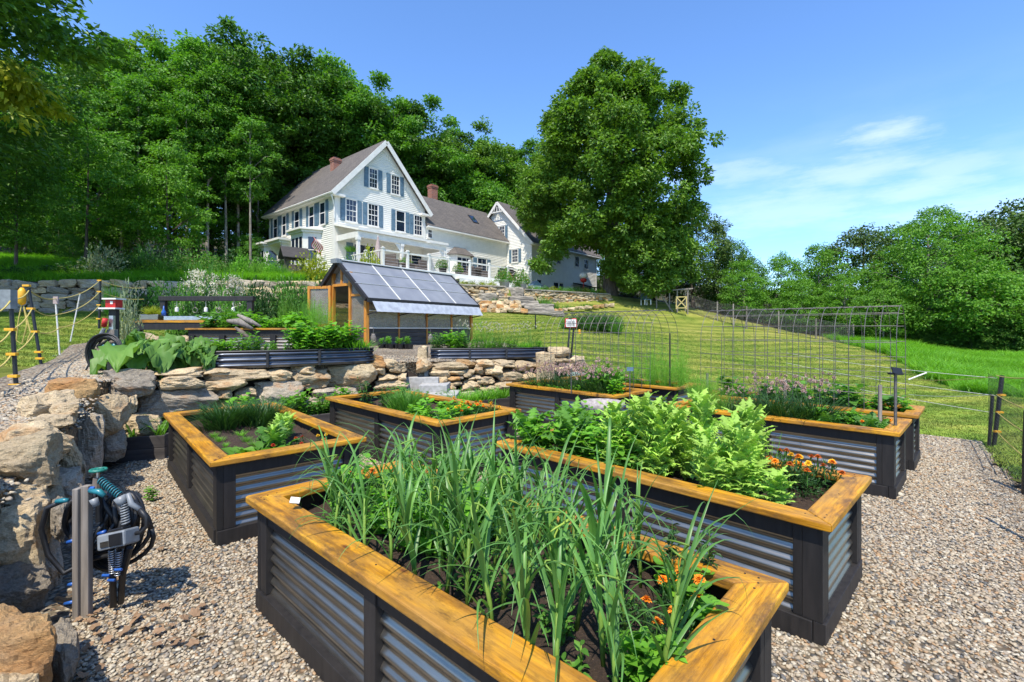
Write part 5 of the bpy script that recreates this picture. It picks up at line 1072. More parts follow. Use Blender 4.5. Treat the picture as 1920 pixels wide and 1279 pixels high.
# ------------------------------------------------------------------ hose stands
def hose_stand_near():
    t = thing('hose_stand', 'grey wooden stake with coiled black hose and garden water taps beside the near boulders', 'hose stand', (PX(152, 2.72), 2.72, 0)); S_ = 2.72/F0
    def q(px, py, dy=0): return Vector(((px-152)*S_, dy, H0+(YH-py)*S_))
    w_ = 13*S_
    b = MB(); b.box(-w_, -.015, -.1, -w_*.15, .03, q(0, 916).z); b.box(-w_*.12, .0, -.1, w_, .035, q(0, 912).z); b.build('stake', 'grey_wood', t, bevel=.004)
    for k in range(10):
        r = (.115+.010*k, .145+.010*k); cx_, cz_ = q(137, 975).x+.01*k, q(0, 990+3*k).z
        MB().tube([(cx_+r[0]*math.cos(a)+.02*math.sin(3*a+k), .07+.03*math.sin(a*2+k)+.012*k, cz_+r[1]*math.sin(a)) for a in np.linspace(0, 2*PI, 26)], .0135, 8).build('hose_coil', 'black_rubber', t, smooth=True)
    for k in range(8):
        cx_, cz_ = q(186, 975).x, q(0, 985+4*k).z; r = (.05+.005*k, .14+.007*k)
        MB().tube([(cx_+r[0]*math.cos(a), .1+.03*math.sin(a+k)+.014*k, cz_+r[1]*math.sin(a)) for a in np.linspace(0, 2*PI, 26)], .0125, 8).build('hose_coil', 'black_rubber', t, smooth=True)
    MB().tube([q(120, 938, -.01), q(95, 950, -.02), q(84, 990, -.02), q(90, 1040, 0), q(120, 1075, 0), q(150, 1060, .08), q(200, 1050, .08), q(222, 980, .05), q(205, 945, .05)], .014, 8).build('hose_loop', 'black_rubber', t, smooth=True)
    a = q(112, 938, -.02); MB().tube([a, q(126, 936, -.02), q(134, 936, -.02)], [.012, .015, .011]).build('connector', 'teal_plastic', t, smooth=True)
    # riser with bronze valve and green wheel
    MB().tube([q(172, 985, .05), q(172, 925, .05)], .017).build('riser_pipe', 'black_plastic', t); MB().tube([q(172, 922, .04), q(172, 900, .04)], [.028, .022], 12).build('valve', 'bark', t); MB().tube([q(172, 900, .04), q(172, 884, .04)], .008).build('valve_stem', 'steel', t)
    f = MB(); c = q(173, 885, .04); f.tube([c+Vector((.036*math.cos(a), .036*math.sin(a), 0)) for a in np.linspace(0, 2*PI, 20)], .008, 6)
    for a in range(5): f.tube([c, c+Vector((.036*math.cos(a*1.257), .036*math.sin(a*1.257), 0))], .005, 5)
    f.build('valve_wheel', 'green_paint', t, smooth=True)
    MB().tube([q(168, 920, .0), q(186, 922, .0), q(196, 930, 0)], [.012, .017, .013], 12).build('elbow', 'teal_plastic', t, smooth=True); MB().tube([q(178, 934, -.01), q(184, 948, -.01)], [.022, .016], 10).build('regulator', 'grey_plastic', t, smooth=True)
    MB().tube([q(160, 921, .02), q(174, 920, .02)], .02, 10).build('blue_collar', 'blue_plastic', t)
    def spring(p0, p1, r, turns, rw, mat, nm='spring'):
        p0, p1 = Vector(p0), Vector(p1); d = (p1-p0); ln = d.length; d.normalize(); u = Vector((0, 1, 0)); v = d.cross(u).normalized(); u = v.cross(d)
        MB().tube([p0+d*ln*i/(turns*8)+(u*math.cos(2*PI*i/8)+v*math.sin(2*PI*i/8))*r for i in range(turns*8+1)], rw, 5).build(nm, mat, t, smooth=True); MB().tube([p0, p1], r*.72, 8).build('spring_core', 'black_rubber', t)
    spring(q(182, 902, .02), q(226, 930, .0), .019, 10, .0035, 'teal_plastic'); spring(q(232, 940, 0), q(239, 982, -.01), .017, 9, .005, 'grey_plastic')
    MB().tube([q(224, 932, 0), q(232, 945, 0)], [.03, .026], 12).build('nozzle_collar', 'grey_plastic', t, smooth=True); MB().tube([q(240, 925, 0), q(246, 945, 0), q(262, 955, 0)], [.01, .016, .013], 8).build('nozzle_lever', 'grey_plastic', t, smooth=True)
    MB().tube([q(262, 955, 0), q(274, 968, 0), q(276, 985, 0), q(266, 998, 0), q(255, 1000, 0)], .0115, 8).build('short_hose', 'black_rubber', t, smooth=True)
    b = MB(); M_ = Matrix.Translation(q(228, 1006, -.02)) @ Matrix.Rotation(-.22, 4, 'Y') @ Matrix.Rotation(-.2, 4, 'X'); b.box(-.08, -.055, -.045, .08, .055, .04, M_); b.build('timer_box', 'grey_plastic', t, bevel=.01)
    b = MB(); b.box(-.005, -.062, -.035, .07, -.0555, .03, M_); b.build('timer_display', 'black_plastic', t, bevel=.003); b = MB(); b.box(-.055, -.06, -.03, -.01, -.0555, .0, M_); b.build('timer_door', 'galvanised', t); b = MB(); b.box(-.03, -.03, .041, .05, .03, .055, M_); b.build('timer_lid', 'black_plastic', t, bevel=.004)
    spring(q(210, 1030, .0), q(206, 1078, .02), .017, 11, .0035, 'steel'); spring(q(224, 1032, .0), q(216, 1082, .02), .017, 11, .0035, 'steel')
    MB().tube([q(206, 1078, .02), q(196, 1148, .06)], .017, 8).build('drain_pipe', 'black_plastic', t); MB().tube([q(238, 1030, .02), q(222, 1082, .03), q(205, 1145, .08)], .017, 8).build('drain_pipe', 'black_plastic', t)
    for p_ in ((199, 1079), (209, 1088), (222, 1068)):
        c = q(*p_, -.0); MB().tube([c-Vector((.02, 0, 0)), c+Vector((.02, 0, 0))], .008, 8).build('blue_clamp', 'blue_plastic', t)
    for x0, y0, x1, y1 in ((178, 1004, 192, 1000), (120, 1020, 134, 1016), (122, 1100, 134, 1098), (115, 1136, 134, 1132)): MB().tube([q(x0, y0, .02), q(x1, y1, .02)], [.009, .012], 8).build('blue_fitting', 'blue_plastic', t, smooth=True)
    MB().tube([q(128, 1040, .04), q(127, 1130, .05), q(100, 1142, .08), q(60, 1150, .15)], .015, 8).build('feed_pipe', 'black_plastic', t); 
hose_stand_near()
def hose_stand_far():
    Y = 6.9; t = thing('hose_stand', 'post with coiled black hose, red handled tap and blue valves above the corner boulders', 'hose stand', (PX(207, Y), Y, hz(PX(207, Y), Y))); S_ = Y/F0; z0 = t.location.z
    def q(px, py, dy=0): return Vector(((px-207)*S_, dy, H0+(YH-py)*S_-z0))
    MB().box(-.055, 0, -.1, .055, .07, q(0, 618).z).build('post', 'grey_wood', t, bevel=.004); MB().box(-.03, .01, q(0, 618).z, .03, .05, q(0, 592).z).build('pump_head', 'steel', t)
    MB().tube([q(198, 612, -.03), q(203, 598, -.05)], .035, 10).build('red_handle', 'red_paint', t, smooth=True); MB().tube([q(193, 630, -.05), q(200, 616, -.04)], .025, 8).build('neck', 'grey_plastic', t)
    for k in range(7): MB().tube([((-3+k)*.004+(.19+.012*k)*math.cos(a), -.05-.01*k+.02*math.sin(2*a+k), q(0, 665).z+(.235+.012*k)*math.sin(a)) for a in np.linspace(0, 2*PI, 28)], .013, 7).build('hose_coil', 'black_rubber', t, smooth=True)
    for px in (199, 219): MB().tube([q(px-3, 652, -.02), q(px+3, 646, -.02)], .05, 10).build('blue_valve', 'teal_plastic', t, smooth=True)
    MB().tube([q(180, 668, -.05), q(172, 690, -.08), q(163, 708, -.1)], .012, 6).build('hose_tail', 'black_rubber', t)
    MB().tube([q(195, 636, -.04), q(190, 650, -.06), q(215, 634, -.06), q(228, 640, -.05)], .02, 7).build('hose_top', 'black_rubber', t)
hose_stand_far()
# ------------------------------------------------------------------ electric net fence at left
def fpost(name, label, px0, py0, Y0, px1, py1, Y1=None, clips=(), r=.022, mat='black_plastic', clipmat='yellow_plastic', grp=None, cat='fence post'):
    a = P(px0, py0, Y0); b = P(px1, py1, Y1 or Y0); t = thing(name, label, cat, a, 0, grp); d = b-a; MB().tube([(0, 0, -.15), d*1.0], r, 7).build('rod', mat, t)
    for c in clips:
        f = (py0-c)/(py0-py1); q = d*f; MB().box(q.x-.055, q.y-.05, q.z-.016, q.x+.055, q.y-.005, q.z+.016).build('insulator', clipmat, t, bevel=.004)
    return t, a, b
L1_ = fpost('fence_post', 'black fence post with yellow insulators and grey energiser box nearest the left edge', 32, 724, 5.5, 20, 560, None, (722, 705, 664, 618, 560), .022)
MB().box(-.12, -.06, .0, .06, .02, .22).build('energiser_box', 'grey_plastic', L1_[0]).location = (L1_[2]-L1_[1])+Vector((0, 0, -.12))
L2_ = fpost('fence_post', 'black fence post with yellow handle and hanging cord second from the left edge', 80, 685, 7.7, 54, 540, None, (672, 660, 622, 579, 536), .022)
d = L2_[2]-L2_[1]; o = MB().lathe([(.02, -.28), (.05, -.25), (.055, -.06), (.02, 0)], 10, (d.x-.06, -.05, d.z)).build('gate_handle', 'yellow_plastic', L2_[0], smooth=True)
MB().tube([(d.x-.06, -.05, d.z-.27), (d.x-.1, -.06, d.z-.5), (d.x-.14, -.06, d.z-.85), (d.x-.05, -.06, d.z-.9), (d.x+.03, -.06, d.z-.6), (d.x-.03, -.05, d.z-.3), (d.x+.08, -.05, d.z-.72), (d.x+.02, -.05, d.z-.88)], .009, 5).build('cord', 'rope_yellow', L2_[0])
L3_ = fpost('fence_post', 'dark fence post with yellow insulators standing left of the birdhouse', 186, 606, 13.5, 188, 526, None, (526, 547, 572, 598), .03)
L4_ = fpost('fence_rod', 'leaning white rod tied with a pink ribbon between the left fence posts', 112, 652, 9.2, 104, 562, None, (), .014, 'rope_white'); MB().box(-.03, -.02, 0, .06, .01, .14).build('ribbon', 'cloth_pink', L4_[0]).location = (L4_[2]-L4_[1])-Vector((0, 0, .08))
L5_ = fpost('fence_rod', 'leaning white rod further up the left fence line', 132, 628, 11, 150, 552, None, (), .013, 'rope_white')
rp_ = thing('electric_fence', 'yellow electric cords strung between the posts at the left edge', 'fence', (0, 0, 0))
def sag(a, b, s=.1, r=.009, mat='rope_yellow', par=None, n=9):
    a, b = Vector(a), Vector(b); MB().tube([a.lerp(b, i/(n-1))-Vector((0, 0, s*4*(i/(n-1))*(1-i/(n-1)))) for i in range(n)], r, 5).build('cord', mat, par or rp_)
a0 = P(-60, 620, 4.6)
for k, (ya, yb, yc, yd, ye) in enumerate(((560, 545, 560, 526, 575), (618, 579, 590, 547, 600), (664, 622, 615, 572, 598))):
    sag(P(-40, ya+20, 4.6), P(22, ya, 5.5)); sag(P(22, ya, 5.5), P(54+k*6, yb, 7.7), .05); sag(P(56+k*6, yb, 7.7), P(105+k*3, yc, 9.2), .06); sag(P(105+k*3, yc, 9.2), P(187, yd, 13.5), .12)
    if k < 2: sag(P(187, yd, 13.5), P(270, yd+14, 14.5), .08)
# ------------------------------------------------------------------ fence with netting at right
nf = thing('net_fence', 'black netting fence with yellow insulators along the right edge of the gravel', 'fence', (6.8, 6.85, 0))
def NB(p): return Vector(p)-Vector(nf.location)
def npost(px0, py0, px1, py1, Y, r=.03, clips=()):
    a, b = P(px0, py0, Y), P(px1, py1, Y); MB().tube([NB(a-Vector((0, 0, .1))), NB(b)], r, 8).build('post', 'black_plastic', nf)
    for c in clips:
        f = (py0-c)/(py0-py1); q = NB(a.lerp(b, f)); MB().box(q.x-.05, q.y-.06, q.z-.012, q.x+.03, q.y-.02, q.z+.012).build('insulator', 'yellow_plastic', nf)
    return a, b
a1, b1 = npost(1862, 835, 1879, 704, 6.75, .026, (740, 772, 808)); a1b, b1b = npost(1853, 840, 1861, 742, 6.7, .02)
a2, b2 = npost(1921, 955, 1926, 770, 4.75, .028); a3, b3 = npost(1990, 1100, 2000, 700, 3.4, .02)
seg = [(a1b, 1.05), (Vector((PX(1916, 4.75), 4.75, -.02)), 1.15), (Vector((4.0, 3.3, 0)), 1.15)]
mb = MB()
for (p, h1), (q, h2) in zip(seg[:-1], seg[1:]):
    n = int((q-p).length/.05)
    for i in range(n+1):
        x = p.lerp(q, i/n); mb.tube([NB(x), NB(x+Vector((0, 0, h1)))], .0011, 3, cap=False)
    for k in range(24): z = Vector((0, 0, .04+k*h1/24)); mb.tube([NB(p+z), NB(q+z)], .0011, 3, cap=False)
mb.build('netting', 'dark_wire', nf)
for z0, z1 in ((704, 690), (740, 752), (772, 800), (808, 850)): sag(NB(P(1868, z0, 6.75)), NB(P(1935, z1+18, 4.9)), .02, .006, 'rope_yellow', nf)
for z in (.45, .7, .95): sag(NB(Vector((6.9, 6.8, z))), NB(Vector((1.9+5, 12.0, z+.1))), .05, .004, 'rope_white', nf)
sag(NB(P(1710, 712, 9)), NB(P(1862, 706, 6.8)), .03, .005, 'rope_yellow', nf); sag(NB(P(1704, 740, 9)), NB(P(1862, 740, 6.8)), .03, .004, 'rope_white', nf)
wr = thing('fence_rod', 'tilted white rod lying over the lawn right of the tall wire arch', 'rod', P(1703, 712, 9.0)); MB().tube([(0, 0, 0), P(1737, 699, 9.0)-P(1703, 712, 9.0)], .014).build('rod', 'rope_white', wr)
# ------------------------------------------------------------------ wire arches
def arch(label, axis0, axis1, half, zb, zt, Rw=.0040):
    a, b = Vector(axis0), Vector(axis1); t = thing('wire_arch', label, 'trellis', (a.x, a.y, 0)); d = (b-a); ln = d.length; d.normalize(); s = Vector((-d.y, d.x))
    prof = []; hs = zt-half-zb
    for i in range(7): prof.append((-half, zb+hs*i/6))
    for i in range(1, 14): an = PI-PI*i/14; prof.append((half*math.cos(an)*1.0, zb+hs+half*math.sin(an)))
    for i in range(6, -1, -1): prof.append((half, zb+hs*i/6))
    nh = int(ln/.152)
    for i in range(nh+1):
        q = a+d*ln*i/nh-a; MB().tube([(q.x+s.x*o_, q.y+s.y*o_, z) for o_, z in prof], Rw, 5).build('hoop_wire', 'wire', t)
    L_ = 0; acc = [0]
    for (p0, p1) in zip(prof[:-1], prof[1:]): acc.append(acc[-1]+math.hypot(p1[0]-p0[0], p1[1]-p0[1]))
    n = int(acc[-1]/.2)
    for k in range(n+1):
        v = acc[-1]*k/n; o_ = np.interp(v, acc, [p[0] for p in prof]); z = np.interp(v, acc, [p[1] for p in prof]); MB().tube([(s.x*o_, s.y*o_, z), (b.x-a.x+s.x*o_, b.y-a.y+s.y*o_, z)], Rw, 5).build('long_wire', 'wire', t)
    return t
arch('taller galvanised wire arch over the farthest right raised bed', (4.86, 5.96), (3.2, 7.6), .46, .45, 1.95)
arch('lower wire arch over the back raised bed in front of the lawn', (2.75, 8.6), (1.05, 10.3), .52, .35, 2.0)
# ------------------------------------------------------------------ small garden items
t = thing('birdbath', 'scalloped stone birdbath on a dark round pedestal between the beds', 'birdbath', (PX(1130, 5.6), 5.6, 0))
zt = .80
MB().lathe([(.16, 0), (.17, .05), (.11, .12), (.095, .4), (.12, .66)], 16).build('pedestal', 'dark_plank', t, smooth=True)
n = 72; prof = [(.10, .655), (.17, .67), (.225, .73), (.24, zt), (.225, zt), (.2, .75), (.1, .71), (.01, .70)]
MB().lathe(prof, n, wob=lambda a, z: .07*abs(math.sin(a*7)) if z > .66 else 0).build('basin', 'birdbath_stone', t, smooth=True)
t = thing('energiser_sign', 'white and red energiser box with grey lettering on a twin black post', 'energiser', (PX(1068, 10.9), 10.9, hz(PX(1068, 10.9), 10.9)))
S_ = 10.9/F0; zb = t.location.z; cz = H0+(YH-606)*S_-zb; 
for dx in (-.05, .04): MB().tube([(dx-.06, .03, -.3), (dx+.06, .03, cz-.1)], .022, 7).build('post', 'black_plastic', t)
MB().box(-.11, -.03, cz-.11, .17, .03, cz+.11).build('case', 'red_paint', t, bevel=.03); MB().box(-.085, -.036, cz-.085, .145, -.031, cz+.088).build('face', 'white_paint', t)
f = MB()
for r, rw_ in enumerate((0, 1)):
    for i in range(7): x = -.065+i*.027; f.box(x, -.040, cz-.02-r*.045+.005, x+.012+.004*((i*7+r*3) % 3), -.037, cz+.055-r*.065)
f.build('lettering_marks', 'grey_plastic', t); MB().box(-.03, -.04, cz+.092, .05, -.02, cz+.108).build('handle', 'charcoal_wood', t); MB().box(.2, -.03, cz-.24, .25, .0, cz-.14).build('yellow_insulator', 'yellow_plastic', t)
def stake(label, px, py0, py1, Y, r=.012, mat='wire', head=None, name='garden_stake'):
    a = P(px, py0, Y); h = (py0-py1)/F0*Y; t = thing(name, label, 'garden stake', a); MB().tube([(0, 0, -.2), (0, 0, h)], r, 6).build('rod', mat, t)
    if head == 'solar': MB().box(-.045, -.05, h-.03, .045, .05, h-.015, Matrix.Rotation(.0, 4, 'X')).build('lamp_base', 'black_plastic', t); o = MB().box(-.05, -.006, -.035, .05, .006, .035).build('solar_panel', 'black_plastic', t); o.location = (.0, -.02, h+.01); o.rotation_euler = (-.5, .15, 0)
    if head == 'tag': o = MB().box(-.05, -.004, -.03, .05, .004, .03).build('tag_plate', 'shutter_blue', t); o.location = (0, -.01, h)
    return t
stake('metal rod carrying a black solar lamp by the wire arch', 1679, 775, 697, 4.9, .014, 'wire', 'solar', 'solar_lamp'); stake('grey wooden stake in the right bed near the solar lamp', 1650, 775, 722, 5.0, .018, 'grey_wood'); stake('grey stake standing in greenery right of the dill', 1326, 735, 700, 7.6, .02, 'grey_wood'); stake('grey stake in the far bed among chive blossoms', 1472, 728, 714, 6.5, .02, 'grey_wood')
stake('plant tag with small blue plate above the faded chives', 1181, 730, 692, 7.3, .008, 'wire', 'tag'); stake('thin black rod in the middle of the garlic bed', 848, 1150, 1000, 2.0, .006, 'dark_wire'); stake('thin black rod near the basil in the garlic bed', 661, 985, 900, 2.75, .006, 'dark_wire'); stake('thin dark stake rising from the back raised bed', 1256, 735, 625, 8.2, .012, 'dark_wire')
stake('thin green rod in the faded chive bed', 1071, 715, 690, 7.6, .008, 'wire'); stake('short black lawn stake with pale cap behind the greenhouse', 1004, 610, 590, 22, .03, 'black_plastic')
# timber strips of the low planters at the wall foot
def low_box(label, cx_, cy_, ang, ln, wd, h):
    t = thing('low_planter', label, 'planter', (cx_, cy_, 0), ang); 
    for k, (x0, y0, x1, y1) in enumerate(((0, 0, ln, .035), (0, wd-.035, ln, wd), (0, .036, .035, wd-.036), (ln-.035, .036, ln, wd-.036))):
        for r in range(2): MB().box(x0, y0, r*h/2, x1, y1, (r+1)*h/2-.006).build('side_plank', 'dark_plank', t, bevel=.003)
    MB().box(.036, .036, .02, ln-.036, wd-.036, h-.05).build('soil', 'soil', t); return t
low_box('low dark timber planter with long arching leaves in the corner under the boulders', -4.98, 5.84, .32, .62, .35, .31)
low_box('low dark timber planter along the wall between the two left raised beds', -3.95, 6.75, D2(42), 1.9, .5, .3)
low_box('low dark timber planter along the wall between the second and third raised beds', -1.3, 8.6, D2(32), 1.6, .45, .3)
t = thing('plant_label', 'small white plastic label lying in the soil of the nearest bed', 'label', (0, 0, 0)); q = P(553, 939, 2.62); t.location = q; MB().box(-.025, -.02, 0, .025, .02, .006).build('tag_plate', 'white_paint', t).rotation_euler = (.5, .2, .3)
t = thing('driftwood', 'weathered driftwood piece resting on the orange edge of the upper bed', 'driftwood', P(452, 612, 10.3)); MB().tube([(-.3, 0, .12), (-.05, 0, .1), (.25, 0, -.05)], [.03, .08, .03], 8).build('branch', 'grey_wood', t, smooth=True); MB().tube([(-.1, .05, .25), (.15, .05, .12), (.4, .05, 0)], [.03, .06, .02], 8).build('branch', 'grey_wood', t, smooth=True); MB().tube([(-.12, 0, -.02), (.05, 0, -.15), (.25, 0, -.32)], [.03, .05, .02], 8).build('branch', 'bark', t, smooth=True)
t = thing('trough', 'small galvanised trough with a yellow green plant on the potting bench', 'trough', (-9.85, 12.6, 1.88)); MB().box(0, 0, 0, .5, .3, .16).build('tub', 'galvanised', t, bevel=.02)
t = thing('soap_bottle', 'blue glass bottle standing on the steel tray of the potting bench', 'bottle', P(307, 592, 12.7)); MB().lathe([(.05, 0), (.055, .1), (.02, .17), (.015, .26)], 12).build('bottle', 'blue_plastic', t, smooth=True)
for i, px in enumerate((700, 807)):
    t = thing('jar_lantern', ('glass jar lantern hanging at the left corner post of the greenhouse', 'glass jar lantern hanging on the greenhouse path side')[i], 'lantern', P(px, 642, 13.2 if i == 0 else 14.2)); MB().lathe([(.07, 0), (.075, .16), (.05, .2), (.05, .24)], 12).build('jar', 'polycarbonate', t, smooth=True); MB().tube([(0, 0, .24), (0, 0, .42)], .008, 5).build('wire', 'wire', t)
# far yard bits by the wire fence
t = thing('wood_gate', 'yellow timber gate frame with crossed braces by the far wire fence', 'gate', P(1268, 580, 37), -.3); f = MB()
for a_, b_ in (((0, 0, 0), (0, 0, 1.0)), ((.75, 0, 0), (.75, 0, 1.0)), ((0, 0, .95), (.75, 0, .95)), ((0, 0, .1), (.75, 0, .1)), ((0, 0, .1), (.75, 0, .95)), ((.75, 0, .1), (0, 0, .95))): bar(MB(), a_, b_, .07, .07).build('gate_bar', 'yellow_wood', t)
t = thing('pergola', 'open timber pergola frame with bare posts at the top of the lawn', 'pergola', P(1231, 578, 38), -.1)
for a_, b_ in (((0, 0, -.2), (0, 0, 1.3)), ((1.0, 0, -.3), (1.0, 0, 1.35)), ((1.6, 0, -.4), (1.6, 0, 1.4)), ((2.4, 0, -.5), (2.4, 0, 1.5)), ((-.4, 0, 1.3), (2.8, 0, 1.55)), ((.2, -.2, 1.2), (1.2, -.2, -.3)), ((-.6, 0, 1.9), (.6, 0, 1.3))): bar(MB(), a_, b_, .09, .09).build('beam', 'grey_wood', t)
t = thing('garden_chair', 'pale blue garden chair in the shade at the top of the lawn', 'chair', P(1211, 572, 38), .3); 
MB().box(-.3, -.3, .4, .3, .3, .45).build('seat', 'shutter_blue', t); MB().box(-.3, .25, .451, .3, .32, .95).build('backrest', 'shutter_blue', t)
for x in (-.27, .27):
    for y in (-.27, .27): MB().box(x-.03, y-.03, 0, x+.03, y+.03, .399).build('leg', 'white_paint', t)
wf = thing('wire_fence', 'long grey wire mesh fence with pale posts running along the far edge of the lawn', 'fence', (15, 38, 2))
fp = [P(1285, 583, 38.5), P(1345, 602, 37), P(1375, 607, 36), P(1400, 612, 35), P(1460, 622, 34.5), P(1530, 636, 34), P(1600, 648, 33)]
f = MB()
for i, p in enumerate(fp): q = p-wf.location; MB().tube([q-Vector((0, 0, .3)), q+Vector((0, 0, 1.5))], .05, 6).build('post', 'pale_bark', wf)
for p, q in zip(fp[:-1], fp[1:]):
    p, q = p-wf.location, q-wf.location
    for k in range(16): z = Vector((0, 0, .05+k*.09)); f.tube([p+z, q+z], .0085, 3, cap=False)
    n = int((q-p).length/.11)
    for i in range(n): x = p.lerp(q, i/n); f.tube([x, x+Vector((0, 0, 1.42))], .0085, 3, cap=False)
f.build('wire_mesh', 'wire', wf)
# ------------------------------------------------------------------ trees
def crown_mesh(name, prof, nclump, per, leaf, mat, seed, rc=.95, inner=.5, wob=.22, flat=.62, T=None, droop=0, cz0=0, lean=(0, 0), up=.75, boughs=0, br=1.9):
    """prof: list of (height, radius). Leaf clumps over a lumpy envelope."""
    rng = np.random.default_rng(seed); h = np.array([p[0] for p in prof], float); r = np.array([p[1] for p in prof], float)
    # pick heights in proportion to girth
    hh = np.linspace(h[0], h[-1], 200); rr = np.interp(hh, h, r); cdf = np.cumsum(rr+.4); cdf /= cdf[-1]
    z = np.interp(rng.uniform(0, 1, nclump), cdf, hh); R = np.interp(z, h, r); a = rng.uniform(0, 2*PI, nclump)
    ph = rng.uniform(0, 6, 6); lump = 1+wob*(np.sin(2*a+ph[0]+z*.35)*.5+np.sin(3*a+ph[1]-z*.6)*.5+np.sin(5*a+ph[2]+z*.9)*.35+np.sin(z*1.4+ph[3]+a)*.3)
    f = inner+(1-inner)*rng.uniform(0, 1, nclump)**.45; rad = R*f*lump
    c = np.stack([rad*np.cos(a)+lean[0]*(z-h[0]), rad*np.sin(a)+lean[1]*(z-h[0]), z], 1)
    if boughs:
        bi = rng.integers(0, boughs, nclump); g0 = rdir(nclump, rng, -.55, 1)*(rng.uniform(.25, 1, nclump)**.5)[:, None]*np.array([1, 1, .75]); bs = rng.uniform(.7, 1.3, boughs)*br*np.clip(R[:boughs]/R.mean(), .45, 1.2); c = c[bi]+g0*bs[bi][:, None]; a = np.arctan2(c[:, 1], c[:, 0])
    crs = rng.uniform(.65, 1.3, nclump)*rc
    n = nclump*per; ci = np.repeat(np.arange(nclump), per); g = rdir(n, rng)*(rng.uniform(0, 1, n)**.4)[:, None]
    g[:, 2] *= flat; p = c[ci]+g*crs[ci][:, None]; p[:, 2] += .25*crs[ci]*(1-(g[:, 0]**2+g[:, 1]**2))
    outw = np.stack([np.cos(a)[ci], np.sin(a)[ci], np.zeros(n)], 1)
    nz = nrm(outw*.35+np.array([0, 0, up])+g*.5+rdir(n, rng)*.55); dr = nrm(outw*.6+g*.8+rdir(n, rng)*.8+np.array([0, 0, -.25-droop]))
    s = leaf*rng.uniform(.6, 1.35, n); V, F = scatter(T or T_LEAF, p, dr, nz, s, s*.62); V[:, 2] += cz0
    o = LB().add((V, F)).build(name, mat, link=False); return o.data, c
def trunk_mesh(name, h, r, cl, mat, seed, nlimb=9, fork=None, low=.3):
    rng = random.Random(seed); mb = MB(); k = 9; bend = (rng.uniform(-.4, .4), rng.uniform(-.4, .4))
    base = [Vector((bend[0]*math.sin(i/k*2.2)*.8, bend[1]*math.sin(i/k*2), h*i/k)) for i in range(k+1)]
    mb.tube([Vector((0, 0, -.8))]+base, [r*1.5]+[r*(1.18 if i == 0 else 1)*(1-.86*i/k) for i in range(k+1)], 9)
    for i in range(nlimb):
        c = cl[rng.randrange(len(cl))]; c = Vector([float(q) for q in c]); t = min(.92, max(low, (c.z-.25*math.hypot(c.x, c.y)-.8)/h)); s = base[0].lerp(base[-1], 0); ii = t*k; s = base[int(ii)].lerp(base[min(k, int(ii)+1)], ii-int(ii))
        r0 = r*(1-.86*t)*.55; m = s.lerp(c, .5)+Vector((rng.uniform(-.4, .4), rng.uniform(-.4, .4), rng.uniform(.2, .9))); mb.tube([s, s.lerp(m, .5), m, m.lerp(c, .6), c], [r0, r0*.8, r0*.55, r0*.3, r0*.1], 6)
    o = mb.build(name, mat, smooth=True); me = o.data; bpy.data.objects.remove(o); return me
def make_tree(kind, prof, ncl, per, leaf, cmat, bmat, seed, tr=.24, th=None, nlimb=9, **k):
    cm, cl = crown_mesh('crown', prof, ncl, per, leaf, cmat, seed, **k); H_ = prof[-1][0]
    tm = trunk_mesh('trunk', (th or H_*.93), tr, cl, bmat, seed, nlimb); return cm, tm, H_
def put_tree(T, name, label, cat, x, y, z, H, group=None, rz=None, wid=1.0, matc=None):
    cm, tm, h0 = T; t = thing(name, label, cat, (x, y, z), random.uniform(0, 6.28) if rz is None else rz, group); s = H/h0; t.scale = (s*wid, s*wid, s)
    for n_, m_ in (('trunk', tm), ('crown', cm)):
        if m_ is None: continue
        o = bpy.data.objects.new(n_, m_); C.objects.link(o); o.parent = t
    return t
FT = []
for k in range(5):
    p = [(5.2+k*.3, 1.2), (7, 3.0), (10, 4.2), (14, 4.6), (17, 4.0), (19.0, 2.9), (20.0, 2.0)]
    FT.append(make_tree('f', p, 230, 82, .32, ('leaf_forest', 'leaf_forest_bright', 'leaf_forest', 'leaf_forest_bright', 'leaf_maple')[k], 'bark', 200+k, tr=.2, nlimb=14, rc=.8, inner=.38, wob=.2, flat=.55, boughs=30, br=1.6))
SLM = make_tree('slim', [(9, .8), (11, 1.9), (14, 2.3), (17, 1.9), (19, .8)], 70, 80, .28, 'leaf_forest_bright', 'pale_bark', 290, tr=.17, nlimb=14, rc=.75, inner=.2, wob=.35, flat=.5)
SLP = ((48, 190, 33), (92, 150, 34), (140, 210, 34.5), (182, 175, 35), (228, 190, 35.5), (262, 150, 36), (352, 175, 37), (388, 140, 38), (425, 175, 39), (448, 150, 40), (484, 165, 42.5), (470, 220, 38))
UT = []   # understorey
for k in range(3):
    p = [(1.0, .8), (2.2, 2.2), (4, 2.9), (6, 2.4), (7.6, 1.0)]
    UT.append(make_tree('u', p, 120, 60, .22, 'leaf_forest_bright' if k else 'leaf_mid', 'bark', 260+k, tr=.08, nlimb=10, rc=.7, inner=.2, wob=.35))
GRP = 'broadleaf trees in the woods behind the farmhouse'
def ztop(py, Y): return H0+(YH-py)*Y/F0
def forest(px, py, Y, label, wid=1.0, k=None, grp=None, dz=0):
    if grp == GRP:
        if px < 140: label, grp = 'tall tree of the woods at the far left, left of the pale layered tree', 'trees of the woods at the far left'
        elif px < 500: label, grp = 'tall tree of the woods between the left edge and the farmhouse', 'trees of the woods left of the farmhouse'
        elif px < 800: label, grp = 'tall tree of the woods rising behind the farmhouse roof', 'trees of the woods behind the farmhouse'
        else: label, grp = 'tree of the woods behind the ell and barn, left of the huge maple', 'trees of the woods behind the ell and barn'
    x = PX(px, Y); z = hz(x, Y)-.2+dz; H = ztop(py+random.choice((18, 34, 50)), Y)-z; T = FT[(k if k is not None else random.randrange(5))]; return put_tree(T, 'broadleaf_tree', label, 'tree', x, Y, z, H, grp, None, wid)
random.seed(11)
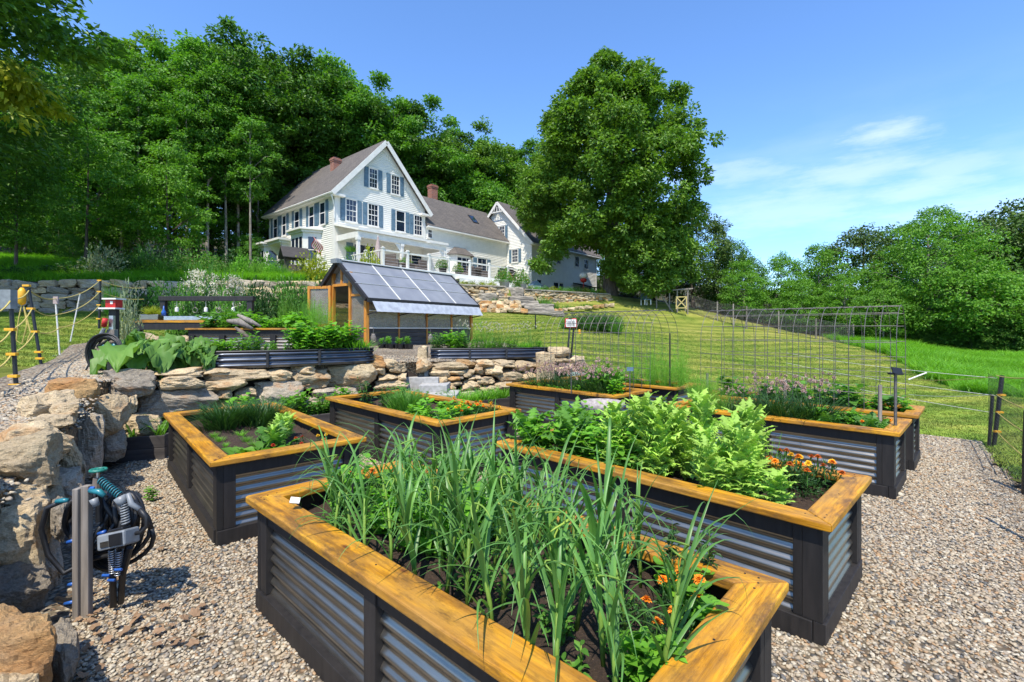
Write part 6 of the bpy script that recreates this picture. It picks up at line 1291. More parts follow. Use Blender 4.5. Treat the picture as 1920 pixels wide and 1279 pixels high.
GL = 'tall broadleaf tree in the dense woods behind and left of the farmhouse'
front = [(215, 95, 40), (262, 62, 42), (330, 42, 43), (395, 55, 42), (455, 52, 44), (520, 78, 45), (575, 88, 47), (632, 102, 48), (690, 118, 49), (742, 135, 50), (792, 190, 52), (846, 222, 56), (905, 222, 58), (955, 250, 60), (1000, 260, 62)]
for i, (px, py, Y) in enumerate(front): forest(px, py, Y, GL, wid=1.05, grp=GRP)
for px, py, Y in ((170, 90, 44), (238, 90, 49), (300, 70, 50), (365, 70, 51), (430, 70, 52), (490, 80, 52), (550, 100, 54), (605, 110, 56), (662, 125, 57), (716, 150, 58), (770, 195, 60), (820, 225, 64), (880, 235, 66), (930, 255, 68), (980, 270, 70), (110, 120, 46), (60, 100, 46), (10, 90, 48), (-50, 60, 46)): forest(px, py, Y, GL, wid=1.15, grp=GRP)
for px, py, Y in ((150, 200, 37), (205, 230, 36), (95, 190, 36), (40, 200, 35), (-10, 180, 35), (300, 200, 38), (370, 190, 39), (440, 200, 41), (500, 210, 47), (560, 230, 51), (-70, 120, 36), (800, 280, 57), (760, 240, 56)): forest(px, py, Y, GL, wid=1.1, grp=GRP)
for px, py, Y in ((0, 300, 60), (80, 300, 62), (160, 300, 63), (240, 300, 64), (320, 300, 65), (400, 300, 66), (480, 300, 67), (560, 280, 68), (640, 280, 70)): forest(px, py, Y, GL, wid=1.5, grp=GRP)
for px, py, Y in ((60, 380, 48), (130, 370, 49), (200, 380, 50), (270, 370, 51), (340, 385, 52), (410, 375, 53), (470, 385, 54), (530, 380, 56)): forest(px, py, Y, 'low broadleaf tree filling the dark background between the trunks of the woods', wid=1.9, grp='low trees deep in the woods')
# understorey along the wood's edge
US = 'bright leafy understorey tree at the shaded edge of the woods'
for px, py, Y, k in ((40, 400, 33, 1), (110, 380, 34, 2), (180, 395, 35, 1), (250, 400, 36, 2), (130, 440, 31, 0), (440, 400, 41, 1), (480, 330, 44, 2), (20, 330, 34, 2), (210, 330, 37, 0), (470, 440, 40, 0), (70, 320, 37, 1), (160, 320, 39, 2), (870, 330, 55, 1), (910, 345, 55, 2), (960, 350, 57, 1)):
    x = PX(px, Y); z = hz(x, Y)-.1; put_tree(UT[k], 'young_tree', US, 'tree', x, Y, z, ztop(py, Y)-z, 'understorey trees at the wood edge', None, 1.1)
for px, py, Y in SLP:
    x = PX(px, Y); z = hz(x, Y)-.2; put_tree(SLM, 'slender_tree', 'slender tree with a long bare trunk at the front edge of the woods', 'tree', x, Y, z, ztop(py, Y)-z, 'slender trees at the front of the woods')
# the pale layered tree in front of the woods left of the house
T = make_tree('lay', [(1.6, 1.6), (3, 3.4), (5, 3.9), (7, 3.2), (9, 2.2), (10.5, .8)], 170, 70, .24, 'leaf_lime', 'bark', 301, tr=.14, rc=.85, inner=.2, wob=.4, flat=.35)
x = PX(318, 33); z = hz(x, 33); put_tree(T, 'layered_tree', 'lighter green tree with flat layered branches in front of the dark woods', 'tree', x, 33, z, ztop(275, 33)-z, wid=.92)
T = make_tree('lay', [(3, 1.6), (5, 3.4), (8, 3.9), (10, 3.2), (12, 2.2), (13.5, .8)], 200, 70, .24, 'leaf_forest_bright', 'bark', 305, tr=.14, rc=.9, inner=.2, wob=.4, flat=.4)
x = PX(160, 31); z = hz(x, 31); put_tree(T, 'layered_tree', 'bright green drooping tree left of centre against the dark woods', 'tree', x, 31, z, ztop(215, 31)-z, wid=1.0)
# big tree leaning in from the left edge, nearer the camera
T = make_tree('edge', [(3.2, 2.2), (5.5, 4.8), (9, 5.6), (13, 5.4), (16.5, 4.2), (18.5, 1.8)], 430, 85, .22, 'leaf_forest', 'bark', 310, tr=.3, rc=.9, inner=.25, wob=.3, droop=.2)
x, y = -27.6, 23.5; z = hz(x, y); put_tree(T, 'maple_tree', 'dark spreading tree filling the upper left corner, nearest of the woods', 'tree', x, y, z, ztop(-60, 23.5)-z, rz=.6, wid=1.12)
T = make_tree('edge2', [(2.0, 1.6), (4, 3.2), (7, 3.4), (9.5, 2.0), (10.5, .6)], 150, 90, .20, 'leaf_forest_bright', 'bark', 312, tr=.12, rc=.7, inner=.2, wob=.35, droop=.5)
x, y = -26.5, 25.5; z = hz(x, y); put_tree(T, 'birch_tree', 'lighter green tree with drooping sprays low at the left edge', 'tree', x, y, z, ztop(250, 25.5)-z, rz=1.2)
for px_, Y_, H_ in ((-305, 14.5, 18), (-240, 17.5, 18)):
    x = PX(px_, Y_); T3 = FT[0]; put_tree(T3, 'shade_tree', 'broadleaf tree beyond the left edge that shades the grass by the upper wall', 'tree', x, Y_, hz(x, Y_), H_, 'shade trees beyond the left edge', wid=1.1)
T = make_tree('yel', [(.3, .4), (.9, 1.0), (1.6, .9), (2.3, .3)], 22, 60, .19, 'leaf_yellow', 'bark', 314, tr=.03, nlimb=6, rc=.45, inner=.1, wob=.3, droop=.6)
# yellowish tips on the left tree read as a spray of its own
cm, cl = crown_mesh('spray', [(-.9, .4), (0, 1.1), (.9, .4)], 16, 60, .2, 'leaf_yellow', 333, rc=.5, inner=.1, wob=.3, droop=.5, T=T_NEEDLE)
for o in [q for q in bpy.data.objects if q.name.startswith('maple_tree')][:1]:
    s = bpy.data.objects.new('yellow_spray', cm); C.objects.link(s); s.parent = o; wloc = P(20, 185, 18.5); s.matrix_parent_inverse = Matrix.Identity(4); bpy.context.view_layer.update(); s.matrix_world = Matrix.Translation(wloc) @ Matrix.Diagonal((1.3, 1.3, 1.3, 1))
# the great maple beside the barn
prof = [(4.4, 2.0), (5.4, 4.6), (7.0, 6.1), (9, 6.8), (11.5, 6.6), (13.8, 6.0), (16, 4.9), (18, 3.4), (19.4, 1.8), (20.3, .6)]
cm, cl = crown_mesh('crown', prof, 900, 130, .30, 'leaf_maple', 401, rc=.72, inner=.62, wob=.1, flat=.7, boughs=95, br=1.75)
cm2, cl2 = crown_mesh('inner_crown', [(p[0], p[1]*.72) for p in prof], 160, 110, .34, 'leaf_maple', 402, rc=1.3, inner=.2, wob=.1)
tm = trunk_mesh('trunk', 17, .62, cl, 'bark', 402, 26, low=.16)
zz = hz(9.0, 40.7); mt = put_tree((cm, tm, 21.4), 'sugar_maple', 'huge round crowned maple standing alone beside the white barn', 'tree', 8.35, 40.7, zz, ztop(98, 40.7)-zz, rz=2.0, wid=1.0)
o = bpy.data.objects.new('inner_crown', cm2); C.objects.link(o); o.parent = mt
for i, (px, py, Y, r_) in enumerate(((1038, 468, 37.5, .7), (1016, 500, 37.2, .35), (1062, 440, 36.8, .8), (1090, 415, 36, 1.1), (1160, 455, 38, 1.3), (1200, 490, 37.5, 1.5), (1245, 480, 37.5, 1.5), (1280, 460, 38.5, 1.4), (1290, 505, 39, 1.2), (1235, 520, 38.5, 1.2), (1200, 440, 36.5, 1.4), (1288, 345, 40, 1.3), (1285, 405, 39.5, 1.4), (1005, 340, 40, 1.2), (992, 395, 39.5, 1.0), (1150, 505, 38.5, .9), (1185, 528, 38, 1.0), (1225, 535, 37.8, 1.0), (1165, 470, 37.5, 1.2), (1045, 230, 41, 1.2), (1270, 180, 41.5, 1.0))):
    cm, cl = crown_mesh('low_bough', [(-.8*r_, .5), (0, 1.5*r_), (.7*r_, .6)], int(12+10*r_), 80, .25, 'leaf_maple', 410+i, rc=.55, inner=.1, wob=.3, flat=.8)
    s = bpy.data.objects.new('low_bough', cm); C.objects.link(s); s.parent = mt; bpy.context.view_layer.update(); s.matrix_world = Matrix.Translation(P(px, py, Y))
# dark rounded trees right of the maple
DT = [make_tree('d', [(.8, 3.0), (2.5, 4.8), (5, 5.4), (8, 4.6), (10.5, 2.8), (12, .9)], 330, 62, .26, ('leaf_dark', 'leaf_forest')[k], 'bark', 430+k, tr=.25, rc=.9, inner=.35, wob=.22) for k in range(2)]
LT = [make_tree('l', [(.6, 1.6), (2, 3.2), (4, 3.8), (6.5, 3.2), (8.5, 2.0), (10, .6)], 230, 66, .22, 'leaf_lime', 'pale_bark', 440+k, tr=.13, rc=.75, inner=.2, wob=.42, flat=.5, nlimb=16) for k in range(3)]
def rt(Tm, name, label, px, py, Y, wid=1.0, grp=None, cat='tree'):
    x = PX(px, Y); z = hz(x, Y)-.2; return put_tree(Tm, name, label, cat, x, Y, z, ztop(py, Y)-z, grp, None, wid)
rt(DT[0], 'oak_tree', 'dark rounded tree just right of the huge maple, sloping to the sky gap', 1300, 392, 47, 1.0)
rt(DT[1], 'oak_tree', 'smaller dark tree at the right foot of the dark rounded tree', 1372, 455, 46, .95)
rt(DT[0], 'oak_tree', 'dark tree in the shade behind the huge maple trunk', 1225, 400, 52, 1.1)
rt(DT[1], 'oak_tree', 'dark tree between the barn end and the huge maple trunk', 1140, 440, 60, 1.2)
rt(LT[0], 'ash_tree', 'bright green bushy tree left of the sky gap above the wire fence', 1392, 492, 41, 1.15); rt(LT[1], 'ash_tree', 'bright green tree with pointed tip under the sky gap', 1462, 476, 43, .95); rt(LT[2], 'ash_tree', 'bright green tree right of the sky gap', 1535, 462, 42, 1.0)
rt(LT[1], 'ash_tree', 'low bright green tree hiding the wire fence centre', 1500, 520, 38, 1.2); rt(LT[0], 'ash_tree', 'low bright green tree between the sky gap and the large pale tree', 1590, 520, 37, 1.2)
rt(DT[0], 'oak_tree', 'dark rounded tree behind the right sky gap', 1615, 430, 52, 1.05); rt(DT[1], 'oak_tree', 'dark tree behind the large pale tree', 1700, 425, 52, 1.1)
T = make_tree('big', [(1.2, 2.4), (2.6, 4.8), (5, 5.8), (7.5, 5.2), (10, 3.8), (12.2, 1.8), (13, .5)], 520, 68, .21, 'leaf_lime', 'pale_bark', 450, tr=.28, rc=.85, inner=.3, wob=.34, flat=.45, nlimb=30)
rt(T, 'locust_tree', 'large airy pale green tree dominating the right side of the meadow', 1752, 396, 34, 1.02)
T2 = make_tree('big', [(1.0, 1.6), (2, 3.4), (4, 3.8), (5.5, 2.5), (6.5, .6)], 180, 66, .2, 'leaf_lime', 'pale_bark', 451, tr=.12, rc=.7, inner=.3, wob=.34, flat=.45)
rt(T2, 'locust_tree', 'lower pale green tree reaching right from the large airy tree', 1822, 500, 31.5, 1.1); rt(T2, 'locust_tree', 'low pale green tree under the left side of the large airy tree', 1655, 545, 33.5, 1.0)
rt(DT[0], 'oak_tree', 'tall dark tree at the right edge above the meadow', 1905, 385, 36, 1.0); rt(DT[1], 'oak_tree', 'dark tree partly hidden between the pale tree and the right edge', 1845, 405, 41, 1.0)
rt(DT[1], 'oak_tree', 'dark tree just beyond the right edge of the meadow', 1990, 380, 34, 1.1)
for px, py, Y in ((1420, 540, 50), (1560, 560, 48), (1660, 560, 46), (1780, 560, 44), (1880, 560, 42)): rt(DT[0], 'oak_tree', 'dark hedge like tree low behind the bright trees on the right', px, py, Y, 1.6, 'dark trees low behind the bright ones')
for px, py, Y in ((1850, 590, 31), (1905, 575, 30), (1790, 610, 32), (1725, 615, 33), (1960, 560, 29)): rt(DT[1], 'shrub', 'dark shrub at the foot of the trees along the meadow edge', px, py, Y, 1.3, 'dark shrubs along the meadow edge', 'shrub')
# ------------------------------------------------------------------ shrubs and border plants (leaf-card bushes)
SH_ = {}
def bush_mesh(mat, seed, kind='leaf', n=1500):
    rng = np.random.default_rng(seed); lb = LB()
    p = rdir(n, rng, -.15, 1)*(rng.uniform(0, 1, n)**.35)[:, None]; ph = rng.uniform(0, 6, 4); a = np.arctan2(p[:, 1], p[:, 0]); p *= (1+.22*np.sin(3*a+ph[0])+.18*np.sin(5*a+ph[1]+p[:, 2]*4))[:, None]; p[:, 2] = np.maximum(p[:, 2], 0)+.02
    if kind == 'leaf': lb.add(scatter(T_LEAF, p, nrm(p+rdir(n, rng)*.9), nrm(rdir(n, rng)*.7+np.array([0, 0, 1])), rng.uniform(.09, .2, n), rng.uniform(.06, .12, n)))
    else:
        q = p*np.array([.45, .45, .0]); d = nrm(p*np.array([1, 1, 1.5])+np.array([0, 0, .5])); lb.add(scatter(T_BLADE(1.0, 4), q, d, nrm(np.cross(d, rdir(n, rng))), rng.uniform(.6, 1.2, n), rng.uniform(.02, .045, n)))
    return lb.build('foliage', mat, link=False).data
for i, (m_, kd) in enumerate((('leaf_mid', 'leaf'), ('leaf_bright', 'leaf'), ('leaf_deep', 'leaf'), ('leaf_yellow', 'leaf'), ('leaf_yellow', 'blade'), ('leaf_bright', 'blade'), ('leaf_lime', 'leaf'), ('leaf_mid', 'blade'), ('leaf_lime', 'blade'), ('leaf_silver', 'leaf'), ('leaf_deep', 'blade'))): SH_[(m_, kd)] = [bush_mesh(m_, 500+i*3+j, kd, 1300 if kd == 'leaf' else 420) for j in range(2)]
def flowers_mesh(mat, seed, n, s=.05):
    rng = np.random.default_rng(seed); p = rdir(n, rng, .1, 1)*rng.uniform(.92, 1.15, n)[:, None]; lb = LB(); kk = 5
    P_ = np.repeat(p, kk, 0); a = np.tile(np.arange(kk)*2*PI/kk, n); d = np.stack([np.cos(a), np.sin(a), np.full(n*kk, .25)], 1); lb.add(scatter(T_LEAF, P_, d, np.tile([0, 0, 1.], (n*kk, 1)), s, s*.8)); return lb.build('flowers', mat, link=False).data
FLW = {m: flowers_mesh(m, 560, 90, .07) for m in ('petal_white', 'petal_orange', 'petal_pink', 'petal_red', 'petal_yellow', 'petal_rust')}
def bush(name, label, px, py, Y, w_px, h_px, m_='leaf_mid', kd='leaf', fl=None, grp=None, cat='shrub', zoff=0, z=None):
    """px,py = bottom centre in the photo"""
    x = PX(px, Y); z = hz(x, Y)+zoff if z is None else z; t = thing(name, label, cat, (x, Y, z), random.uniform(0, 6), grp); w_ = w_px/2/F0*Y; top = ztop(py-h_px, Y); h = max(.12, top-z)
    o = bpy.data.objects.new('foliage', random.choice(SH_[(m_, kd)])); C.objects.link(o); o.parent = t; o.scale = (w_, w_, h)
    if fl: o = bpy.data.objects.new('flowers', FLW[fl]); C.objects.link(o); o.parent = t; o.scale = (w_, w_, h)
    return t
random.seed(21)
BL = 'perennial border plants behind the upper stone wall'
for i, (px, Yb_, w_, h, m_, kd, fl) in enumerate([(20, 23, 50, 16, 'leaf_deep', 'leaf', None), (60, 24, 60, 20, 'leaf_mid', 'blade', None), (105, 24.5, 60, 18, 'leaf_deep', 'leaf', None), (145, 25, 50, 24, 'leaf_mid', 'leaf', 'petal_white'), (225, 27, 50, 26, 'leaf_mid', 'blade', None), (250, 29, 60, 30, 'leaf_deep', 'leaf', None), (320, 30, 60, 40, 'leaf_deep', 'leaf', None), (380, 30.5, 60, 36, 'leaf_mid', 'leaf', 'petal_pink'), (440, 30.5, 60, 36, 'leaf_deep', 'leaf', None), (495, 30, 50, 32, 'leaf_mid', 'leaf', None), (268, 27, 44, 42, 'leaf_mid', 'leaf', None), (305, 27.5, 46, 30, 'leaf_bright', 'blade', None), (340, 27.5, 44, 34, 'leaf_mid', 'leaf', 'petal_white'), (372, 28, 46, 26, 'leaf_lime', 'blade', None), (400, 28, 40, 30, 'leaf_mid', 'leaf', 'petal_white'), (430, 28.3, 44, 26, 'leaf_mid', 'blade', None), (455, 28.5, 40, 32, 'leaf_bright', 'leaf', None), (482, 28.6, 40, 26, 'leaf_lime', 'blade', None), (508, 28.8, 36, 22, 'leaf_bright', 'leaf', None), (530, 28.8, 30, 24, 'leaf_mid', 'blade', None), (236, 26.5, 44, 34, 'leaf_deep', 'leaf', None)]):
    bush('perennial_clump', 'leafy perennial clump in the border along the top of the upper stone wall', px, 523, Yb_, w_*1.15, h*1.25, m_, kd, fl, BL, 'plant') if (m_, kd) in SH_ else bush('perennial_clump', 'leafy perennial clump in the border along the top of the upper stone wall', px, 523, Yb_, w_, h, 'leaf_mid', kd, fl, BL, 'plant')
bush('feathery_shrub', 'pale feathery shrub standing on the upper lawn left of the perennial border', 192, 525, 25.5, 66, 56, 'leaf_silver'); bush('shrub', 'grey green shrub behind the border under the layered tree', 285, 515, 30, 50, 50, 'leaf_silver')
bush('shrub', 'yellow green rounded shrub below the flag in front of the farmhouse corner', 588, 521, 28.4, 62, 42, 'leaf_yellow'); bush('shrub', 'bright yellow green shrub behind the greenhouse ridge beside the deck', 692, 500, 29, 42, 26, 'leaf_yellow', zoff=.2); bush('shrub', 'small green shrub beside the porch corner', 655, 500, 30, 34, 14, 'leaf_mid')
for i, (px, fl, m_) in enumerate(((868, None, 'leaf_yellow'), (885, None, 'leaf_yellow'), (905, None, 'leaf_yellow'), (922, None, 'leaf_yellow'))): bush('border_mound', 'low yellow green mound on the capped wall under the deck steps', px, 534, 31.5+i*.3, 20, 6, m_, grp='mounds under the deck steps', cat='plant')
for i, px in enumerate(range(992, 1135, 15)): bush('border_mound', 'low green mound along the top of the capped wall before the barn', px, 545+i*.6, 35.3+i*.42, 20, 8, random.choice(('leaf_mid', 'leaf_yellow', 'leaf_bright')), fl=('petal_pink' if i in (2, 6) else None), grp='mounds along the barn wall top', cat='plant')
bush('daylily_patch', 'oval patch of dark strappy daylilies growing in the lawn behind the energiser box', 1112, 611, 22.5, 108, 30, 'leaf_deep', 'blade', cat='plant')
for i in range(7): bush('daylily_clump', 'strappy daylily clump within the oval lawn patch', 1065+i*15, 611, 22.2+.3*(i % 3), 34, 25, 'leaf_mid', 'blade', None, 'daylilies in the lawn patch', 'plant')
for px, py, Y, w_, h in ((925, 574, 30.8, 22, 18), (947, 576, 30.6, 26, 18), (1020, 574, 32.2, 34, 22), (1040, 577, 31.6, 26, 12), (1065, 578, 33, 30, 8), (1100, 576, 34.5, 36, 8)): bush('strappy_clump', 'strappy green clump among the rocks beside the granite steps', px, py, Y, w_, h, 'leaf_mid', 'blade', None, 'clumps beside the granite steps', 'plant')
# potted flowers
def potted(label, p, s, fl, pot='charcoal_wood', prof=((.5, 0), (.65, .55), (.7, .6), (.6, .58))):
    t = thing('flower_pot', label, 'potted plant', p); MB().lathe([(r*s*.6, z*s) for r, z in prof], 14).build('pot', pot, t, smooth=True)
    for nm, me in (('foliage', SH_[('leaf_mid', 'leaf')][0]), ('flowers', FLW[fl])): o = bpy.data.objects.new(nm, me); C.objects.link(o); o.parent = t; o.scale = (s*.62, s*.62, s*.85); o.location = (0, 0, s*.5)
potted('red flowering pot on the deck in front of the bay window', HL(4.95, -5.9), .75, 'petal_rust'); potted('yellow green pot beside the bay window door on the deck', HL(6.8, -5.5), .65, 'petal_yellow'); potted('orange flowering urn at the left of the granite steps', P(946, 541, 33.2), .95, 'petal_orange', 'concrete'); potted('red and orange urn at the right of the granite steps', P(978, 545, 34.3), 1.0, 'petal_orange', 'concrete'); potted('small red flowered pot low between the two urns', P(969, 545, 34.0), .5, 'petal_red', 'concrete')
t = thing('hanging_fern', 'green fern basket hanging under the left end of the porch', 'hanging plant', HL(.55, -1.2, 1.5)); 
o = bpy.data.objects.new('foliage', SH_[('leaf_mid', 'blade')][0]); C.objects.link(o); o.parent = t; o.scale = (.55, .55, .5); MB().tube([(0, 0, 0), (0, 0, 1.1)], .012, 5).build('wire', 'wire', t)
t = thing('hanging_basket', 'orange flower basket hanging from the middle of the porch beam', 'hanging plant', HL(3.9, -2.9, .95)); 
for nm, me in (('foliage', SH_[('leaf_mid', 'leaf')][1]), ('flowers', FLW['petal_orange'])): o = bpy.data.objects.new(nm, me); C.objects.link(o); o.parent = t; o.scale = (.5, .5, .3)
MB().tube([(0, 0, 0), (0, 0, 1.3)], .012, 5).build('wire', 'wire', t)
t = thing('hanging_basket', 'dark green basket hanging beside the entry hood', 'hanging plant', HL(-1.3, 5.6, .9)); o = bpy.data.objects.new('foliage', SH_[('leaf_deep', 'leaf')][0]); C.objects.link(o); o.parent = t; o.scale = (.4, .4, .5); MB().tube([(0, 0, 0), (0, 0, 1.9)], .012, 5).build('wire', 'wire', t)
# ------------------------------------------------------------------ grass as stuff: tufts over lawn and meadow
tk = bpy.data.collections.new('tuft_kit'); mk = bpy.data.collections.new('meadow_kit'); wk = bpy.data.collections.new('weed_kit')
def tuft(seed, n, h, mat, coll, wd=.006, spread=.05, T=None):
    rng = np.random.default_rng(seed); p = np.column_stack([rng.normal(0, spread, n), rng.normal(0, spread, n), np.zeros(n)]); a = rng.uniform(0, 2*PI, n); d = nrm(np.stack([np.cos(a)*.5, np.sin(a)*.5, np.full(n, 1.1)], 1)); up = nrm(np.stack([np.cos(a), np.sin(a), np.full(n, -.4)], 1))*-1
    o = LB().add(scatter(T or T_BLADE(.9, 3), p, d, up, rng.uniform(.6, 1.2, n)*h, wd*2)).build('tuft', mat, link=False); coll.objects.link(o)
for k in range(4): tuft(600+k, 26, .06, 'turf_blade', tk, .004, .05)
for k in range(4): tuft(610+k, 44, .75, 'meadow_blade', mk, .012, .16)
n = 130000; y = 5+(RNG.uniform(0, 1, n)**1.15)*26; x = RNG.uniform(-1.1, 1.1, n)*y
gsk = (x < np.interp(y, [0, 10, 14, 25.4, 37], [30, 19, 13.2, 20.0, 24])) & ~inpoly(x, y, CUT) & ((y > 7.5) | (x > -6.2)) & ((x > 2) | (x < -5.9) | (y > 11)) & (y < np.interp(x, WP[:, 0], WP[:, 1])-.3) & ~inpoly(x, y, TERR)
x, y = x[gsk], y[gsk]; gn_instances('lawn_grass', np.column_stack([x, y, hill(x, y)]), .35+.55*RNG.uniform(0, 1, len(x)), None, collection=tk, tilt=.15)
n = 26000; x = RNG.uniform(10, 40, n); y = RNG.uniform(12, 40, n); ok = (x > np.interp(y, [0, 10, 14, 25.4, 37], [30, 19, 13.4, 20.3, 24])) & (x < y*1.12) & (y < np.interp(x, [19, 23, 31, 60], [39.5, 36.5, 37, 36])); x, y = x[ok], y[ok]; print('meadow', len(x))
gn_instances('meadow_grass', np.column_stack([x, y, hill(x, y)]), RNG.uniform(.5, 1.2, len(x))*(.75+.35*np.sin(x*.7)*np.cos(y*.5)), None, collection=mk, tilt=.15)
n = 9000; x = RNG.uniform(-36, -12, n); y = RNG.uniform(20, 36, n); ok = (y > np.interp(x, WP[:, 0], WP[:, 1])+1.5) & (np.abs(x) < y*1.12); x, y = x[ok], y[ok]
gn_instances('upland_grass', np.column_stack([x, y, hill(x, y)]), RNG.uniform(.4, .9, len(x)), None, collection=mk, tilt=.15)
# ------------------------------------------------------------------ garden plants
def uplink(lb, name, mats, smooth=False): return lb.build(name, mats, link=False, smooth=smooth).data
def bladestrip(base, az, tilt, ln, wd, droop, n=10, fold=.25, twist=0, kink=None, rng=None):
    """curved leaf starting at base; returns mb pieces: V-folded strip"""
    mb = MB(); p = Vector(base); th = tilt; V = []; ds = ln/n; a = az
    for i in range(n+1):
        t = i/n; w_ = wd*.8*(1-t**1.6)*(.75+.6*min(1, t*4)*(1-t))+.0006; d = Vector((math.cos(a)*math.sin(th), math.sin(a)*math.sin(th), math.cos(th)))
        s = Vector((-math.sin(a), math.cos(a), 0)); u = s.cross(d)
        V += [p-s*w_+u*w_*fold, p-u*w_*.1, p+s*w_+u*w_*fold]
        p = p+d*ds; th += droop*(.35+1.6*t)/n; a += twist/n
        if kink and abs(t-kink[0]) < .5/n: th += kink[1]
    F = []
    for i in range(n): F += [(3*i, 3*i+1, 3*i+4, 3*i+3), (3*i+1, 3*i+2, 3*i+5, 3*i+4)]
    mb.add(V, F); return mb
def garlic_mesh(seed, h=.62):
    r = random.Random(seed); lb = LB(); sh = h*r.uniform(.42, .6); lean = (r.uniform(-.06, .06), r.uniform(-.06, .06))
    top = Vector((lean[0], lean[1], sh)); mb = MB().tube([(0, 0, -.03), (lean[0]*.3, lean[1]*.3, sh*.45), top], [.0085, .0085, .006], 7); lb.addmb(mb, 1)
    n = r.randint(9, 12); a0 = r.uniform(0, 6.28)
    for i in range(n):
        t = .22+.78*i/(n-1); base = Vector((lean[0]*t, lean[1]*t, sh*t)); az = a0+PI*(i % 2)+r.uniform(-.55, .55)
        ln = h*r.uniform(.55, .85)*(1.0 if i > 1 else .75); kink = (r.uniform(.4, .75), r.uniform(.5, 1.5)) if r.random() < .4 else None
        lb.addmb(bladestrip(base, az, r.uniform(.12, .45) if i > 2 else r.uniform(.4, .8), ln, r.uniform(.0075, .0125), r.uniform(.5, 2.6), 11, .35, r.uniform(-.5, .5), kink), 0)
    if r.random() < .4:   # scape curling over
        pts = []; c = Vector(top)
        for i in range(15): t = i/14; pts.append(c+Vector((.06*math.sin(t*7)*t, .05*math.cos(t*6)*t, .24*t-.13*t*t*2*max(0, t-.5))))
        lb.addmb(MB().tube(pts, [.0035]*14+[.001], 5), 1)
    return uplink(lb, 'garlic', ['leaf_garlic', 'leaf_stem'], True)
def single(name, label, cat, me, loc, rz=None, s=1, grp=None):
    o = bpy.data.objects.new(name, me); C.objects.link(o); o.location = loc; o.rotation_euler = (random.uniform(-.06, .06), random.uniform(-.06, .06), random.uniform(0, 6.28) if rz is None else rz); o.scale = (s,)*3 if not hasattr(s, '__len__') else s
    return tag(o, label, cat, grp)
GM = [garlic_mesh(700+k) for k in range(10)]
random.seed(5)
GLB = 'tall blue green garlic plant with strappy leaves in the nearest raised bed'
cnt = 0
for i in range(11):
    for j in range(5):
        u = .22+i*.165+random.uniform(-.05, .05); v = .20+j*.165+random.uniform(-.04, .04)
        if u < .45 and v > .60: continue
        if u > 1.55 and (j in (0, 1) and random.random() < .6): continue
        p = bp('D', u, v); ROW = ('first row in from the front rim', 'second row in from the front rim', 'middle row', 'second row in from the far rim', 'row along the far rim')[j]; PART = 'near right end' if u < .75 else ('middle' if u < 1.3 else 'far left end'); single('garlic_plant', 'garlic plant in the '+ROW.replace('in from', 'from')+', '+PART+' of nearest bed', 'garlic plant', GM[cnt % 10], p, s=random.uniform(.85, 1.12)*(.86 if u < .5 else (1.0 if u < 1.4 else .92)), grp='garlic plants in the nearest bed, '+ROW+', '+PART); cnt += 1
single('garlic_plant', 'lone garlic plant arching over the left corner of the nearest raised bed', 'garlic plant', GM[3], bp('D', 2.2, .35), rz=2.6, s=.95); single('garlic_plant', 'garlic plant leaning across the left rim board of the nearest bed', 'garlic plant', GM[5], bp('D', 1.9, .27), rz=1.0, s=.9)
print('garlic', cnt)
# leafy herb / weed
def herb_mesh(seed, n=70, h=.2, rad=.1, ll=.05, lw=.034, mat='leaf_bright', T=T_OVATE, up=.9):
    rng = np.random.default_rng(seed); lb = LB(); ns = max(3, n//12); mb = MB()
    P_, D_ = [], []
    for s in range(ns):
        a = rng.uniform(0, 6.28); r_ = rad*rng.uniform(.1, 1); b0 = np.array([.25*r_*math.cos(a), .25*r_*math.sin(a), 0]); tp = np.array([r_*math.cos(a), r_*math.sin(a), h*rng.uniform(.6, 1.1)]); mb.tube([Vector(b0), Vector((b0+tp)/2+np.array([0, 0, .02])), Vector(tp)], [.0025, .002, .001], 4)
        m = n//ns
        for k in range(m): t = .15+.85*k/max(1, m-1); q = b0+(tp-b0)*t; aa = k*2.4+rng.uniform(-.4, .4); P_.append(q); D_.append([math.cos(aa), math.sin(aa), rng.uniform(-.1, .55)])
    P_ = np.array(P_); D_ = np.array(D_); k = len(P_); sz = ll*rng.uniform(.6, 1.25, k)
    lb.add(scatter(T, P_, D_, nrm(np.tile([0, 0, up], (k, 1))+rdir(k, rng)*.35), sz, sz*lw/ll), 0).addmb(mb, 1); return uplink(lb, 'herb', [mat, 'leaf_stem'], True)
HM = [herb_mesh(720+k) for k in range(4)]; SM = [herb_mesh(730+k, 26, .07, .05, .03, .016, 'leaf_mid') for k in range(4)]; BM = [herb_mesh(740+k, 120, .26, .15, .075, .055, 'leaf_bright') for k in range(3)]; MM = [herb_mesh(745+k, 110, .24, .15, .06, .03, 'leaf_mid') for k in range(3)]
DM = [herb_mesh(750+k, 90, .34, .12, .07, .03, 'leaf_deep') for k in range(2)]; NM = [herb_mesh(754+k, 60, .16, .14, .055, .05, 'leaf_bright', T_DISC(9), 1.4) for k in range(3)]; ML = [herb_mesh(757+k, 90, .22, .15, .10, .07, 'leaf_mid') for k in range(3)]
W = 'small leafy weed seedling on the dark soil between garlic stems'
for k in range(75): single('weed_seedling', W, 'seedling', SM[k % 4], bp('D', random.uniform(.2, 2.4), random.uniform(.18, .96)), s=random.uniform(.6, 1.7), grp='weed seedlings in the nearest bed')
for k in range(26): single('lemon_herb', 'bright green leafy herb among the garlic near the far corner of the nearest bed', 'herb', (BM+HM)[k % 7], bp('D', random.uniform(1.2, 2.3), random.uniform(.4, .97)), s=random.uniform(.75, 1.2), grp='bright herbs in the nearest bed')
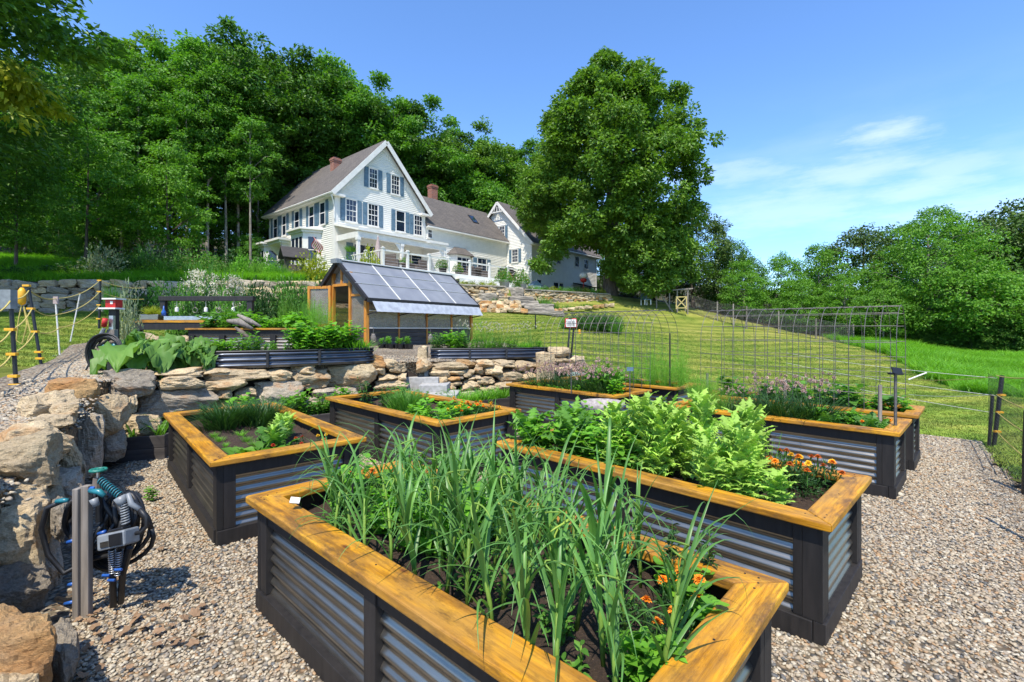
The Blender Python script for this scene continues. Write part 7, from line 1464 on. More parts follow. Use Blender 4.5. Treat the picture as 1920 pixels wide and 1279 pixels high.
for k in range(5): single('basil_plant', 'bright basil seedling at the near corner of the nearest bed', 'herb', BM[k % 3], bp('D', random.uniform(.16, .36), random.uniform(.18, .55)), s=random.uniform(.45, .7), grp='basil in the near corner')
# marigold
def marigold_foliage(seed, n=520, r_=.14, h=.17, mat='leaf_deep'):
    rng = np.random.default_rng(seed); p = rdir(n, rng, 0, 1)*(rng.uniform(.2, 1, n)**.5)[:, None]*np.array([r_, r_, h]); d = nrm(p/np.array([r_, r_, h])+rdir(n, rng)*.8+np.array([0, 0, .3])); sz = rng.uniform(.02, .045, n)
    return LB().add(scatter(T_LEAF, p, d, rdir(n, rng, .2, 1), sz, sz*.26)).build('foliage', mat, link=False).data
def marigold_head(seed, mat, layers=4, r_=.026):
    rng = np.random.default_rng(seed); P_, D_, N_, S_ = [], [], [], []
    for l in range(layers):
        m = 13-l*2; 
        for k in range(m): a = 2*PI*k/m+l*.4+rng.uniform(-.15, .15); el = .05+l*.32+rng.uniform(-.1, .1); P_.append([0, 0, l*.003]); D_.append([math.cos(a)*math.cos(el), math.sin(a)*math.cos(el), math.sin(el)]); N_.append([-math.cos(a)*math.sin(el), -math.sin(a)*math.sin(el), math.cos(el)]); S_.append(r_*(1-l*.17)*rng.uniform(.85, 1.1))
    S_ = np.array(S_); lb = LB().add(scatter(T_OVATE, np.array(P_), np.array(D_), np.array(N_), S_, S_*.62), 0); lb.addmb(MB().tube([(0, 0, -.10), (0, 0, -.02), (0, 0, .002)], [.0022, .003, .008], 6), 1); return lb.build('flower_head', [mat, 'leaf_mid'], link=False).data
MF = [marigold_foliage(760+k) for k in range(2)]; MH = {m: [marigold_head(770+k, m) for k in range(2)] for m in ('petal_orange', 'petal_yellow', 'petal_red', 'petal_rust')}
def marigold(label, p, heads, s=1, name='marigold', hs=1.0, rr=.13):
    t = thing(name, label, 'flower', p, random.uniform(0, 6)); o = bpy.data.objects.new('foliage', random.choice(MF)); C.objects.link(o); o.parent = t; o.scale = (s,)*3
    for k, m in enumerate(heads):
        a = k*2.4+random.uniform(-.3, .3); r_ = rr*s*math.sqrt((k+.4)/len(heads)); o = bpy.data.objects.new('flower_head', random.choice(MH[m])); C.objects.link(o); o.parent = t; o.location = (r_*math.cos(a), r_*math.sin(a), s*(.205-.07*(r_/(rr*s))**2)+random.uniform(-.01, .015)); o.rotation_euler = (-.5*r_/.13*math.sin(a)*-1*.0+random.uniform(-.35, .35), random.uniform(-.35, .35), random.uniform(0, 6)); o.scale = (hs,)*3
    return t
Y_, O_, R_, U_ = 'petal_yellow', 'petal_orange', 'petal_red', 'petal_rust'
marigold('dark red and orange marigold at the far left corner of the nearest bed', bp('D', 2.36, .62), [R_, U_, U_, R_, O_], .95, hs=.95); marigold('yellow marigold row along the far rim of the nearest bed, left end', bp('D', 2.18, .92), [Y_, Y_, O_, Y_, Y_], 1.0); marigold('orange marigold on the far rim of the nearest bed, next to the yellow one', bp('D', 1.9, .98), [O_, O_, Y_, O_], 1.0); marigold('peach orange marigold on the far rim of the nearest bed, right of the other two', bp('D', 1.68, .98), [O_, U_, O_], .9)
marigold('large orange marigold beside nasturtium leaves at the right corner of the nearest bed', bp('D', .30, .83), [O_, O_, O_, O_, O_], .78, hs=1.05, rr=.12); marigold('orange marigold low against the right rim of the nearest bed', bp('D', .22, .56), [O_, O_, Y_], .75, hs=.8); marigold('single orange marigold between garlic stems near the right rim', bp('D', .38, .6), [O_], .6, hs=.85)
marigold('rust and yellow marigold mound at the front corner of the frilly poppy bed', bp('E', .38, .78), [O_, Y_, U_, Y_, O_, U_, Y_], 1.2, hs=1.05); marigold('rust orange marigold mound nearest the right rim of the poppy bed', bp('E', .26, .98), [U_, O_, U_, U_, Y_, O_, U_], 1.1, hs=1.05); marigold('rust red marigold behind the other two in the poppy bed', bp('E', .52, 1.0), [U_, U_, O_, Y_], 1.15)
for k, (u, v, hd) in enumerate(((.40, .55, [R_, R_, U_]), (.36, .75, [R_, U_, R_]), (.33, .95, [Y_, Y_, O_]))): marigold(('dark red marigold in the middle of the near end of the left bed', 'second dark red marigold nearer the right rim of the left bed', 'yellow marigold in the right corner of the left bed')[k], bp('A', u, v), hd, .62, hs=.8)
for k, (u, v) in enumerate(((.3, .45), (.35, .62), (.5, .75), (.38, .85), (.62, .95), (.75, .8), (.55, 1.0), (.3, 1.02), (.9, .95))): marigold('yellow and orange marigold among nasturtium leaves at the near end of the second bed', bp('B', u, v), random.choice(([Y_, Y_, O_, Y_], [O_, O_, Y_], [U_, O_, Y_, Y_])), .95, hs=1.0).__setitem__('group', 'marigolds at the near end of the second bed')
for k in range(11): single('nasturtium', 'round leaved nasturtium spilling over the rim of the second bed', 'nasturtium', NM[k % 3], bp('B', .22+.07*k, .2+.24*(k % 4)), s=random.uniform(1.0, 1.4), grp='nasturtiums in the second bed')
for k, (u, v) in enumerate(((.26, .86), (.34, .88), (.24, .78))): single('nasturtium', 'large round nasturtium leaves at the right corner of the nearest bed', 'nasturtium', NM[k], bp('D', u, v), s=(1.0, 1.0, .8), grp='nasturtium at the right corner')
for k, (u, v) in enumerate(((.42, .98), (.30, 1.03))): single('tall_weed', ('upright narrow leaved weed left of the nasturtium at the right corner', 'upright narrow leaved weed behind the nasturtium at the right corner')[k], 'weed', DM[k], bp('D', u, v), s=(.5, .5, .8))
# frilly poppies
def frilly_leaf(lb, base, az, tilt, ln, wd, droop, rng, n=15):
    p = np.array(base, float); th = tilt; V = []
    for i in range(n+1):
        t = i/n; env = wd*(math.sin(PI*min(1, (t+.12)/1.05))**.7)*(1 if t < .95 else .4); jag = 1+.5*(1 if i % 2 else -1)*(t > .08); w_ = max(.001, env*jag)
        d = np.array([math.cos(az)*math.sin(th), math.sin(az)*math.sin(th), math.cos(th)]); s = np.array([-math.sin(az), math.cos(az), 0]); u = np.cross(s, d)
        rip = rng.uniform(-.55, .55, 2)*w_; V += [p-s*w_+u*(w_*.35+rip[0])+d*rng.uniform(-.01, .02), p-s*w_*.45+u*w_*.1, p+s*w_*.45+u*w_*.1, p+s*w_+u*(w_*.35+rip[1])+d*rng.uniform(-.01, .02)]
        p = p+d*ln/n; th += droop*(.3+1.4*t)/n
    F = []
    for i in range(n):
        for k in range(3): F.append((4*i+k, 4*i+k+1, 4*i+4+k+1, 4*i+4+k))
    lb.add((np.array(V), np.array(F)), 0)
def poppy_mesh(seed, h=.5, n=38, ll=.20, lw=.034, mat='leaf_frill'):
    rng = np.random.default_rng(seed); lb = LB(); mb = MB().tube([(0, 0, 0), (.01, 0, h*.5), (0, .01, h*.9)], [.012, .01, .006], 6); lb.addmb(mb, 1)
    for i in range(n):
        t = i/n; frilly_leaf(lb, (0, 0, h*(.05+.85*t)), i*2.4+rng.uniform(-.3, .3), rng.uniform(.35, 1.2)*(1-.35*t), ll*(1.1-.1*t)*rng.uniform(.7, 1.25), lw*rng.uniform(.8, 1.2), rng.uniform(.3, 1.4), rng)
    return uplink(lb, 'poppy', [mat, 'leaf_stem'], False)
PM = [poppy_mesh(800+k, h=.5+.05*k) for k in range(4)]
random.seed(9)
for k in range(24):
    u = random.uniform(.5, 1.6); v = random.uniform(.22, 1.0); e_ = 1.12-.15*abs(u-1.0)
    single('poppy_plant', 'frilly pale grey green poppy plant crowding the right raised bed', 'poppy plant', PM[k % 4], bp('E', u, v), s=random.uniform(.65, .92)*e_, grp='frilly poppies in the right bed')
for k in range(6): single('lettuce_plant', 'low frilly leaves spilling at the front of the poppy bed', 'lettuce', PM[k % 4], bp('E', random.uniform(.35, .75), random.uniform(.18, .6)), s=(.75, .75, .4), grp='low frilly leaves in the right bed')
BN = [herb_mesh(820+k, 170, .36, .2, .085, .065, 'leaf_bright') for k in range(3)]
for k in range(16): single('bean_plant', 'bright green bean plant in the far half of the frilly poppy bed', 'bean plant', BN[k % 3], bp('E', random.uniform(1.4, 2.35), random.uniform(.2, .95)), s=random.uniform(.75, 1.05), grp='bean plants in the right bed')
FR = [poppy_mesh(830+k, .3, 22, .26, .05, 'leaf_mid') for k in range(2)]
for k in range(4): single('parsley_plant', 'deeply cut leafy plant at the far left end of the poppy bed', 'herb', FR[k % 2], bp('E', 1.9+.15*k, .3+.2*(k % 3)), s=1.0, grp='cut leaved herbs in the right bed')
single('celery_plant', 'mid green upright plant between the garlic tips and the poppies', 'herb', MM[0], bp('E', 1.35, .2), s=1.1)
# grassy alliums
def tuft_mesh(seed, n=150, h=.32, sp=.07, wd=.004, mat='leaf_mid', curve=.9, splay=.45, heads=None, hm='petal_pink', nh=0):
    rng = np.random.default_rng(seed); p = np.column_stack([rng.normal(0, sp, n), rng.normal(0, sp, n), np.zeros(n)]); a = np.arctan2(p[:, 1], p[:, 0])+rng.uniform(-.6, .6, n); tl = rng.uniform(0, splay, n)+np.linalg.norm(p[:, :2], axis=1)*2
    d = np.stack([np.cos(a)*np.sin(tl), np.sin(a)*np.sin(tl), np.cos(tl)], 1); nn = np.stack([-np.cos(a)*np.cos(tl), -np.sin(a)*np.cos(tl), np.sin(tl)], 1); ln = h*rng.uniform(.65, 1.15, n)
    lb = LB().add(scatter(T_BLADE(curve, 5), p, d, nn, ln, wd*2), 0)
    if nh:
        q = np.column_stack([rng.normal(0, sp*1.7, nh), rng.normal(0, sp*1.7, nh), h*rng.uniform(.85, 1.25, nh)]); m = 26; g = rdir(m*nh, rng); Q = np.repeat(q, m, 0); lb.add(scatter(T_LEAF, Q+g*.004, g, rdir(m*nh, rng), .0145, .011), 1)
        mb = MB()
        for c in q: mb.tube([(c[0]*.3, c[1]*.3, 0), (c[0]*.7, c[1]*.7, c[2]*.6), Vector(c)], .0014, 3, cap=False)
        lb.addmb(mb, 0)
    return uplink(lb, 'blades', [mat, hm] if nh else mat)
CH = [tuft_mesh(850+k, 190, .34, .07, mat='leaf_deep') for k in range(2)]; CF = [tuft_mesh(854+k, 170, .36, .08, mat='leaf_deep', nh=15) for k in range(3)]; FA = [tuft_mesh(860+k, 120, .3, .09, mat='leaf_deep', nh=26, hm='petal_pink') for k in range(2)]; GR_ = [tuft_mesh(864+k, 90, .22, .05, mat='leaf_bright') for k in range(2)]
for k in range(7): single('chive_clump', 'dark green chive clump at the far end of the left bed', 'chives', CH[k % 2], bp('A', 1.9+.1*(k % 4)+random.uniform(-.05, .05), .45+.17*(k//2)), s=random.uniform(1.0, 1.25), grp='chives in the left bed')
for k in range(9): single('chive_clump', 'chive clump with round faded pink blossoms in the right far bed', 'chives', CF[k % 3], bp('F', .85+.12*k+random.uniform(-.05, .05), random.uniform(.25, .8)), s=random.uniform(.95, 1.25)*(1.1 if k < 5 else .8), grp='blossoming chives')
for k in range(10): single('chive_clump', 'faded chive clump with dried pinkish heads behind the birdbath', 'chives', FA[k % 2], bp('C', .35+.17*k+random.uniform(-.08, .08), random.uniform(.3, .9)), s=random.uniform(1.25, 1.6), grp='faded chives behind the birdbath')
# left bed
for k in range(10): single('carrot_seedling', 'small feathery seedling row in the dark soil of the left bed', 'seedling', GR_[k % 2], bp('A', .75+.09*k, .3+.2*(k % 3)), s=random.uniform(.25, .45), grp='feathery seedlings in the left bed')
MU = [poppy_mesh(870+k, .10, 7, .24, .062, 'leaf_mid') for k in range(2)]; BL_ = herb_mesh(875, 16, .10, .12, .19, .10, 'leaf_lime')
single('cabbage_plant', 'large smooth pale leaves resting on the near rim of the left bed', 'cabbage', BL_, bp('A', .28, .42), s=1.0); single('mustard_plant', 'broad leafy plant in the near corner of the left bed', 'mustard', BL_, bp('A', .42, .30), rz=2, s=.85); single('mustard_plant', 'leafy plant just behind the near rim of the left bed', 'mustard', MU[1], bp('A', .5, .55), s=1.05)
for k in range(5): single('pale_herb', 'pale frilly herb between the chives and the marigolds in the left bed', 'herb', PM[k % 4], bp('A', .6+.12*k, .6+.07*k), s=(.5, .5, .42), grp='pale herbs in the left bed')
single('dark_herb', 'dark leafy sprig standing near the far left corner of the left bed', 'herb', DM[0], bp('A', 2.25, .35), s=(.8, .8, .75)); single('dark_herb', 'low dark herb beside the chives at the left', 'herb', MM[1], bp('A', 2.1, .5), s=.6)
# dill
def dill_mesh(seed, h=.8, n=1300, mat='leaf_bright'):
    rng = np.random.default_rng(seed); lb = LB(); mb = MB(); P_ = []; 
    for s in range(9):
        a = rng.uniform(0, 6.28); r_ = rng.uniform(.05, .26); hh = h*rng.uniform(.5, 1); mb.tube([(0, 0, 0), (r_*.5*math.cos(a), r_*.5*math.sin(a), hh*.6), (r_*math.cos(a), r_*math.sin(a), hh)], [.004, .003, .001], 4, cap=False)
        m = n//9; t = rng.uniform(.15, 1, m); P_.append(np.column_stack([r_*np.cos(a)*t, r_*np.sin(a)*t, hh*t])+rng.normal(0, .035, (m, 3)))
    P_ = np.concatenate(P_); k = len(P_); lb.add(scatter(T_NEEDLE, P_, rdir(k, rng, -.2, 1), rdir(k, rng), rng.uniform(.03, .08, k), .0022), 0).addmb(mb, 0); return uplink(lb, 'dill', mat)
DL = [dill_mesh(880+k) for k in range(3)]
for k in range(13): single('dill_plant', 'feathery bright green dill spilling around the lower wire arch', 'dill', DL[k % 3], bp('H', .05+.07*k, .15+.25*(k % 4)), s=random.uniform(.75, 1.1), grp='dill by the lower wire arch')
for k in range(9): single('dill_plant', 'feathery dill rising from the far left end of the blossoming chive bed', 'dill', DL[k % 3], bp('F', 1.75+.08*k, .2+.08*k), s=(.8, .8, .62+.05*(k % 4)), grp='dill in the right far bed')
single('dill_plant', 'thin airy dill stem hanging beside the metal side of the right bed', 'dill', dill_mesh(889, .5, 240), bp('E', .62, 1.12, .45), s=.8)
# bed F front: lettuce + zinnia
for k in range(7): single('lettuce_plant', 'green lettuce at the near end of the blossoming chive bed', 'lettuce', (MU+[BM[0]])[k % 3], bp('F', .22+.1*k, .3+.11*(k % 4)), s=random.uniform(.75, .95), grp='lettuces in the right far bed')
for k, (u, v) in enumerate(((.3, .45), (.22, .68))): marigold(('orange zinnia with round leaves at the near end of the chive bed', 'orange zinnia beside the metal stake in the chive bed')[k], bp('F', u, v), [U_, O_, Y_], .75, name='zinnia')
for k in range(5): single('nasturtium', 'round leaves trailing at the near rim of the chive bed', 'nasturtium', NM[k % 3], bp('F', .2+.1*k, .55+.06*k), s=1.0, grp='round leaves in the chive bed')
for k in range(14): single('squash_plant', 'broad leafy green plant growing under the taller wire arch', 'squash', ML[k % 3] if k % 2 else NM[k % 3], bp('G', .15+.17*k, random.uniform(.25, .7)), s=random.uniform(1.1, 1.6), grp='green plants under the taller arch')
for k in range(9): single('squash_plant', 'leafy plant in the back bed under the lower wire arch', 'squash', ML[k % 3], bp('H', .9+.16*k, random.uniform(.25, .75)), s=random.uniform(.8, 1.2), grp='plants under the lower arch')
# bed C
for k in range(4): single('parsley_plant', 'bright parsley mound at the near corner behind the birdbath', 'parsley', FR[k % 2] if k % 2 else BM[1], bp('C', .2+.14*k, .3+.15*k), s=random.uniform(1.2, 1.5), grp='parsley behind the birdbath')
for k in range(12): single('strawberry_plant', 'low light green ground leaves along the near rim of the birdbath bed', 'strawberry', (HM+NM)[k % 7], bp('C', .7+.12*k, random.uniform(.17, .35)), s=random.uniform(.7, 1.0), grp='low leaves in the birdbath bed')
single('sage_plant', 'leafy yellow green bush among the faded chives', 'herb', BM[2], bp('C', .8, .55), s=1.5)
# bed B
single('dahlia_plant', 'dark leaved dahlia with narrow leaves at the left end of the second bed', 'dahlia', DM[0], bp('B', 2.15, .35), s=1.15); single('dahlia_plant', 'second dark leaved dahlia beside the first in the second bed', 'dahlia', DM[1], bp('B', 1.85, .42), s=1.0)
for k in range(4): single('dahlia_plant', 'leafy green plant behind the dahlias by the stone steps', 'dahlia', MM[k % 3], bp('B', 1.5+.2*k, .75), s=random.uniform(1.0, 1.3), grp='green plants by the stone steps')
RM_ = tuft_mesh(890, 130, .34, .06, .006, 'leaf_mid', .4, .35)
for k in range(4): single('rosemary', 'upright grey green rosemary in the middle of the second bed', 'rosemary', RM_, bp('B', 1.2+.1*k, .4+.1*(k % 2)), s=random.uniform(.85, 1.05), grp='rosemary in the second bed')
for k in range(6): single('thyme_plant', 'low fine leaved herb around the rosemary in the second bed', 'herb', GR_[k % 2], bp('B', .9+.15*k, .3+.1*(k % 3)), s=.8, grp='low herbs in the second bed')
# plants of the low wall planters
CHC = []
for k in range(2):
    lb = LB(); r = random.Random(900+k)
    for i in range(16): lb.addmb(bladestrip((r.uniform(-.05, .05), r.uniform(-.03, .03), 0), r.uniform(0, 6.28), r.uniform(.3, .9), r.uniform(.35, .6), .016, r.uniform(1.0, 2.2), 10, .2), 0)
    CHC.append(uplink(lb, 'arching', ['leaf_lime'], True))
for k, (dx, dy) in enumerate(((.14, .1), (.42, .2))): single('leek_plant', ('left long arching yellow green plant in the corner planter under the boulders', 'right long arching plant in the corner planter beside the left bed')[k], 'leek', CHC[k], Vector((-4.98+dx, 5.98+dy, .27)), s=.95)
for k in range(16):
    t = k/15; single('celery_plant', 'dense bright green leafy plant in the low planter under the stone wall', 'herb', (BM+MM)[k % 6], Vector((-3.95, 6.75, .24))+Vector((math.cos(D2(42)), math.sin(D2(42)), 0))*(.1+1.7*t)+Vector((-.668, .743, 0))*random.uniform(.1, .4), s=random.uniform(1.1, 1.6), grp='greens in the low wall planter')
for k in range(9):
    t = k/8; single('grassy_plant', 'low grassy green plant in the planter left of the birdbath bed', 'herb', GR_[k % 2], Vector((-1.3, 8.6, .22))+Vector((math.cos(D2(32)), math.sin(D2(32)), 0))*(.1+1.4*t)+Vector((-.53, .85, 0))*random.uniform(.1, .35), s=random.uniform(1.1, 1.8), grp='grassy plants by the wall')
# rhubarb on the terrace edge
def rhubarb_leaf(seed):
    r = np.random.default_rng(seed); n, m = 12, 9; V = []
    for i in range(n+1):
        t = i/n; w_ = .24*math.sin(PI*min(1, t*.88+.12))**.8*(1-.25*t)
        for j in range(m):
            s = (j/(m-1)-.5)*2; edge = 1+(.12*math.sin(i*2.7+seed)+.1*((i % 2)*2-1) if j in (0, m-1) else 0)
            V.append((t*.5, s*w_*edge, .10*math.sin(t*2.6)-.28*t*t+.07*abs(s)+.04*math.sin(i*1.9+j*2.3+seed)+.02*math.sin(i*3.7-j*1.3)+r.uniform(-.008, .008)-(.03 if j == m//2 else 0)))
    F = [(i*m+j, (i+1)*m+j, (i+1)*m+j+1, i*m+j+1) for i in range(n) for j in range(m-1)]; return V, F
def rhubarb(label, px, Y, s, seed, nl=9):
    x = PX(px, Y); t = thing('rhubarb_plant', label, 'rhubarb', (x, Y, hz(x, Y)+.02), 0); r = random.Random(seed)
    for i in range(nl):
        az = i*2.4+r.uniform(-.3, .3); V, F = rhubarb_leaf(seed*10+i % 4); st = r.uniform(.16, .34)*s; tl = r.uniform(.2, .7)
        tip = Vector((math.cos(az)*st*math.sin(tl)*1.6, math.sin(az)*st*math.sin(tl)*1.6, st*1.25)); M_ = Matrix.Translation(tip) @ Matrix.Rotation(az, 4, 'Z') @ Matrix.Rotation(r.uniform(.0, .75), 4, 'Y') @ Matrix.Rotation(r.uniform(-.5, .5), 4, 'X') @ Matrix.Scale(s*r.uniform(.75, 1.1), 4)
        mb = MB(); mb.add([M_ @ Vector(v) for v in V], F); o = mb.build('leaf', 'leaf_rhubarb', t, smooth=True); MB().tube([(0, 0, -.02), tip*.6+Vector((0, 0, .03)), tip], [.016*s, .012*s, .009*s], 6).build('stalk', 'leaf_stem', t)
rhubarb('big rhubarb with broad crinkled leaves hanging over the stones right of the hose post', 262, 6.95, 1.05, 3, 11); rhubarb('rhubarb plant right of the biggest one, beside the dark metal planter', 325, 7.3, .95, 5, 9); rhubarb('smaller rhubarb touching the end of the dark metal planter', 362, 7.4, .75, 8, 8); rhubarb('rhubarb plant behind the biggest one', 292, 7.7, .95, 11, 8)
def tplant(name, label, px, Y, me, s, cat='herb', zoff=0, grp=None):
    x = PX(px, Y); return single(name, label, cat, me, (x, Y, hz(x, Y)+zoff), s=s, grp=grp)
YL = [herb_mesh(910+k, 110, .32, .2, .09, .03, 'leaf_yellow') for k in range(2)]
for k, (px, Y) in enumerate(((232, 7.4), (250, 7.9), (238, 8.4))): tplant('golden_herb', 'yellow green leafy clump between the hose post and the rhubarb', px, Y, YL[k % 2], 1.1, grp='yellow green clumps behind the hose post')
TB = [tuft_mesh(915+k, 60, .5, .05, .012, 'leaf_mid', 1.2, .5) for k in range(2)]
for k, px in enumerate((228, 246, 268)): tplant('strappy_plant', 'tall strappy leaves below the birdhouse', px, 8.8+.3*k, TB[k % 2], 1.3, grp='strappy leaves below the birdhouse')
bush('silver_plant', 'tall silvery flowering plant right of the red birdhouse', 238, 598, 10.4, 44, 42, 'leaf_silver', zoff=.0); x = -9.6; t = thing('trough_plant', 'yellow green plant in the small trough on the potting bench', 'plant', (-9.6, 12.75, 2.03)); o = bpy.data.objects.new('foliage', SH_[('leaf_yellow', 'blade')][0]); C.objects.link(o); o.parent = t; o.scale = (.26, .26, .26)
# planter contents
def fillcurve(line, wd, z, n, meshes, name, label, cat, smin, smax, t0=0, t1=1, grp=None):
    for k in range(n):
        t = t0+(t1-t0)*(k+random.uniform(-.3, .3))/max(1, n-1); t = min(max(t, .02), .98); i = t*(len(line)-1); a_ = Vector(line[int(i)]); b_ = Vector(line[min(len(line)-1, int(i)+1)]); q = a_.lerp(b_, i-int(i)); d = (b_-a_ if (b_-a_).length else Vector((1, 0))).normalized(); nn = Vector((-d.y, d.x)); q = q+nn*random.uniform(.08, wd-.1)
        single(name, label, cat, random.choice(meshes), (q.x, q.y, z), s=random.uniform(smin, smax), grp=grp)
l1 = curve2((pl, 7.45), (pr, 9.0), .18); l2 = curve2((PX(808, 10.3), 10.3), (PX(1028, 11.1), 11.1), .1)
fillcurve(l1, .6, 1.24, 8, MM+HM, 'leafy_herb', 'leafy herb with pointed leaves at the left end of the long metal planter', 'herb', 1.1, 1.5, 0, .25, 'herbs at the left end of the long planter'); fillcurve(l1, .6, 1.24, 6, HM, 'leafy_herb', 'short herb in the gap in the middle of the long metal planter', 'herb', .7, 1.0, .28, .5, 'short herbs in the long planter'); fillcurve(l1, .6, 1.24, 16, BM+BN, 'pepper_plant', 'dense bright green bushy plant in the right half of the long metal planter', 'herb', 1.15, 1.5, .5, .88, 'dense bushy greens in the long planter'); fillcurve(l1, .5, 1.24, 3, GR_, 'grassy_herb', 'grassy herb near the right end of the long metal planter', 'herb', 1.3, 1.8, .86, .95, 'grassy herbs in the long planter')
fillcurve(l2, .55, 1.19, 5, BM+MM, 'pepper_plant', 'leafy plant at the left end of the right metal planter', 'herb', 1.2, 1.6, .03, .25, 'leafy plants in the right planter'); fillcurve(l2, .55, 1.19, 14, GR_+DL+HM, 'feathery_herb', 'feathery bright green herb filling the right metal planter', 'herb', .8, 1.3, .28, .98, 'feathery herbs in the right planter')
WF = [tuft_mesh(930+k, 60, .5, .1, .004, 'leaf_mid', .5, .5, nh=26, hm='petal_white') for k in range(2)]
fillcurve(l2, .55, 1.19, 6, WF, 'white_flower', 'airy white flowering stems in the right metal planter', 'flower', .8, 1.1, .3, .85, 'white flowers in the right planter')
for k in range(7):
    t = thing('seedling_tray', ('dark pot of seedlings left of the greenhouse path', 'dark pot of leafy seedlings at the greenhouse wall')[k % 2], 'potted plant', (PX(715+k*9, 12.6), 12.6+.1*(k % 2), hz(PX(715+k*9, 12.6), 12.6)+.02), 0, 'seedling pots by the greenhouse wall'); MB().lathe([(.07, 0), (.09, .13), (.08, .13)], 10).build('pot', 'black_plastic', t); o = bpy.data.objects.new('foliage', HM[k % 4]); C.objects.link(o); o.parent = t; o.location = (0, 0, .12); o.scale = (1.1, 1.1, 1.0)
# upper bed greens
def upfill(n, x0, x1, meshes, s0, s1, name, label, cat='herb', grp=None):
    for k in range(n): single(name, label, cat, random.choice(meshes), (-7.2+random.uniform(x0, x1), 10.5+random.uniform(.3, 1.1), 1.55), s=random.uniform(s0, s1), grp=grp)
upfill(10, .15, 1.0, ML+MM, 1.5, 2.3, 'comfrey_plant', 'large leafy pale green plant at the left of the upper orange bed', grp='large leafy plants in the upper bed'); upfill(16, .9, 2.4, BM+BN, 1.0, 1.5, 'bean_plant', 'bushy green plant filling the upper orange bed', grp='bushy plants in the upper bed'); upfill(7, 2.2, 2.95, DL, .9, 1.1, 'fennel_plant', 'feathery grey green fennel by the open greenhouse door', grp='fennel by the greenhouse door')
for k, (px, Y) in enumerate(((395, 9.2), (410, 9.4), (430, 9.0), (455, 9.4), (372, 9.0))): tplant('leafy_herb', 'leafy weed growing in front of the silver sided upper bed', px, Y, (MM+DM)[k % 5], 1.35, zoff=.0, grp='weeds before the upper bed')
# white flowering perennials in front of the upper wall
def astilbe(label, px, py, Y, w_, h):
    x = PX(px, Y); z = hz(x, Y); t = thing('white_perennial', label, 'plant', (x, Y, z), random.uniform(0, 6)); rr = w_/2/F0*Y; H = ztop(py-h, Y)-z; rng = np.random.default_rng(int(px))
    o = bpy.data.objects.new('foliage', SH_[('leaf_mid', 'leaf')][0]); C.objects.link(o); o.parent = t; o.scale = (rr, rr, H*.9)
    n = 2600; c = rdir(46, rng, .1, 1)*np.array([rr, rr, H]); ci = rng.integers(0, 46, n); p = c[ci]+rng.normal(0, 1, (n, 3))*np.array([.09, .09, .05]); o = LB().add(scatter(T_LEAF, p, rdir(n, rng), rdir(n, rng, .2, 1), .045, .035)).build('flowers', 'petal_white', parent=t)
astilbe('tall white flowering perennial in front of the upper wall, left plume', 372, 560, 15.5, 62, 50); astilbe('tall white flowering perennial in front of the upper wall, middle plume', 400, 556, 16.2, 52, 44); astilbe('tall white flowering perennial in front of the upper wall, right plume', 435, 565, 15.8, 46, 46)
for k, (px, Y, w_, h) in enumerate(((348, 14.5, 60, 50), (385, 14.2, 70, 40), (425, 14.0, 60, 40), (540, 15.5, 50, 45), (575, 14.5, 44, 50))): bush('perennial_clump', 'green perennial foliage below the white plumes in front of the upper wall', px, 600, Y, w_, h, ('leaf_mid', 'leaf_deep', 'leaf_mid', 'leaf_lime', 'leaf_mid')[k], ('leaf', 'leaf', 'leaf', 'blade', 'blade')[k], grp='foliage before the upper wall', cat='plant')
for k in range(14):
    px, Y = (262, 300, 340, 385, 425, 465, 500, 535, 570, 590, 320, 410, 480, 550)[k], (18.5, 19, 19.5, 20, 20, 20.5, 20.5, 21, 21, 19, 16.5, 17.5, 17, 17.5)[k]
    bush('shrub', 'green shrub filling the bank between the potting bench and the upper stone wall', px, 590, Y, 56, (46, 52, 40, 56, 48, 60, 44, 58, 62, 50, 38, 40, 44, 50)[k], ('leaf_deep', 'leaf_mid')[k % 2], ('leaf', 'leaf', 'blade')[k % 3], grp='shrubs on the bank before the upper wall')
bush('bright_bush', 'bright green bush in the shade before the upper wall above the birdhouse', 212, 556, 19.5, 40, 30, 'leaf_bright', 'blade')
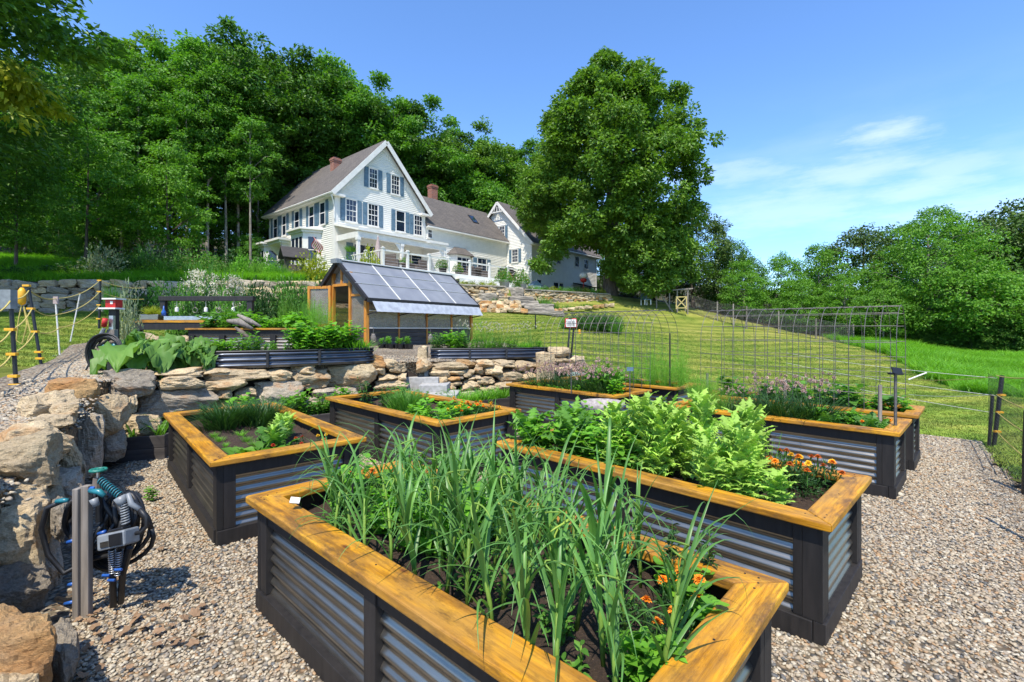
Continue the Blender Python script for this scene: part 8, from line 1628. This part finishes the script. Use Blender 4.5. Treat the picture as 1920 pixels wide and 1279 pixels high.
# scattered dry leaves by the near stand, small weeds on the gravel
DRY = []
for k in range(3):
    r = random.Random(940+k); mb = MB(); V = [(0, 0, 0)]+[(.035*(1+.45*(i % 2))*math.cos(i*.63)+r.uniform(-.004, .004), .035*(1+.45*(i % 2))*math.sin(i*.63), r.uniform(-.008, .016)) for i in range(10)]; mb.add(V, [(0, 1+i, 1+(i+1) % 10) for i in range(10)]); o = mb.build('dry', 'dry_leaf'); DRY.append(o.data); bpy.data.objects.remove(o)
for k in range(60):
    if k < 46: x, y = -2.15+random.gauss(0, .28), 2.5+random.gauss(0, .28)
    else: x, y = random.choice(((-3.0+random.gauss(0, .2), 4.3+random.gauss(0, .25)), (-1.25, 1.9), (-2.6+random.gauss(0, .3), 3.6+random.gauss(0, .3))))
    o = bpy.data.objects.new('dry_leaf', DRY[k % 3]); C.objects.link(o); o.location = (x, y, .028); o.rotation_euler = (random.uniform(-.5, .5), random.uniform(-.5, .5), random.uniform(0, 6)); o.scale = (random.uniform(.35, .75),)*3; tag(o, 'curled brown dry leaf on the gravel near the hose stake', 'leaf', 'dry leaves on the gravel')
for k in range(34):
    x, y = random.choice(((random.uniform(1.6, 6), random.uniform(1.6, 6)), (random.uniform(-3, -1), random.uniform(1.8, 4.5)), (random.uniform(-.5, 1), random.uniform(5, 7)))); 
    o = bpy.data.objects.new('dry_leaf', DRY[k % 3]); C.objects.link(o); o.location = (x, y, .026); o.rotation_euler = (random.uniform(-.5, .5), random.uniform(-.5, .5), random.uniform(0, 6)); o.scale = (random.uniform(.2, .45),)*3; tag(o, 'small scrap of dry leaf lying on the gravel between the raised beds', 'leaf', 'leaf scraps on the gravel')
single('gravel_weed', 'small bright weed on the gravel between the boulders and the left bed', 'weed', HM[1], (PX(283, 4.55), 4.55, .0), s=.7)
for k in range(7):
    q = [P(62, 640, 10.5), P(1003, 720, 9.4), P(905, 740, 9.3), P(620, 740, 8), P(830, 745, 9), P(660, 735, 8.6), P(890, 730, 9.6)][k]
    if k: single('wall_weed', 'green weed growing at the foot of the low stone wall', 'weed', (GR_+MM)[k % 5], (q.x, q.y, .15), s=1.3, grp='weeds at the wall foot')
